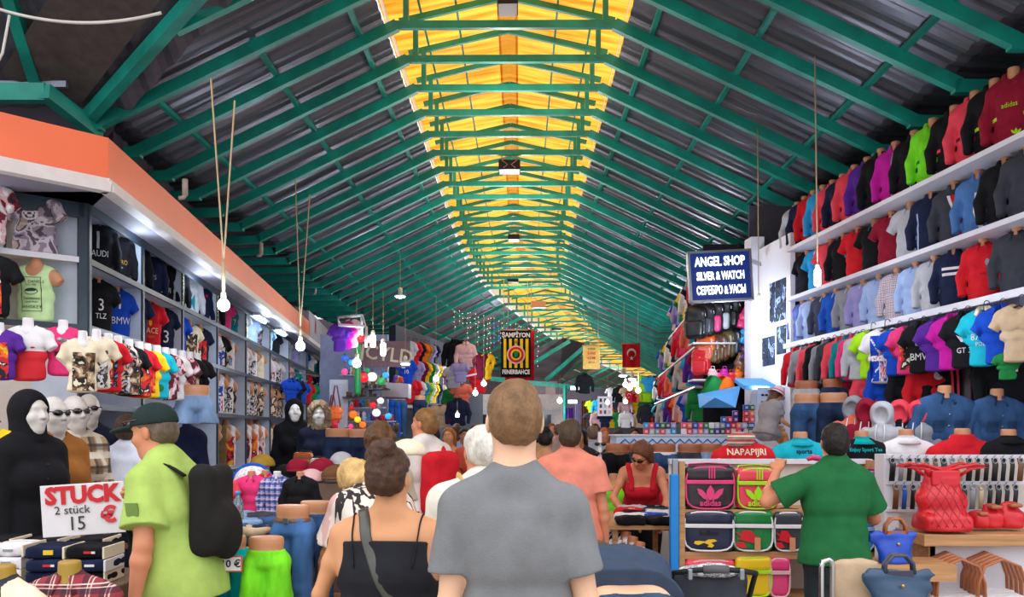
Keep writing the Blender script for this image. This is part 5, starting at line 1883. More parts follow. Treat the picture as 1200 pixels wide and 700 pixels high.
hang_right(1185, 480, 7.15, 'hung_jacket', 'black', 'black jacket hanging at the right edge behind the denim jackets', 1.2, rz=-.3, marks=((('poly', rect(-.02, .03, .26, .34)), 'white'),))
dressed('hung_tee', (P(1180, 0, 6.5).x, 6.5, 2.02), -.4, 'green shirt hanging behind the rail above the right denim jacket', 'green', None, scale=.42)
b = MB()
slabr(b, 10.72, 11.75, .02, .08, .9, 4.12)
pn = b.build('photo_panel', WHITE)
tag(pn, 'tall white panel with dark photo prints at the right shop end', 'panel')
for (y0, y1, z0, z1, nm_) in ((10.85, 11.35, 3.05, 3.58, 'a'), (10.85, 11.12, 2.62, 2.98, 'b'), (11.2, 11.6, 2.50, 2.88, 'c')):
 b = MB()
 slabr(b, y0, y1, .010, .02, z0, z1)
 obj('photo_print', b.mesh('photo_print'), print_mat('photo_dark', [srgb('#141c2c'), srgb('#243a58'), srgb('#101420'), srgb('#8fa4c8'), srgb('#101420')], 6), pn)
b = MB()
slabr(b, 11.75, 12.0, -.08, .10, 0, 4.3)
tag(b.build('white_post', WHITE), 'white square post between the clothing shop and the bag shop', 'post')
b = MB()
b.add([(3.35, 12.05, 0), (5.8, 12.05, 0), (5.8, 12.05, 4.8), (3.35, 12.05, 4.8), (3.35, 12.1, 0), (5.8, 12.1, 0), (5.8, 12.1, 4.8), (3.35, 12.1, 4.8)], [(0, 1, 2, 3), (7, 6, 5, 4), (0, 3, 7, 4), (1, 5, 6, 2), (3, 2, 6, 7), (0, 4, 5, 1)])
struct(b.build('wall_side', DKW), 'dark cross wall behind the bag shop front', 'wall')
COUNT = mat('counter_laminate', srgb('#cfc8c0'), rough=.5, noise=.05)
legs_form('jeans', P(945, 540, 9.3) + V((0, 0, -.05)), -.4, 'white faded jeans on a dummy below the coral jackets', 'lightgrey', None, belt=None, scale=.95, form='darktan')
legs_form('jeans', P(977, 540, 9.1) + V((0, 0, -.05)), 3.4, 'dark blue jeans seen from behind, right of the white jeans', 'darkdenim', None, scale=.95, form='darktan')
legs_form('seat', P(946, 530, 7.9) + V((0, 0, .02)), 3.2, 'blue denim seat on a tan half dummy behind the green polo man', 'denim', None, form='tan', scale=.95)
legs_form('seat', P(977, 530, 7.8) + V((0, 0, .02)), 3.1, 'dark denim seat on a tan half dummy, right of the other one', 'darkdenim', None, form='tan', scale=.95)
b = MB()
b.boxab((2.3, 6.88, 0), (4.2, 8.0, 1.24))
tag(b.build('counter', COUNT), 'pale counter behind the bag stand carrying denim jackets', 'counter')
def on_counter(px, y, z, kd, col, label, scale, rz=-.1, **ex):
 return dressed(kd, ((px - 600) / 1000 * y, y, z), rz, label, col, None, scale=scale, **ex)
def flopped_hood(px, py, y, col, body, label, mk=None):
 """a small hooded child top seen from the side with its hood up"""
 r = empty('hooded_top', P(px, py, y), -.6, label, 'hoodie')
 f = Fld([seg((0, 0, .02), (0, 0, .26), (.15, .09), (.13, .085), .03), seg((0, 0, .25), (0, .0, .33), (.13, .085), (.07, .06), .03), cone((-.13, 0, .27), (-.16, -.02, .08), .045, .04), cone((.13, 0, .27), (.16, -.02, .08), .045, .04)], .010)
 f.ripple(.003, 26, px)
 f.cut((0, 0, -1), 0)
 g = obj('body', f.mesh('body'), FAB, r, K[body])
 f = Fld([elli((0, .01, .42), (.095, .11, .11)), elli((0, .05, .33), (.09, .07, .06), None, .03)], .010)
 f.sub(elli((0, -.11, .40), (.065, .09, .085)), .015)
 f.ripple(.003, 30, px + 1)
 obj('hood', f.mesh('hood'), FAB, r, K[col])
 if mk:
  bv = bvh_of(g.data)
  obj('badge', poly_on(bv, ellipse(.04, .18, .035, .035), 'badge'), FAB, g, K[mk])
 f2 = MB()
 for s in (-1, 1):
  f2.tube([(s * .03, -.075, .33), (s * .035, -.105, .26), (s * .03, -.105, .17)], .005, 6)
 obj('drawstring', f2.mesh('drawstring'), FAB, r, K['white'])
 return r
flopped_hood(1000, 535, 7.4, 'grey', 'salmon', 'grey hooded child top with salmon front, leftmost of the counter hoodies')
flopped_hood(1016, 540, 7.25, 'darkred', 'darkred', 'dark red hooded child top behind the grey ones')
flopped_hood(1034, 545, 7.05, 'lightgrey', 'lightgrey', 'light grey hooded child top with white drawstring, centre of counter hoodies')
flopped_hood(1055, 542, 7.2, 'coral', 'black', 'coral-hooded black child top with round white badge', 'white')
flopped_hood(1077, 542, 7.1, 'coral', 'grey', 'coral-hooded grey child top left of the denim jacket')
def denim(px, py, y, label, rz, tone, sc):
 r = on_counter(px, y, EYE + (503 - py) / 1000 * y, 'shirt', tone, label, sc, rz, form='tan', mat_=DEN)
 g = [c for c in r.children if c.name.startswith('shirt')][0]
 k = KIND['shirt']
 for spec in (('poly', rect(.035, .105, .25, .33)), ('poly', rect(-.105, -.035, .25, .33))):
  me = k.mark(spec)
  o = obj('chest_pocket', me.copy(), None, g, tuple(v * .65 for v in K[tone]))
  o.data.materials.clear()
  o.data.materials.append(DEN)
 bb = MB()
 for z in (.05, .13, .21, .29, .37):
  h = k.bvh.ray_cast(V((.0, -.5, z)), V((0, 1, 0)))
  bb.ell((0, (h[0].y if h[0] else -.09) - .003, z), (.008, .005, .008), 8, 5)
 obj('buttons', bb.mesh('buttons'), STEEL, g)
 g['label'] = 'worn denim body'
 return r
denim(1107, 548, 7.06, 'blue denim jacket on a tan dummy behind the red-and-white top', -.15, 'denim', 1.18)
denim(1168, 546, 7.0, 'blue denim jacket with bluish dummy neck, rightmost by the edge', -.1, 'denim', 1.10)
def shoulders(px, py, y, col, label, form='tan', col2=None, kd='polo', marks=(), sc=1.15, rz=PI, **ex):
 return dressed(kd, ((px - 600) / 1000 * y, y, EYE + (503 - py) / 1000 * y - .575 * sc), rz, label, col, None, form=form, col2=col2, scale=sc, marks=marks, **ex)
def back_text(r, part, s, size, z, col, sc=1.):
 g = [c for c in r.children if c.name.startswith(part)][0]
 bv = bvh_of(g.data)
 t = text_mesh(s, size, 0, .001)
 me = project([(-(v.co.x), v.co.y + z) for v in t.vertices], [tuple(p.vertices) for p in t.polygons], bv, 'lettering', -.004, .5, V((0, -1, 0)))
 obj('lettering', me, FAB, g, K[col])
BY = 6.05
XL, XR = P(790, 0, BY).x, P(1040, 0, BY).x
r = empty('bag_stand', ((XL + XR) / 2, BY + .18, 0), 0, 'wooden shelf stand full of shoulder bags with a blue left post', 'shelf')
o_ = -r.location
def st(nm, a, c, mm, bev=0., col=None):
 me = MB().boxab(V(a) + o_, V(c) + o_, 0, bev).mesh(nm)
 return obj(nm, me, mm, r, col)
ZT = EYE - .038 * BY
for z in (EYE - .0945 * BY * 1.0, EYE - .144 * BY, EYE - .198 * BY):
 st('shelf_board', (XL + .05, BY, z - .055), (XR - .02, BY + .36, z), WOOD, .004)
st('shelf_board', (XL + .05, BY, .10), (XR - .02, BY + .36, .15), WOOD, .004)
st('back_panel', (XL + .03, BY + .36, .05), (XR, BY + .38, ZT - .01), CREAMP)
st('top_rail', (XL + .03, BY + .30, ZT - .03), (XR + .02, BY + .40, ZT + .005), WHITE)
st('corner_post', (XL + .035, BY - .01, 0), (XL + .075, BY + .03, ZT), WOOD)
st('corner_post', (XR - .03, BY, 0), (XR + .01, BY + .36, ZT), WOOD)
b = MB().boxab(V((XL - .03, BY - .03, 0)) + o_, V((XL + .03, BY + .03, ZT - .09)) + o_, 0, .008)
obj('blue_post_sleeve', b.mesh('blue_post_sleeve'), PNT, r, srgb('#1f86d8'))
b = MB().boxab(V((XL - .015, BY - .02, ZT - .10)) + o_, V((XL + .025, BY + .02, ZT + .02)) + o_, 0, .005)
obj('post_cap', b.mesh('post_cap'), STEEL, r)
def shoulder_bag(px, py, w, h, y, main, trim, label, flap=None, rz=.0, logo=None, d=.14, lid=.36, tag_=False, rnd=.035, stripes=True):
 """boxy airline bag: body, lid with its band, piping, strap stubs and a front mark; (px, py) is the bottom centre"""
 W, H = w / 1000 * y, h / 1000 * y
 r = empty('shoulder_bag', P(px, py, y) + V((0, d / 2, .002)), rz, label, 'bag')
 f = Fld([rbox((0, 0, H / 2), (W / 2, d / 2, H / 2), rnd)], .007)
 f.ripple(.0018, 20, px)
 obj('body', f.mesh('body'), VIN, r, K.get(main, srgb('#888')) if isinstance(main, str) else main)
 f = Fld([rbox((0, -.006, H * (1 - lid / 2) + .004), (W / 2 + .004, d / 2 + .004, H * lid / 2), rnd)], .007)
 f.ripple(.0012, 24, px + 3)
 obj('lid', f.mesh('lid'), VIN, r, K.get(main, srgb('#888')) if isinstance(main, str) else main)
 fy = -d / 2 - .008
 tc_ = K[trim]
 bb = MB().box((0, fy - .002, H * (1 - lid)), (W * .97, .012, .028), None, 0, .004)
 obj('lid_band', bb.mesh('lid_band'), VIN, r, tc_)
 q = []
 for i in range(28):
  a = 2 * PI * i / 28
  ex = 4.
  cx, cz = math.cos(a), math.sin(a)
  k = (abs(cx) ** ex + abs(cz) ** ex) ** (-1 / ex)
  q.append((cx * k * (W / 2 - .004), cz * k * (H / 2 - .004) + H / 2))
 for yy in (-d / 2 + .002, d / 2 - .002):
  obj('piping', MB().tube([(x, yy, z) for x, z in q], .007, 8, 0, True).mesh('piping'), VIN, r, tc_)
 sb = MB()
 sb.tube([(-W / 2 + .01, 0, H - .03), (-W * .42, .01, H + .012), (0, .03, H + .02), (W * .42, .01, H + .012), (W / 2 - .01, 0, H - .03)], .012, 8, 0, False, (1.6, .5))
 obj('strap', sb.mesh('strap'), VIN, r, tc_ if stripes else K['black'])
 if stripes:
  for k in (-1, 0, 1):
   s_ = MB().box((k * .018 + .01, fy - .0, H * (1 - lid / 2) + .01), (.009, .010, H * lid * .72), None, 0)
   obj('stripe', s_.mesh('stripe'), VIN, r, tc_)
 bv = bvh_of(bpy.data.objects[[c.name for c in r.children if c.name.startswith('body')][0]].data)
 if logo == 'leaf':
  k = H / .24 * 1.55
  lg = MB()
  for L in LEAF:
   lg.prism([(x * k, z * k) for x, z in L], (0, fy + .004, H * .22), (1, 0, 0), (0, 0, 1), .006)
  obj('leaf_emblem', lg.mesh('leaf_emblem'), VIN, r, tc_)
  t = text_obj('adidas', H * .20, (0, fy - .001, H * .145), (PI / 2, 0, 0), tc_, r, .002, .0015)
 elif logo:
  c_, pts, tx = logo
  lg = MB()
  for P_ in pts:
   lg.prism([(x * W, z * H) for x, z in P_], (0, fy + .004, 0), (1, 0, 0), (0, 0, 1), .006)
  obj('bird_emblem', lg.mesh('bird_emblem'), VIN, r, K[c_])
  if tx:
   text_obj(tx, H * .17, (0, fy - .001, H * .46), (PI / 2, 0, 0), K['black'], r, .002, .0015)
 if tag_:
  obj('price_tag', MB().box((W * .10, fy - .012, H * .20), (.04, .003, .09), None, 0).mesh('price_tag'), PNT, r, K['tan'])
 return r
BIRD = (((-.30, .20), (-.22, .16), (-.10, .22), (0, .17), (-.04, .12), (.06, .10), (.10, .16), (.04, .22), (.16, .27), (.10, .31), (-.02, .30), (-.08, .25), (-.20, .27), (-.28, .26)),)
BIRD2 = (((-.46, .50), (-.30, .44), (-.26, .54), (-.05, .52), (.05, .40), (.20, .32), (.14, .14), (-.02, .22), (-.20, .26), (-.40, .30), (-.30, .36)), ((-.45, .22), (-.25, .24), (-.15, .10), (-.30, .08), (-.42, .12)))
zs = [503 + (EYE - z) / BY * 1000 for z in (EYE - .0945 * BY, EYE - .144 * BY, EYE - .198 * BY)]
shoulder_bag(833, zs[0], 57, 50, BY - .02, srgb('#2e282c'), 'pink', 'charcoal shoulder bag with hot pink trim and leaf logo, top shelf', logo='leaf', rz=-.06)
shoulder_bag(889, zs[0], 48, 48, BY - .02, 'coral', 'lime', 'coral red shoulder bag with lime trim and leaf logo, top shelf', logo='leaf', rz=-.06)
shoulder_bag(1011, zs[0], 46, 44, BY - .02, 'blue', 'coral', 'blue and coral shoulder bag right of the green polo man, top shelf', rz=.05)
shoulder_bag(832, zs[1], 58, 47, BY - .02, 'navy', 'white', 'navy shoulder bag with yellow bird emblem, middle shelf', logo=('yellow', BIRD, 'hollow'), stripes=False, rz=-.10)
shoulder_bag(884, zs[1], 46, 47, BY - .02, 'green', 'white', 'bright green shoulder bag with red bird shape, middle shelf', logo=('red', BIRD2, None), stripes=False, tag_=True, rz=-.12)
shoulder_bag(925, zs[1], 34, 46, BY - .02, 'darkgrey', 'white', 'dark grey shoulder bag with red print beside the green one', logo=('red', BIRD2, None), stripes=False, tag_=True, rz=-.05)
shoulder_bag(1010, zs[1], 34, 42, BY - .02, 'skyblue', 'paleblue', 'light blue shoulder bag right of the green polo man, middle shelf', stripes=False, rz=-.2)
shoulder_bag(832, zs[2], 58, 44, BY - .02, 'coral', 'palepink', 'coral red shoulder bag behind the stroller, bottom shelf', stripes=False, rz=.1)
shoulder_bag(884, zs[2], 42, 47, BY - .02, 'yellow', 'lime', 'yellow shoulder bag on the bottom shelf, behind the stroller handle', stripes=False)
shoulder_bag(914, zs[2], 25, 46, BY - .02, 'pink', 'palepink', 'pink narrow shoulder bag beside the yellow one, bottom shelf', stripes=False, d=.12)
rr = shoulders(872, 508, 6.75, 'red', 'red top with cream back lettering above the charcoal and coral bags', form='cream', sc=1.2, kd='jacket')
back_text(rr, 'jacket', 'NAPAPIJRI', .058, .452, 'cream')
sc_ = Fld([cone((-.05, 0, .0), (.05, .01, .01), .06, .06), elli((0, 0, .03), (.10, .07, .035), None, .03)], .009)
sc_.ripple(.004, 40, 3)
scf = obj('striped_scarf', sc_.mesh('striped_scarf'), plaid_mat('scarf_stripes', srgb('#d5c9b4'), [(srgb('#b52a30'), .05, .4, .1, .9), (srgb('#1d1a1c'), .05, .16, .6, .9)], axis=('Z',)), None, None, P(868, 517, 6.70))
tag(scf, 'folded striped scarf lying on the neck of the red lettered top', 'scarf')
rr = shoulders(938, 506, 6.75, 'turquoise', 'turquoise top on a tan dummy left of the dark-haired man', sc=1.2, col2='turquoise')
back_text(rr, 'polo', 'sports', .04, .445, 'navy')
rr = shoulders(1010, 505, 6.75, 'black', 'black top with teal collar and small back lettering', sc=1.15, col2='aqua')
back_text(rr, 'polo', 'Enjoy Sport Tee', .034, .445, 'aqua')
shoulders(1062, 503, 6.75, 'white', 'cream white polo on a tan dummy above the belt rack', sc=1.25, col2='white')
rr = shoulders(1128, 502, 6.6, 'red', 'red top with white sleeves above the belt rack', sc=1.28, kd='jacket')
shoulders(1182, 503, 6.55, 'black', 'black top with small emblem at the right end of the row', sc=1.2, marks=((('poly', ellipse(-.06, .33, .015, .012)), 'grey'),))
b = MB()
b.boxab((1.5, 6.52, 0), (4.1, 6.97, 1.0))
tag(b.build('counter', COUNT), 'low counter right behind the bag stand carrying tops', 'counter')
RYk = 5.75
r = empty('belt_rack', P(1130, 600, RYk), 0, 'cream belt rack with two hanging rails behind the red tote', 'rack')
o_ = -r.location
st('back_panel', P(1040, 700, RYk + .12), P(1215, 534, RYk + .15), CREAMP)
st('side_panel', P(1036, 700, RYk), P(1042, 532, RYk + .15), WHITE)
for py in (536, 566, 598):
 st('rail', P(1040, py + 2, RYk - .02), P(1215, py - 3, RYk + .02), WHITE)
random.seed(5)
bcol = ['black', 'brown', 'black', 'brown', 'darkgrey', 'beige', 'black', 'grey', 'black', 'black', 'blue', 'darkgrey', 'black', 'black', 'black', 'grey', 'black']
for row, (py0, py1) in enumerate(((537, 564), (568, 597))):
 for i in range(16 if row == 0 else 15):
  px = 1045 + i * 10 + row * 4
  p0 = P(px, py0, RYk - .045)
  p1 = P(px, py1, RYk - .045)
  w = .016 if i % 3 else .020
  b = MB()
  pts = [p0 - p0, V((.004, -.01, -.05)), V((0, 0, p1.z - p0.z))]
  b.tube(pts, w, 8, 0, False, (.18, 1))
  nm_ = bcol[(i * 7 + row * 3) % len(bcol)]
  rb = empty('leather_belt', p0, 0, '%s leather belt, %s from the left on the %s rail of the belt rack' % ({'black': 'black', 'brown': 'brown', 'darkgrey': 'charcoal', 'beige': 'beige', 'grey': 'grey', 'blue': 'bright blue'}[nm_], ORD[i], ('upper', 'lower')[row]),
                   'belt', 'belts on the %s rail' % ('upper', 'lower')[row])
  obj('strap', b.mesh('strap'), VIN, rb, K[nm_])
  hb = MB().tube([(0, 0, .0), (0, -.004, .012), (.008, -.008, .018), (.010, .02, .010)], .003, 6)
  hb.tube([(.016 * math.cos(t), -.012, -.018 + .018 * math.sin(t)) for t in [2 * PI * k / 10 for k in range(10)]], .0035, 6, 0, True)
  obj('buckle', hb.mesh('buckle'), STEEL, rb)
CYk = 5.35
r = empty('bag_counter', P(1130, 650, CYk), 0, 'wooden counter at the lower right carrying the red tote', 'counter')
o_ = -r.location
zc = EYE - .124 * CYk
st('top_board', P(1083, 627, CYk - .10), (P(1230, 0, CYk).x, CYk + .30, zc - .06), WOOD, .004)
st('front_panel', (P(1090, 0, CYk).x, CYk, .0), (P(1230, 0, CYk).x, CYk + .03, zc - .06), WHITE)
st('side_panel', (P(1088, 0, CYk).x, CYk, .0), (P(1096, 0, CYk).x, CYk + .28, zc - .06), WOOD)
tub = MB().boxab(P(1092, 632, CYk - .08) + o_, P(1215, 676, CYk - .05) + o_)
def tote(px, py, w, h, y, col, label, handle=None, hcol=None, quilt=False, d=.22, top=.72, lift=.0, name='tote_bag'):
 W, H = w / 1000 * y, h / 1000 * y
 r = empty(name, P(px, py, y) + V((0, d / 2, 0)), 0, label, 'bag')
 f = Fld([Pr('s', (0, 0, .02), (0, 0, H * .55), (W / 2, d / 2), (W / 2 * .92, d / 2 * .8), None, .05), Pr('s', (0, 0, H * .5), (0, 0, H), (W / 2 * .92, d / 2 * .8), (W / 2 * top, d * .22), None, .05), rbox((0, 0, .05), (W / 2, d / 2, .05), .03, None, .03)], .008)
 f.ripple(.0045, 24, px)
 f.cut((0, 0, -1), 0)
 body = obj('body', f.mesh('body'), VIN, r, K[col])
 fl = Fld([rbox((0, -d * .14, H * .93), (W * .30, d * .12, H * .10), .02)], .008)
 return r, W, H, d
r, W, H, d = tote(1114, 624, 56, 70, CYk - .1, 'red', 'large quilted red tote bag with open handles on the wooden counter', top=.70)
hb = MB()
for yy in (-.03, .03):
 hb.tube([(-W * .30, yy, H * .92), (-W * .48, yy * 2.5, H * 1.06), (-W * .86, yy * 2, H * 1.10), (-W * .55, yy * 3, H * 1.135), (0, yy, H * 1.02), (W * .55, yy * 3, H * 1.135), (W * .86, yy * 2, H * 1.10), (W * .48, yy * 2.5, H * 1.06), (W * .30, yy, H * .92)], .011, 8)
obj('handle', hb.mesh('handle'), VIN, r, K['red'])
qb = MB()
bv = bvh_of(r.children[0].data)
for s in (-1, 1):
 for k in range(-5, 8):
  pts = []
  for t in range(14):
   z = H * (.08 + .80 * t / 13)
   x = s * (k * .05 - .08 + (z - H * .1) * .6)
   h_ = bv.ray_cast(V((x, -.6, z)), V((0, 1, 0)))
   if h_[0] is not None and abs(x) < W * .44:
    pts.append(h_[0] - V((0, .001, 0)))
  if len(pts) > 2:
   qb.tube(pts, .0028, 5)
obj('quilt_seam', qb.mesh('quilt_seam'), VIN, r, srgb('#b31f2c'))
lp = Fld([rbox((0, -.045, H * .90), (.09, .018, .05), .012), rbox((.02, -.05, H * .82), (.05, .014, .035), .01)], .006)
obj('front_flap', lp.mesh('front_flap'), VIN, r, K['red'])
for k, (px, w, h) in enumerate(((1167, 22, 26), (1190, 24, 28), (1152, 18, 18))):
 r, W, H, d = tote(px, 620, w, h, CYk + .05, 'red', ('small red folded bag right of the large red tote', 'small red pouch with tan flap at the right edge', 'small red pouch touching the large red tote')[k], d=.12, top=.8, name='pouch')
 fl = Fld([rbox((0, -.03, H * .98), (W * .30, .05, .012), .008)], .006)
 obj('flap', fl.mesh('flap'), VIN, r, K['darktan'])
def foldbag(px, py, w, h, y, col, label, handles=True, hcol='darktan', rz=0., z=0):
 """trapezoid nylon shopper with a leather flap and two arched handles"""
 W, H = w / 1000 * y, h / 1000 * y
 d = W * .42
 r = empty('shopper_bag', P(px, py, y) + V((0, d / 2, 0)), rz, label, 'bag')
 f = Fld([Pr('s', (0, 0, .015), (0, 0, H * .75), (W / 2 * .80, d / 2), (W / 2, d * .16), None, .04), rbox((0, 0, H * .80), (W / 2, d * .10, H * .09), .015, None, .03)], .007)
 f.ripple(.0045, 26, px)
 f.cut((0, 0, -1), 0)
 obj('body', f.mesh('body'), VIN, r, K[col] if isinstance(col, str) else col)
 fl = MB()
 pts = [(-W * .20, 0), (W * .20, 0), (W * .22, -.03), (W * .13, -.085), (0, -.105), (-W * .13, -.085), (-W * .22, -.03)]
 fl.prism(pts, (0, -d * .16, H * .88), (1, 0, 0), (0, -.18, .98), .006)
 obj('leather_flap', fl.mesh('leather_flap'), VIN, r, K[hcol])
 obj('snap', MB().ell((0, -d * .16 - .03, H * .88 - .075), (.010, .006, .010), 10, 6).mesh('snap'), mat('brass', srgb('#c8a050'), rough=.25, metal=.9), r)
 if handles:
  for yy in (-d * .10, d * .10):
   hb = MB().tube([(-W * .24, yy, H * .80), (-W * .22, yy, H * 1.02), (-W * .10, yy * 1.5, H * 1.20), (W * .10, yy * 1.5, H * 1.20), (W * .22, yy, H * 1.02), (W * .24, yy, H * .80)], .010, 8)
   obj('handle', hb.mesh('handle'), VIN, r, K[hcol])
 return r
b_ = foldbag(1054, 662, 52, 44, 5.0, 'royal', 'bright blue nylon shopper with tan leather flap below the belts')
hb = MB().tube([(-.02, -.03, .20), (-.05, -.05, .27), (.02, -.06, .30), (.10, -.06, .33), (.14, -.05, .36), (.13, -.05, .30), (.08, -.05, .22)], .011, 8)
tagb = foldbag(1060, 718, 74, 54, 4.3, srgb('#2d4a66'), 'dark teal-blue patterned shopper at the bottom edge, in front of the blue one', hcol='slate')
b = MB().boxab(P(1015, 662, 5.0) + V((0, .0, 0)), P(1092, 672, 5.3))
tag(b.build('display_board', WOOD), 'narrow wooden board under the bright blue shopper', 'shelf')
shoulder_bag(1040, zs[1], 22, 42, BY - .02, 'darkred', 'white', 'dark red shoulder bag with white band behind the blue shopper', stripes=False, rz=.1)
crn = Fld([Pr('s', (0, 0, 0), (0, 0, .20), (.10, .06), (.13, .04), None, .03)], .009).ripple(.006, 22, 4)
cb_ = obj('canvas_bag', crn.mesh('canvas_bag'), FAB, None, K['beige'], P(1003, 705, 4.5))
tag(cb_, 'beige cloth bag at the bottom edge beside the chrome rail', 'bag')
orb = Fld([elli((0, 0, .06), (.06, .05, .07)), elli((.05, .0, .03), (.05, .04, .04))], .008).ripple(.005, 30, 6)
ob_ = obj('pouch', orb.mesh('pouch'), VIN, None, K['orange'], P(1010, 690, 5.3))
tag(ob_, 'small orange pouch low behind the beige cloth bag', 'bag')
for q, (px, nb) in enumerate(((1131, 6), (1180, 6))):
 for i in range(nb):
  y = 5.05 + i * .075
  cx = P(px + i * 3.0, 0, 5.0).x
  r = empty('handbag', (cx, y, EYE - .215 * 5.05), 0, 'white handbag with brown arched handle, %s from the front in the %s cluster' % (ORD[i], ('left', 'right')[q]), 'bag', 'brown-handled bags below the counter')
  w = .145
  zt = .315
  hb = MB().tube([(-w, 0, 0.05), (-w * .97, 0, zt * .55), (-w * .72, 0, zt * .86), (0, 0, zt), (w * .72, 0, zt * .86), (w * .97, 0, zt * .55), (w, 0, 0.05)], .013, 8, 0, False, (1.4, .7))
  obj('handle', hb.mesh('handle'), VIN, r, K['darktan'])
  f = Fld([rbox((0, 0, .0), (.17, .028, .09), .02)], .010).ripple(.002, 30, i)
  obj('body', f.mesh('body'), VIN, r, K['white'])
  for s in (-1, 1):
   obj('ring', MB().tube([(s * w + .014 * math.cos(t), -.014, .06 + .014 * math.sin(t)) for t in [2 * PI * k / 10 for k in range(10)]], .003, 6, 0, True).mesh('ring'), CHROME, r)
b = MB().boxab((P(1098, 0, 5).x, 5.0, EYE - .215 * 5.05 - .12), (P(1235, 0, 5).x, 5.62, EYE - .215 * 5.05 - .09))
tag(b.build('bag_shelf', WHITE), 'low white shelf holding the brown-handled bags', 'shelf')
# ---------------------------------------------------------------- left sales table, sign, folded trousers
def price_card(loc, rz, w, h, label, lines, border=None):
 r = empty('price_sign', loc, rz, label, 'sign')
 obj('board', MB().box((0, 0, 0), (w, .008, h), None, 0, .003).mesh('board'), PNT, r, K['white'] if not border else border)
 if border:
  obj('face', MB().box((0, -.006, 0), (w * .88, .004, h * .82), None, 0).mesh('face'), PNT, r, K['white'])
 for s, size, x, z, col, xs, bold in lines:
  text_obj(s, size, (x, -.010, z), (PI / 2, 0, 0), col, r, .001, bold, xs)
 return r
Y0 = 4.55
r = price_card(P(98, 597, Y0), .12, .425, .275, 'large white STUCK price board on the folded trousers, left of the lime polo man',
               [('STUCK', .125, 0, .075, srgb('#cf1f2b'), .95, .006), ('2 stück', .062, -.055, .0, srgb('#3a3634'), 1., 0), ('15', .105, -.035, -.075, srgb('#3a3634'), .9, 0), ('€', .115, .13, -.04, srgb('#d8343c'), 1., .005)])
r.rotation_euler.y = -.06
price_card(P(153, 575, 5.0), .1, .075, .06, 'small white 18 euro card behind the large price board', [('18 €', .038, 0, 0, K['black'], 1, .001)])
TB = mat('table_cloth', srgb('#6b5648'), rough=.8)
b = MB()
b.boxab((P(-40, 0, 4.6).x, 4.45, 0), (P(152, 0, 4.6).x, 5.05, EYE - .178 * 4.6), 0, .01)
tag(b.build('sales_table', TB), 'low table under the folded boxed trousers at far left', 'table')
zt = EYE - .178 * 4.6
random.seed(3)
packs = [(66, 4.62, 0, 'navy', 'red'), (113, 4.62, 0, 'black', 'yellow'), (66, 4.60, 1, 'navy', 'red'), (113, 4.60, 1, 'navy', 'white'), (66, 4.62, 2, 'navy', 'yellow'), (113, 4.62, 2, 'black', 'red'), (62, 4.95, 2, 'black', 'yellow'), (112, 4.95, 2, 'black', 'yellow'),
         (18, 4.70, 0, 'white', 'red'), (18, 4.70, 1, 'white', 'grey'), (5, 4.95, 2, 'black', 'yellow'), (62, 4.95, 1, 'navy', 'red'), (112, 4.95, 1, 'white', 'green'), (20, 4.70, 2, 'white', 'grey')]
cols_ = {}
for px, y, k, col, mk in packs:
 x = P(px, 0, y).x
 hgt = .062
 side = 'left' if px < 40 else ('middle' if px < 90 else 'right')
 lab = '%s packed pair of trousers with %s mark, %s %s stack, layer %s from the table' % (col, mk, 'rear' if y > 4.8 else 'front', side, ('one', 'two', 'three')[k])
 r = empty('folded_trousers', (x, y, zt + .002 + k * (hgt + .004)), random.uniform(-.03, .03) + .05, lab, 'trousers', 'folded trousers under the price board')
 f = Fld([rbox((0, 0, hgt / 2), (.103, .13, hgt / 2), .018)], .009).ripple(.002, 30, k + px)
 obj('cloth', f.mesh('cloth'), DEN, r, K[col])
 obj('white_sleeve', MB().box((.098, -.012, hgt / 2), (.012, .25, hgt * 1.02), None, 0, .003).mesh('white_sleeve'), PNT, r, K['white'] if k % 2 else K['cream'])
 obj('brand_mark', MB().box((.02, -.134, hgt * .55), (.05, .006, .012 if mk != 'yellow' else .024), None, 0).mesh('brand_mark'), PNT, r, K[mk])
 if mk == 'red':
  obj('brand_mark', MB().box((.045, -.1345, hgt * .55), (.018, .006, .012), None, 0).mesh('brand_mark'), PNT, r, K['white'])
dressed('shirt', P(82, 700, 3.6) + V((0, 0, -.42)), .05, 'red checked shirt on a tan dummy at the bottom left edge', 'red', None, form='gold', mat_=PLAID, scale=1.0)
dressed('polo', P(5, 700, 3.5) + V((0, 0, -.44)), -.35, 'cream white polo with grey collar on a dummy, bottom left corner', 'cream', None, form='gold', col2='darkgrey', scale=1.0)
b = MB().boxab((P(-60, 0, 3.6).x, 3.35, 0), (P(125, 0, 3.6).x, 3.85, EYE - .197 * 3.6 - .44))
tag(b.build('sales_table', TB), 'low front table carrying two dummies, bottom left', 'table')
b = MB().boxab((P(235, 0, 5).x, 4.55, .98), (P(372, 0, 5).x, 6.6, 1.02), 0, .01)
for s in ((245, 4.6), (362, 4.6), (245, 6.5), (360, 6.5)):
 x = P(s[0], 0, s[1]).x
 b.boxab((x - .02, s[1] - .02, 0), (x + .02, s[1] + .02, .98))
jt = b.build('sales_table', WOOD)
tag(jt, 'table heaped with folded jeans beside the half dummies in shorts', 'table')
jc = ['denim', 'darkgrey', 'wash', 'slate', 'denim', 'beige', 'darkdenim', 'grey', 'wash']
pos = [(272, 4.75), (300, 4.7), (322, 4.85), (262, 5.1), (292, 5.1), (325, 5.2), (305, 5.45), (280, 5.5), (332, 5.5)]
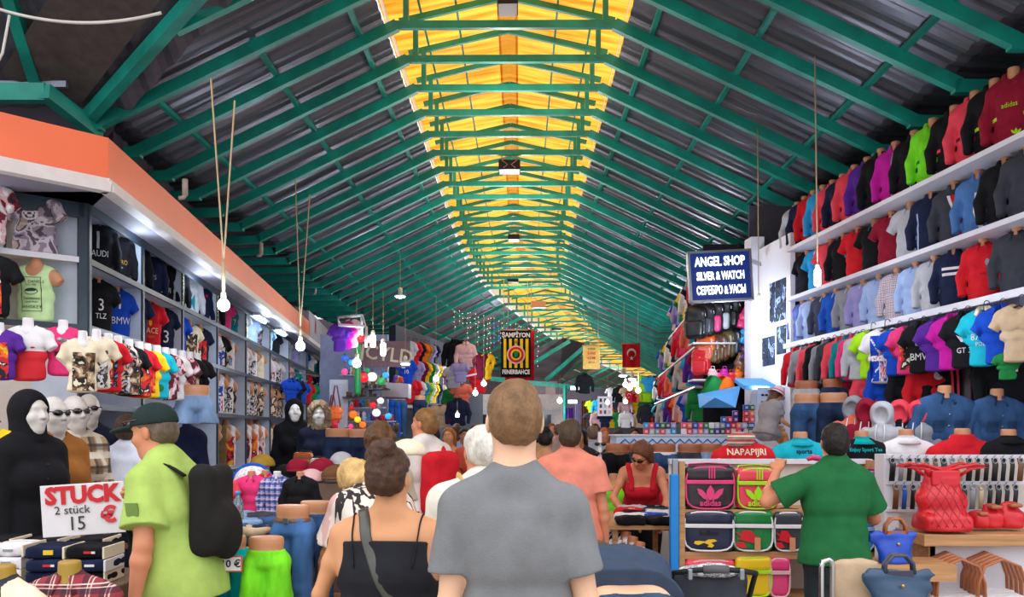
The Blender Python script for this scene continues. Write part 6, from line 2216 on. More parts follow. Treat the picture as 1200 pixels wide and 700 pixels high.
for i, ((px, y), c) in enumerate(zip(pos, jc)):
 for k in range(2):
  r = empty('folded_jeans', (P(px, 0, y).x, y, 1.023 + k * .045), .35 * math.sin(i * 2.1 + k), ('%s folded jeans, %s of its pile on the jeans table, %s row' % ({'denim': 'mid blue', 'darkgrey': 'charcoal', 'wash': 'pale blue', 'slate': 'slate blue', 'beige': 'beige', 'darkdenim': 'dark blue', 'grey': 'grey'}[c], ('bottom', 'top')[k], ('front', 'middle', 'rear')[i // 3])), 'jeans', 'folded jeans on the table')
  f = Fld([rbox((0, 0, .022), (.085, .12, .020), .018), seg((-.06, -.10, .03), (.06, -.10, .03), (.02, .02), (.02, .02), .02)], .010).ripple(.004, 34, i + k * .3)
  obj('cloth', f.mesh('cloth'), DEN, r, K[jc[(i + k * 4) % 9]] if k else K[c])
r = empty('plastic_bottle', P(279, 613, 5.0), 0, 'clear plastic water bottle with blue cap on the jeans pile', 'bottle')
GL = mat('clear_plastic', srgb('#cfe4e8'), rough=.08, noise=0)
GL.node_tree.nodes['Principled BSDF'].inputs['Transmission Weight'].default_value = .85
obj('bottle', MB().lathe([(.030, 0), (.032, .01), (.032, .06), (.029, .075), (.032, .09), (.030, .12), (.012, .155), (.012, .165)], (0, 0, 0), 14).mesh('bottle'), GL, r)
obj('cap', MB().lathe([(.014, .165), (.014, .185)], (0, 0, 0), 12).mesh('cap'), PNT, r, K['skyblue'])
legs_form('shorts', V((P(312, 0, 4.2).x, 4.2, .735)), .0, 'lime green shorts on a tan half dummy below the jeans pile', 'neon', None, scale=.68, pockets=False, form='tan', belt=None, material=None)
legs_form('shorts', V((P(268, 0, 4.35).x, 4.35, .72)), .15, 'turquoise shorts with 10 euro card on a tan half dummy', 'aqua', None, scale=.68, pockets=False, form='tan')
legs_form('crop', V((P(343, 0, 4.5).x, 4.5, .71)), -.25, 'cropped blue jeans with brown belt on a tan half dummy', 'steelblue', None, belt='brown', scale=.72, form='tan')
legs_form('crop', V((P(370, 0, 4.75).x, 4.75, .71)), -.3, 'faded blue jeans on a half dummy behind the belted ones', 'denim', None, scale=.72, form='tan')
price_card(P(271, 661, 4.10), .05, .105, .078, 'red-bordered 10 euro card on the turquoise shorts', [('10 €', .05, 0, 0, K['black'], 1, .001)], border=srgb('#d8573c'))
b = MB().boxab((P(240, 0, 4.4).x, 4.1, .50), (P(385, 0, 4.6).x, 4.92, .705))
tag(b.build('low_bench', WOOD), 'low bench carrying the half dummies in shorts and jeans', 'bench')
random.seed(11)
for px, py, y, col, kd, ex, lab in ((258, 600, 5.9, 'coral', 'polo', {}, 'coral polo top on the jeans table, next to the black backpack'), (295, 603, 6.0, 'pink', 'shirt', dict(col2='pink'), 'magenta shirt with red collar on a tan dummy, jeans table'),
         (311, 606, 6.15, 'red', 'polo', {}, 'red polo on a tan dummy between magenta and checked shirts'), (325, 606, 5.95, 'blue', 'shirt', dict(mat_=PLAIDB, form='white'), 'blue and pink checked shirt on a white dummy, jeans table'),
         (352, 610, 5.9, 'black', 'shirt', dict(col2='black'), 'black shirt on a tan dummy behind the belted jeans')):
 ex.setdefault('form', 'tan')
 dressed(kd, (P(px, 0, y).x, y, 1.023), random.uniform(-.4, .3), lab, col, None, scale=.58, **ex)
for px, py, y, col, lab in ((350, 553, 7.2, 'darkred', 'crimson cap left one of the pair on the rear hat table'), (377, 553, 7.1, 'darkred', 'crimson cap right one of the pair on the rear hat table'), (392, 562, 6.9, 'brown', 'brown cap right of the crimson caps'),
       (335, 560, 7.4, 'black', 'black cap left of the crimson caps'), (400, 545, 7.3, 'lightgrey', 'pale folded hat behind the brown cap'), (308, 548, 7.6, 'gold', 'mustard yellow cap behind the white dotted hat'), (365, 566, 6.9, 'palepink', 'pale pink cap below the crimson caps')):
 r = empty('cap', P(px, py, y), random.uniform(-.6, .6), lab, 'hat')
 f = Fld([elli((0, 0, .02), (.105, .115, .095))], .009).ripple(.0025, 30, px)
 f.cut((0, 0, -1), -.01)
 obj('crown', f.mesh('crown'), FAB, r, K[col])
 f = Fld([elli((0, -.12, .015), (.085, .085, .012))], .007)
 obj('brim', f.mesh('brim'), FAB, r, K[col])
r = empty('dotted_hat', P(297, 582, 6.6), 0, 'large white dotted sun hat with blue band standing on the rear table', 'hat')
DOT = print_mat('dot_print', [K['white'], K['white'], K['white'], srgb('#b9a8a0'), K['white']], 40)
f = Fld([elli((0, 0, .09), (.155, .11, .155))], .009).ripple(.002, 20, 2)
obj('crown', f.mesh('crown'), DOT, r)
obj('band', MB().tube([(.158 * math.cos(t), -.03 + .02 * math.sin(t), .09 + .158 * math.sin(t)) for t in [PI * k / 14 for k in range(15)]], .014, 8, 0, False).mesh('band'), FAB, r, K['blue'])
b = MB().boxab((P(255, 0, 7).x, 6.75, 0), (P(410, 0, 7).x, 7.7, EYE - .060 * 7.2))
tag(b.build('sales_table', TB), 'rear table with caps below the black mannequins', 'table')
legs_form('seat', P(395, 560, 9.5), .2, 'dark blue jeans on a half dummy under the red handbag', 'darkdenim', None, scale=1., form='tan')
legs_form('seat', P(419, 560, 9.6), .2, 'dark blue jeans on a half dummy left of the blonde head', 'darkdenim', None, scale=1., form='tan')
r = shoulder_bag(354, 545, 20, 14, 9.4, 'orange', 'darktan', 'small orange leather bag at the feet of the black mannequin', stripes=False)
r = shoulder_bag(372, 560, 18, 22, 9.0, 'white', 'lightgrey', 'pale box bag in front of the fur-hooded mannequin', stripes=False)
b = MB().boxab((P(345, 0, 9.5).x, 9.3, 0), (P(435, 0, 9.5).x, 9.9, EYE - .058 * 9.5))
tag(b.build('low_bench', TB), 'bench in front of the black mannequins', 'bench')
# ---------------------------------------------------------------- middle right: counters, half dummies, shirts
CB_ = mat('counter_blue', srgb('#cfe0f2'), rough=.4, noise=.03)
y = 10.0
x0, x1 = P(722, 0, y).x, P(893, 0, y).x
r = empty('display_counter', ((x0 + x1) / 2, y, 0), 0, 'pale blue display counter with zigzag front below the coloured cube boxes', 'counter')
o_ = -r.location
st('body', (x0, y, 0), (x1, y + .6, 1.565), CB_)
st('top_board', (x0 - .02, y - .02, 1.565), (x1 + .02, y + .62, 1.585), WHITE)
zz = MB()
n_ = 30
zz.tube([V((x0 + .05 + (x1 - x0 - .1) * k / n_, y - .006, 1.50 + (.03 if k % 2 else -.02))) + o_ for k in range(n_ + 1)], .009, 6)
obj('zigzag_band', zz.mesh('zigzag_band'), PNT, r, K['blue'])
bc = ['skyblue', 'orange', 'green', 'coral', 'purple', 'white', 'royal', 'purple', 'lightgrey', 'green', 'coral', 'grey', 'slate', 'grey', 'blue', 'lavender', 'white', 'red', 'coral', 'purple', 'salmon', 'salmon', 'palepink', 'paleblue', 'royal', 'lavender', 'slate', 'pink']
boxes = []
nth = {}
for i in range(19):
 boxes.append((757 + i * 6.4 + (6 if i > 5 else 0), 509, bc[(i * 5 + 3) % len(bc)], 'bottom'))
 boxes.append((757 + i * 6.4 + (6 if i > 5 else 0), 501.8, bc[(i * 3) % len(bc)], 'second'))
for px, py, c in ((848, 494.6, 'royal'), (855, 494.6, 'red'), (861.5, 494.6, 'purple'), (861.5, 487.4, 'purple')):
 boxes.append((px, py, c, 'upper'))
for k, (c0, c1) in enumerate((('palepink', 'green'), ('slate', 'royal'), ('red', 'coral'), ('red', 'salmon'), ('royal', 'green'))):
 boxes.append((874, 509 - k * 7.2, c0, 'left tower'))
 boxes.append((881, 509 - k * 7.2, c1, 'right tower'))
bm_ = Fld([rbox((0, 0, .0345), (.031, .03, .0345), .004)], .008).mesh('carton')
bm_.materials.append(PNT)
lb_ = MB().box((0, -.032, .035), (.030, .003, .030)).mesh('emblem')
lb_.materials.append(PNT)
for i, (px, py, c, rw) in enumerate(boxes):
 p = P(px, py, y + .06)
 p.z = 1.586 + round((509 - py) / 7.2) * .0705
 nth[rw] = nth.get(rw, 0) + 1
 lab = '%s gift box, %s from the %s in the %s on the display counter' % (c, ORD[nth[rw] - 1], 'left' if 'tower' not in rw else 'bottom', rw + (' row' if 'tower' not in rw else ''))
 r = empty('gift_box', p, random.uniform(-.06, .06), lab, 'box', 'cube boxes on the display counter')
 obj('carton', bm_, None, r, K[c])
 obj('emblem', lb_, None, r, tuple(min(1, v * .4 + .45) for v in K[c]))
nm = ['black', 'dark blue', 'mid blue white-belted', 'charcoal', 'pale blue']
for i, (px, c, bl) in enumerate(((723, 'black', 'brown'), (750, 'darkdenim', None), (778, 'denim', 'white'), (808, 'darkgrey', None), (833, 'wash', None))):
 z0 = EYE - .017 * 9.3 - .97
 legs_form('jeans', (P(px, 0, 9.3).x, 9.3, z0), PI + .05, '%s jeans seen from behind on a tan half dummy, counter row' % nm[i], c, 'jeans dummies standing in a row', belt=bl, form='darktan', scale=1.0)
b = MB().boxab((P(700, 0, 9.3).x, 9.0, 0), (P(850, 0, 9.3).x, 9.6, EYE - .017 * 9.3 - .97))
tag(b.build('low_bench', COUNT), 'low bench carrying the row of jeans dummies', 'bench')
b = MB().boxab((P(706, 0, 6.8).x, 6.35, .9), (P(786, 0, 6.8).x, 7.5, .93))
for px, yy in ((712, 6.4), (780, 6.4), (712, 7.4), (780, 7.4)):
 x = P(px, 0, 6.9).x
 b.boxab((x - .02, yy - .02, 0), (x + .02, yy + .02, .9))
tag(b.build('sales_table', WOOD), 'table of folded shirts in front of the woman in red', 'table')
sc_ = ['black', 'white', 'black', 'red', 'lightgrey', 'black', 'blue', 'white', 'darkgrey', 'black']
for i in range(10):
 yy = 6.45 + .22 * (i % 5)
 px = (738, 765)[i // 5] + (i % 3) * 4
 r = empty('folded_shirt', (P(px, 0, yy).x, yy, .932), .4 * math.sin(i * 1.7), '%s folded shirt, %s column of the shirt table, row %s from the front' % (sc_[i], ('left', 'right')[i // 5], ('one', 'two', 'three', 'four', 'five')[i % 5]), 'shirt', 'folded shirts on the table')
 f = Fld([rbox((0, 0, .03), (.11, .12, .028), .022), cone((-.05, -.10, .05), (.05, -.10, .05), .02, .02, .02)], .010).ripple(.004, 30, i)
 obj('cloth', f.mesh('cloth'), FAB, r, K[sc_[i]])
 obj('tag', MB().box((.03, -.06, .062), (.05, .04, .003)).mesh('tag'), PNT, r, K['cream'])
pc = [('navy', 'navy'), ('grey', 'grey'), ('black', 'black'), ('white', 'white'), ('dark grey', 'darkgrey'), ('jet black', 'black')]
nm = [q[0] for q in pc]
for i, (n_, c_) in enumerate(pc):
 px, py, yy = 698 + i * 7.5, 601 + i * 6.2, 7.0 - i * .22
 q = dressed('polo', P(px, py, yy) + V((0, 0, -.50)), -.95, seq_label(nm, i, 'polo', 'in the slanted dummy row', ('the rear', 'the front')), c_, 'polos on dummies by the shirt table', col2='white', form='darktan', scale=.85)
 q.rotation_euler.x = -.25
b = MB().boxab((P(688, 0, 6.5).x, 5.75, 0), (P(712, 0, 6.5).x + .2, 7.1, .30))
tag(b.build('low_bench', WOOD), 'low bench under the slanted row of polo dummies', 'bench')
dressed('tee', (P(719, 0, 8.3).x, 8.3, EYE - .118 * 8.3), -.3, 'lime green T-shirt on a tan dummy left of the woman in red', 'neon', None, scale=.95, marks=((('poly', rect(-.10, -.05, .30, .36)), 'white'),))
dressed('polo', (P(784, 0, 8.3).x, 8.3, EYE - .118 * 8.3), .2, 'coral red polo on a tan dummy right of the woman in red', 'red', None, scale=.95, col2='red')
b = MB().boxab((P(700, 0, 8.3).x, 8.15, 0), (P(800, 0, 8.3).x, 8.5, EYE - .118 * 8.3 - .003))
tag(b.build('low_bench', COUNT), 'narrow bench carrying the lime and coral tops', 'bench')
r = empty('sunglasses_stand', (P(703, 0, 8.6).x, 8.6, 0), 0, 'slim white sunglasses stand left of the black jeans dummy', 'stand')
obj('pole', MB().tube([(0, 0, 0), (0, 0, 1.62)], .02, 8).mesh('pole'), PNT, r, K['white'])
obj('foot', MB().lathe([(.18, 0), (.18, .02), (.03, .04)], (0, 0, 0), 16).mesh('foot'), PNT, r, K['white'])
for k in range(11):
 g = MB()
 z = .55 + k * .095
 for s in (-1, 1):
  g.ell((s * .032, -.045, z), (.028, .006, .020), 10, 6)
 g.tube([(-.01, -.045, z + .006), (.01, -.045, z + .006)], .004, 6)
 obj('sunglasses', g.mesh('sunglasses'), mat('dark_lens2', srgb('#2a1c1c'), rough=.15), r)
r = empty('stroller', (P(840, 0, 3.75).x, 3.85, 0), .0, 'black baby stroller with curved push handle, bottom centre right', 'stroller')
x = .185
zt = EYE - .168 * 3.75
obj('handle', MB().tube([(-x, .35, .55), (-x * 1.02, .05, zt - .12), (-x, -.05, zt - .012), (-x * .55, -.075, zt + .004), (0, -.08, zt + .010), (x * .55, -.075, zt + .004), (x, -.05, zt - .012), (x * 1.02, .05, zt - .12), (x, .35, .55)], .013, 10).mesh('handle'), BLK, r)
obj('grip', MB().tube([(-x * .30, -.078, zt + .008), (0, -.082, zt + .011), (x * .30, -.078, zt + .008)], .019, 10).mesh('grip'), mat('grey_foam', srgb('#5a5a5c'), rough=.7), r)
for s in (-1, 1):
 obj('clip', MB().box((s * x * .62, -.076, zt - .012), (.022, .03, .05), None, 0, .005).mesh('clip'), STEEL, r)
 obj('leg', MB().tube([(s * x, .35, .55), (s * x * 1.1, -.20, .10)], .012, 8).mesh('leg'), STEEL, r)
 obj('leg', MB().tube([(s * x, .20, .66), (s * x * 1.1, .62, .10)], .012, 8).mesh('leg'), STEEL, r)
 for yy in (-.20, .62):
  w_ = MB().tube([(s * x * 1.1, yy + .085 * math.cos(t), .10 + .085 * math.sin(t)) for t in [2 * PI * k / 18 for k in range(18)]], .016, 8, 0, True)
  obj('wheel', w_.mesh('wheel'), BLK, r)
f = Fld([seg((0, .02, zt - .30), (0, .05, zt - .03), (.165, .10), (.158, .04), .03), seg((0, .2, .45), (0, .05, zt - .28), (.17, .16), (.165, .10), .05)], .010).ripple(.003, 22, 2)
obj('hood', f.mesh('hood'), FAB, r, K['darkgrey'])
f = Fld([elli((0, .03, zt - .015), (.14, .05, .035))], .009).ripple(.003, 50, 2)
obj('blanket', f.mesh('blanket'), print_mat('spotted_blanket', [K['white'], K['grey'], K['white'], K['black']], 45), r)
r = empty('trolley_frame', (P(969, 0, 4.3).x, 4.3, 0), 0, 'bent chrome tube frame standing in front of the green polo man', 'frame')
zt = EYE - .155 * 4.3
obj('tube', MB().tube([(-.035, -.02, 0), (-.035, -.02, zt - .03), (-.028, -.02, zt), (.0, -.02, zt + .012), (.02, -.01, zt + .004), (.028, 0, zt - .03), (.03, .02, 0)], .0125, 10).mesh('tube'), CHROME, r)
# ---------------------------------------------------------------- bag shop on the right
random.seed(21)
BAGD = V((.097, 1, 0)).normalized()
def backpack(loc, rz, sc, col, col2, label, group):
 r = empty('backpack', loc, rz, label, 'bag', group, sc)
 obj('body', BPM[0], None, r, K[col])
 obj('front_pocket', BPM[1], None, r, K[col2])
 obj('strap', BPM[2], None, r, K['black'])
 obj('zip', BPM[3], None, r, K['lightgrey'])
 return r
BPM = [Fld([rbox((0, 0, .22), (.155, .085, .20), .07), elli((0, 0, .38), (.14, .08, .09), None, .05)], .013).ripple(.003, 22, 1).mesh('body'),
       Fld([rbox((0, -.085, .14), (.12, .045, .11), .04)], .012).ripple(.002, 24, 2).mesh('front_pocket')]
sm_ = MB()
for s in (-1, 1):
 sm_.tube([(s * .07, .06, .43), (s * .09, .13, .34), (s * .10, .14, .18), (s * .12, .08, .05)], .02, 6, 0, False, (1.2, .5))
sm_.tube([(-.03, .03, .45), (-.02, .03, .49), (.02, .03, .49), (.03, .03, .45)], .008, 6)
BPM.append(sm_.mesh('strap'))
BPM.append(MB().tube([(.142 * math.cos(t), -.062, .30 + .12 * math.sin(t)) for t in [PI * k / 10 for k in range(11)]], .006, 6).mesh('zip'))
for m_ in BPM:
 m_.materials.append(VIN)
YF = 12.35
fx = [(816, 399, 'black', 'black'), (826, 396, 'black', 'darkgrey'), (836, 393, 'black', 'pink'), (846, 390, 'black', 'lightgrey'), (856, 387, 'black', 'black')]
nm = ['first black', 'charcoal-pocket black', 'pink-pocket black', 'silver-pocket black', 'plain black']
for i, (px, py, a, c) in enumerate(fx):
 backpack(P(px, py, YF + .02 * i), -.5, 1.1, a, c, seq_label(nm, i, 'backpack', 'in the middle row under the blue sign', ('the left end', 'the right end')), 'backpacks in the bag shop')
nm = ['red', 'orange-red', 'brown', 'dark brown', 'olive', 'black']
for i, (px, py, a, c) in enumerate(((822, 441, 'red', 'red'), (828, 425, 'orange', 'salmon'), (835, 428, 'brown', 'khaki'), (843, 425, 'brown', 'brown'), (851, 421, 'khaki', 'brown'), (860, 418, 'black', 'darkgrey'))):
 backpack(P(px, py, YF + .15), -.6, .92, a, c, seq_label(nm, i, 'small backpack', 'in the lower row of the bag shop', ('the left end', 'the right end')), 'backpacks in the bag shop')
for i, (px, py, a, lab) in enumerate(((873, 385, 'pink', 'bright pink tote bag at the right end of the bag shop, below the sign'), (876, 404, 'skyblue', 'sky blue tote bag hanging below the pink one'), (876, 424, 'plum', 'purple and white bag hanging below the sky blue one'),
                                      (868, 441, 'brown', 'dark brown bag hanging at the lower right of the bag shop'), (881, 447, 'palepink', 'mauve rucksack at the lowest right of the bag shop'))):
 r, W, H, d = tote(px, py, 18, 27, YF - .1, a, lab, d=.14, top=.75)
 r.rotation_euler.y = .25
 obj('handle', MB().tube([(-W * .25, 0, H * .9), (-W * .2, 0, H * 1.18), (W * .2, 0, H * 1.18), (W * .25, 0, H * .9)], .012, 8).mesh('handle'), VIN, r, K[a])
for i, (px, a) in enumerate(((836, 'palepink'), (843, 'pink'), (850, 'magenta'), (858, 'red'), (866, 'orange'))):
 r, W, H, d = tote(px, 445 + (i % 2) * 4, 9, 12, YF - .2, a, '%s small handbag in the bottom row of the bag shop' % a, d=.08, top=.8, name='handbag')
 obj('handle', MB().tube([(-W * .25, 0, H * .9), (-W * .2, 0, H * 1.3), (W * .2, 0, H * 1.3), (W * .25, 0, H * .9)], .006, 6).mesh('handle'), VIN, r, K[a])
for px0, px1, col, nmz in ((828, 838, 'green', 'green and grey rolled blanket below the small handbags'), (842, 850, 'orange', 'orange rolled blanket below the small handbags')):
 o = MB().tube([P(px0, 452, YF - .3), P((px0 + px1) / 2, 455, YF - .3), P(px1, 452, YF - .25)], [.16, .18, .16], 12).build('rolled_blanket', FAB, None, K[col])
 tag(o, nmz, 'blanket')
aw = MB()
p = [P(818, 462, 11.9), P(868, 452, 11.9), P(862, 478, 11.6), P(838, 466, 11.5), P(820, 478, 11.6)]
aw.add([*p, *[q + V((0, .03, 0)) for q in p]], [(0, 1, 2, 3, 4), (9, 8, 7, 6, 5), (0, 5, 6, 1), (1, 6, 7, 2), (2, 7, 8, 3), (3, 8, 9, 4), (4, 9, 5, 0)])
tag(aw.build('blue_tarp', PNT, None, srgb('#4f8fc4')), 'blue cloth hanging over the cube boxes', 'cloth')
b = MB().boxab((P(826, 0, 12.6).x, 12.7, 0), (P(888, 0, 12.6).x, 12.75, 4.4))
struct(b.build('wall_bags', mat('dark_back', srgb('#15131a'), rough=.9)), 'dark back wall of the bag shop', 'wall')
for py in (401, 444):
 b = MB().boxab((P(812, 0, YF).x, YF - .02, EYE + (503 - py) / 1000 * YF - .03), (P(862, 0, YF).x, YF + .35, EYE + (503 - py) / 1000 * YF - .006))
 tag(b.build('bag_shelf', SHELF), 'white bag shop shelf under the %s' % ('black backpacks' if py < 420 else 'small red and brown backpacks'), 'shelf')
def BX(y, off=0.):
 return 2.83 + .097 * (y - 12.5) + off
b = MB()
b.add([(BX(12.6, .5), 12.6, 0), (BX(23, .5), 23, 0), (BX(23, .5), 23, 4.4), (BX(12.6, .5), 12.6, 4.4), (BX(12.6, .55), 12.6, 0), (BX(23, .55), 23, 0), (BX(23, .55), 23, 4.4), (BX(12.6, .55), 12.6, 4.4)], [(0, 1, 2, 3), (7, 6, 5, 4), (3, 2, 6, 7), (0, 4, 5, 1), (0, 3, 7, 4), (1, 5, 6, 2)])
struct(b.build('wall_bags', MATS['dark_back']), 'dark side wall of the bag shop', 'wall')
pal = ['red', 'white', 'lavender', 'orange', 'skyblue', 'black', 'coral', 'grey', 'yellow', 'royal', 'darkred', 'beige', 'teal', 'pink', 'navy', 'green', 'palepink', 'purple', 'lightgrey', 'salmon']
for row, (zb, y0, y1, n_) in enumerate(((3.55, 13., 17., 9), (2.95, 13., 20., 13), (2.35, 13., 21.5, 14), (1.75, 13.2, 22, 12))):
 names = [pal[(k * 7 + row * 5) % 20] for k in range(n_)]
 for k in range(n_):
  yy = y0 + (y1 - y0) * k / n_
  kd = ('hung_jacket', 'hung_tee', 'hung_jersey')[(k + row) % 3]
  dressed(kd, (BX(yy, .02), yy, zb), -.8, seq_label(names, k, 'garment', 'in the %s row along the bag shop side' % ('top', 'upper', 'lower', 'bottom')[row]), pal[(k * 7 + row * 5) % 20], 'clothes hanging along the bag shop side', scale=1.05)
for zb, y1 in ((3.47, 17.4), (2.87, 20), (2.27, 21.5)):
 b = MB()
 b.add([(BX(12.8, -.12), 12.8, zb), (BX(y1, -.12), y1, zb), (BX(y1, .4), y1, zb), (BX(12.8, .4), 12.8, zb), (BX(12.8, -.12), 12.8, zb + .03), (BX(y1, -.12), y1, zb + .03), (BX(y1, .4), y1, zb + .03), (BX(12.8, .4), 12.8, zb + .03)], [(3, 2, 1, 0), (4, 5, 6, 7), (0, 1, 5, 4), (2, 3, 7, 6), (1, 2, 6, 5), (0, 4, 7, 3)])
 tag(b.build('display_shelf', SHELF), 'white side shelf of the bag shop, %s' % {3.47: 'highest', 2.87: 'middle', 2.27: 'lowest'}[zb], 'shelf')
r = empty('sunglasses_board', P(903, 510, 10.9), 0, 'pale blue board of sunglasses behind the sitting child', 'board')
obj('board', MB().box((.0, 0, .30), (.34, .02, .62)).mesh('board'), PNT, r, srgb('#b9d0ee'))
for k in range(12):
 g = MB()
 for s in (-1, 1):
  g.ell(((k % 2) * .16 - .08 + s * .025, -.016, .06 + .09 * (k // 2)), (.022, .006, .014), 8, 6)
 obj('sunglasses', g.mesh('sunglasses'), MATS['dark_lens2'], r)
b = MB().box(P(890, 450, 11.4), (.55, .5, .06), M.Rotation(.25, 3, 'X'), 0, .01)
tag(b.build('blue_awning', PNT, None, srgb('#3f86c8')), 'small blue awning with a light below the white post', 'awning')
LGT = emis('lamp_white', (.80, .90, 1.), 16)
o = MB().box(P(892, 455, 11.1), (.2, .05, .03)).build('strip_light', LGT)
tag(o, 'small bright strip light under the blue awning', 'light')
r = empty('shop_sign', P(843.5, 324, 11.0), 0, 'blue illuminated shop sign with white letters in a silver frame', 'sign')
r.rotation_euler = (0, -.06, .05)
W, H = .80, .63
obj('panel', MB().box((0, 0, 0), (W, .06, H)).mesh('panel'), emis('sign_blue', srgb('#06246e'), .45), r)
fb = MB()
for s in (-1, 1):
 fb.box((s * W / 2, -.005, 0), (.03, .09, H + .03))
 fb.box((0, -.005, s * H / 2), (W + .03, .09, .03))
obj('frame', fb.mesh('frame'), STEEL, r)
WL = emis('sign_letters', (.85, .93, 1.), 1.9)
for s, size, z, xs in (('ANGEL SHOP', .165, .185, .66), ('SILVER & WATCH', .145, .0, .55), ('СЕРЕБРО & УАСЫ', .145, -.185, .51)):
 t = text_obj(s, size, (0, -.035, z), (PI / 2, 0, 0), K['white'], r, .004, .0035, xs, WL)
obj('bracket', MB().beam((W / 2, .02, .2), (W / 2 + .28, .4, .2), .03, .05).mesh('bracket'), STEEL, r)
# ---------------------------------------------------------------- bulbs, banners, ceiling boxes
BULB = emis('bulb_glow', (.86, .93, 1.), 13)
def bulb(px, py, y, sz, label, cords, group=None, kindb='globe', pole=None):
 p = P(px, py, y)
 r = empty('hanging_bulb', p, 0, label, 'light bulb', group)
 R = sz / 2000 * y
 if kindb == 'globe':
  obj('bulb', MB().lathe([(.012, R * 1.25), (R * .55, R * .95), (R * .9, R * .5), (R, 0), (R * .86, -R * .5), (R * .5, -R * .86), (.004, -R)], (0, 0, 0), 16).mesh('bulb'), BULB, r)
  top = R * 1.25
 elif kindb == 'stick':
  obj('bulb', MB().lathe([(R * .5, R * 1.5), (R * .62, R * 1.2), (R * .62, -R * 1.1), (R * .4, -R * 1.4), (.004, -R * 1.5)], (0, 0, 0), 14).mesh('bulb'), BULB, r)
  top = R * 1.5
 else:
  obj('shade', MB().lathe([(R * .3, R * .55), (R * .5, R * .35), (R * 1.15, 0), (R * 1.1, -.01)], (0, 0, 0), 16, 0, (True, False)).mesh('shade'), PNT, r, srgb('#b8ccec'))
  obj('bulb', MB().ell((0, 0, -.02), (R * .9, R * .9, R * .22), 14, 6).mesh('bulb'), BULB, r)
  top = R * .55
 obj('socket', MB().lathe([(R * .28, top), (R * .45, top + R * .1), (R * .45, top + R * .8), (R * .2, top + R * 1.1)], (0, 0, 0), 12).mesh('socket'), mat('ivory_socket', srgb('#d8cdb0')), r)
 zt_ = top + R * 1.1
 cb = MB()
 if pole:
  cb.tube([(0, 0, zt_), (0, 0, zt_ + pole)], .014, 8)
  zt_ += pole
 for (qx, qy) in cords:
  q = P(qx, qy, y + .1) - p
  cb.tube([(0, 0, zt_), q], .007 if y < 12 else .004, 5)
 obj('cord', cb.mesh('cord'), mat('straw_cord', srgb('#b9a07c')), r)
 return r
BL = [(262, 358, 6.3, 14, 'bright round bulb on a white pole in front of the left shelves', [(247, 92), (275, 118)], 'globe', .22),
      (352, 406, 10.5, 11, 'bright round bulb in front of the far left shelves', [(346, 210), (363, 228)], 'globe', .1),
      (958, 326, 8.2, 13, 'stick bulb hanging in front of the right shelves', [(955, 66)], 'stick', None), (889, 357, 10.2, 10, 'stick bulb hanging beside the blue shop sign', [(888, 150)], 'stick', None),
      (437, 400, 15, 10, 'bright stick bulb left one before the gold lettered sign', [(437, 330)], 'stick', None), (449, 410, 15, 10, 'bright stick bulb right one before the gold lettered sign', [(449, 340)], 'stick', None),
      (418, 426, 14.5, 10, 'round glowing bulb among the coloured lanterns', [(418, 350)], 'globe', None), (475, 426, 17, 11, 'blue-white shaded lamp before the football shirts', [(475, 340)], 'shade', None),
      (511, 444, 18, 6, 'small bulb before the yellow football shirt', [(511, 350)], 'globe', None), (557, 461, 18, 6, 'small bulb left of the striped club banner, lower one', [(557, 385)], 'globe', None), (567, 450, 18, 6, 'small bulb left of the striped club banner, upper one', [(567, 370)], 'globe', None),
      (469, 347, 15.5, 12, 'shaded blue-white lamp high under the left roof slope', [(469, 300)], 'shade', None), (730, 440, 21, 10, 'left shaded lamp in the far bulb cluster under the flag', [(730, 400)], 'shade', None), (741, 444, 21, 9, 'right shaded lamp in the far bulb cluster', [(741, 410)], 'shade', None),
      (733, 451, 21, 6, 'round bulb in the far cluster, leftmost', [(733, 420)], 'globe', None), (738, 455, 21.5, 6, 'round bulb in the far cluster, lowest', [(738, 420)], 'globe', None), (743, 450, 21, 7, 'round bulb in the far cluster, middle', [(743, 420)], 'globe', None), (748, 458, 22, 6, 'round bulb in the far cluster, rightmost', [(748, 420)], 'globe', None),
      (656, 470, 26, 6, 'small bulb beside the thin green post far back', [(656, 440)], 'globe', None), (712, 472, 24, 5, 'small bulb before the white display far back', [(712, 440)], 'globe', None), (733, 471, 25, 5, 'small bulb under the little far flag', [(733, 445)], 'globe', None), (536, 487, 20, 5, 'low blue-white bulb behind the backpack man', [(536, 470)], 'globe', None)]
for px, py, y, sz, lab, cords, kb, pole in BL:
 bulb(px, py, y, sz, lab, cords, None, kb, pole)
def banner(px0, py0, px1, py1, y, label, rz=0., name='banner', col='white', m_=None):
 a, c = P(px0, py0, y), P(px1, py1, y)
 r = empty(name, V(((a.x + c.x) / 2, y, a.z)), rz, label, 'banner' if name != 'flag' else 'flag')
 W, H = c.x - a.x, a.z - c.z
 b = MB()
 n1, n2 = 12, 10
 vs = [V(((i / n1 - .5) * W, .018 * math.sin(i * .9) + .012 * math.sin(j * .8 + i * .3), -H * j / n2)) for j in range(n2 + 1) for i in range(n1 + 1)]
 fs = [(j * (n1 + 1) + i, j * (n1 + 1) + i + 1, (j + 1) * (n1 + 1) + i + 1, (j + 1) * (n1 + 1) + i) for j in range(n2) for i in range(n1)]
 b.add(vs, fs, 0, True)
 o = obj('cloth', b.mesh('cloth'), m_ or FAB, r, K[col] if isinstance(col, str) else col)
 md = o.modifiers.new('t', 'SOLIDIFY')
 md.thickness = .006
 obj('batten', MB().tube([(-W / 2 - .02, 0, 0), (W / 2 + .02, 0, 0)], .018, 8).mesh('batten'), WOOD, r)
 cb = MB()
 for s in (-1, 1):
  cb.tube([(s * W * .4, 0, 0), (s * W * .4, 0, 1.0)], .006, 5)
 obj('cord', cb.mesh('cord'), MATS['straw_cord'], r)
 return r, W, H
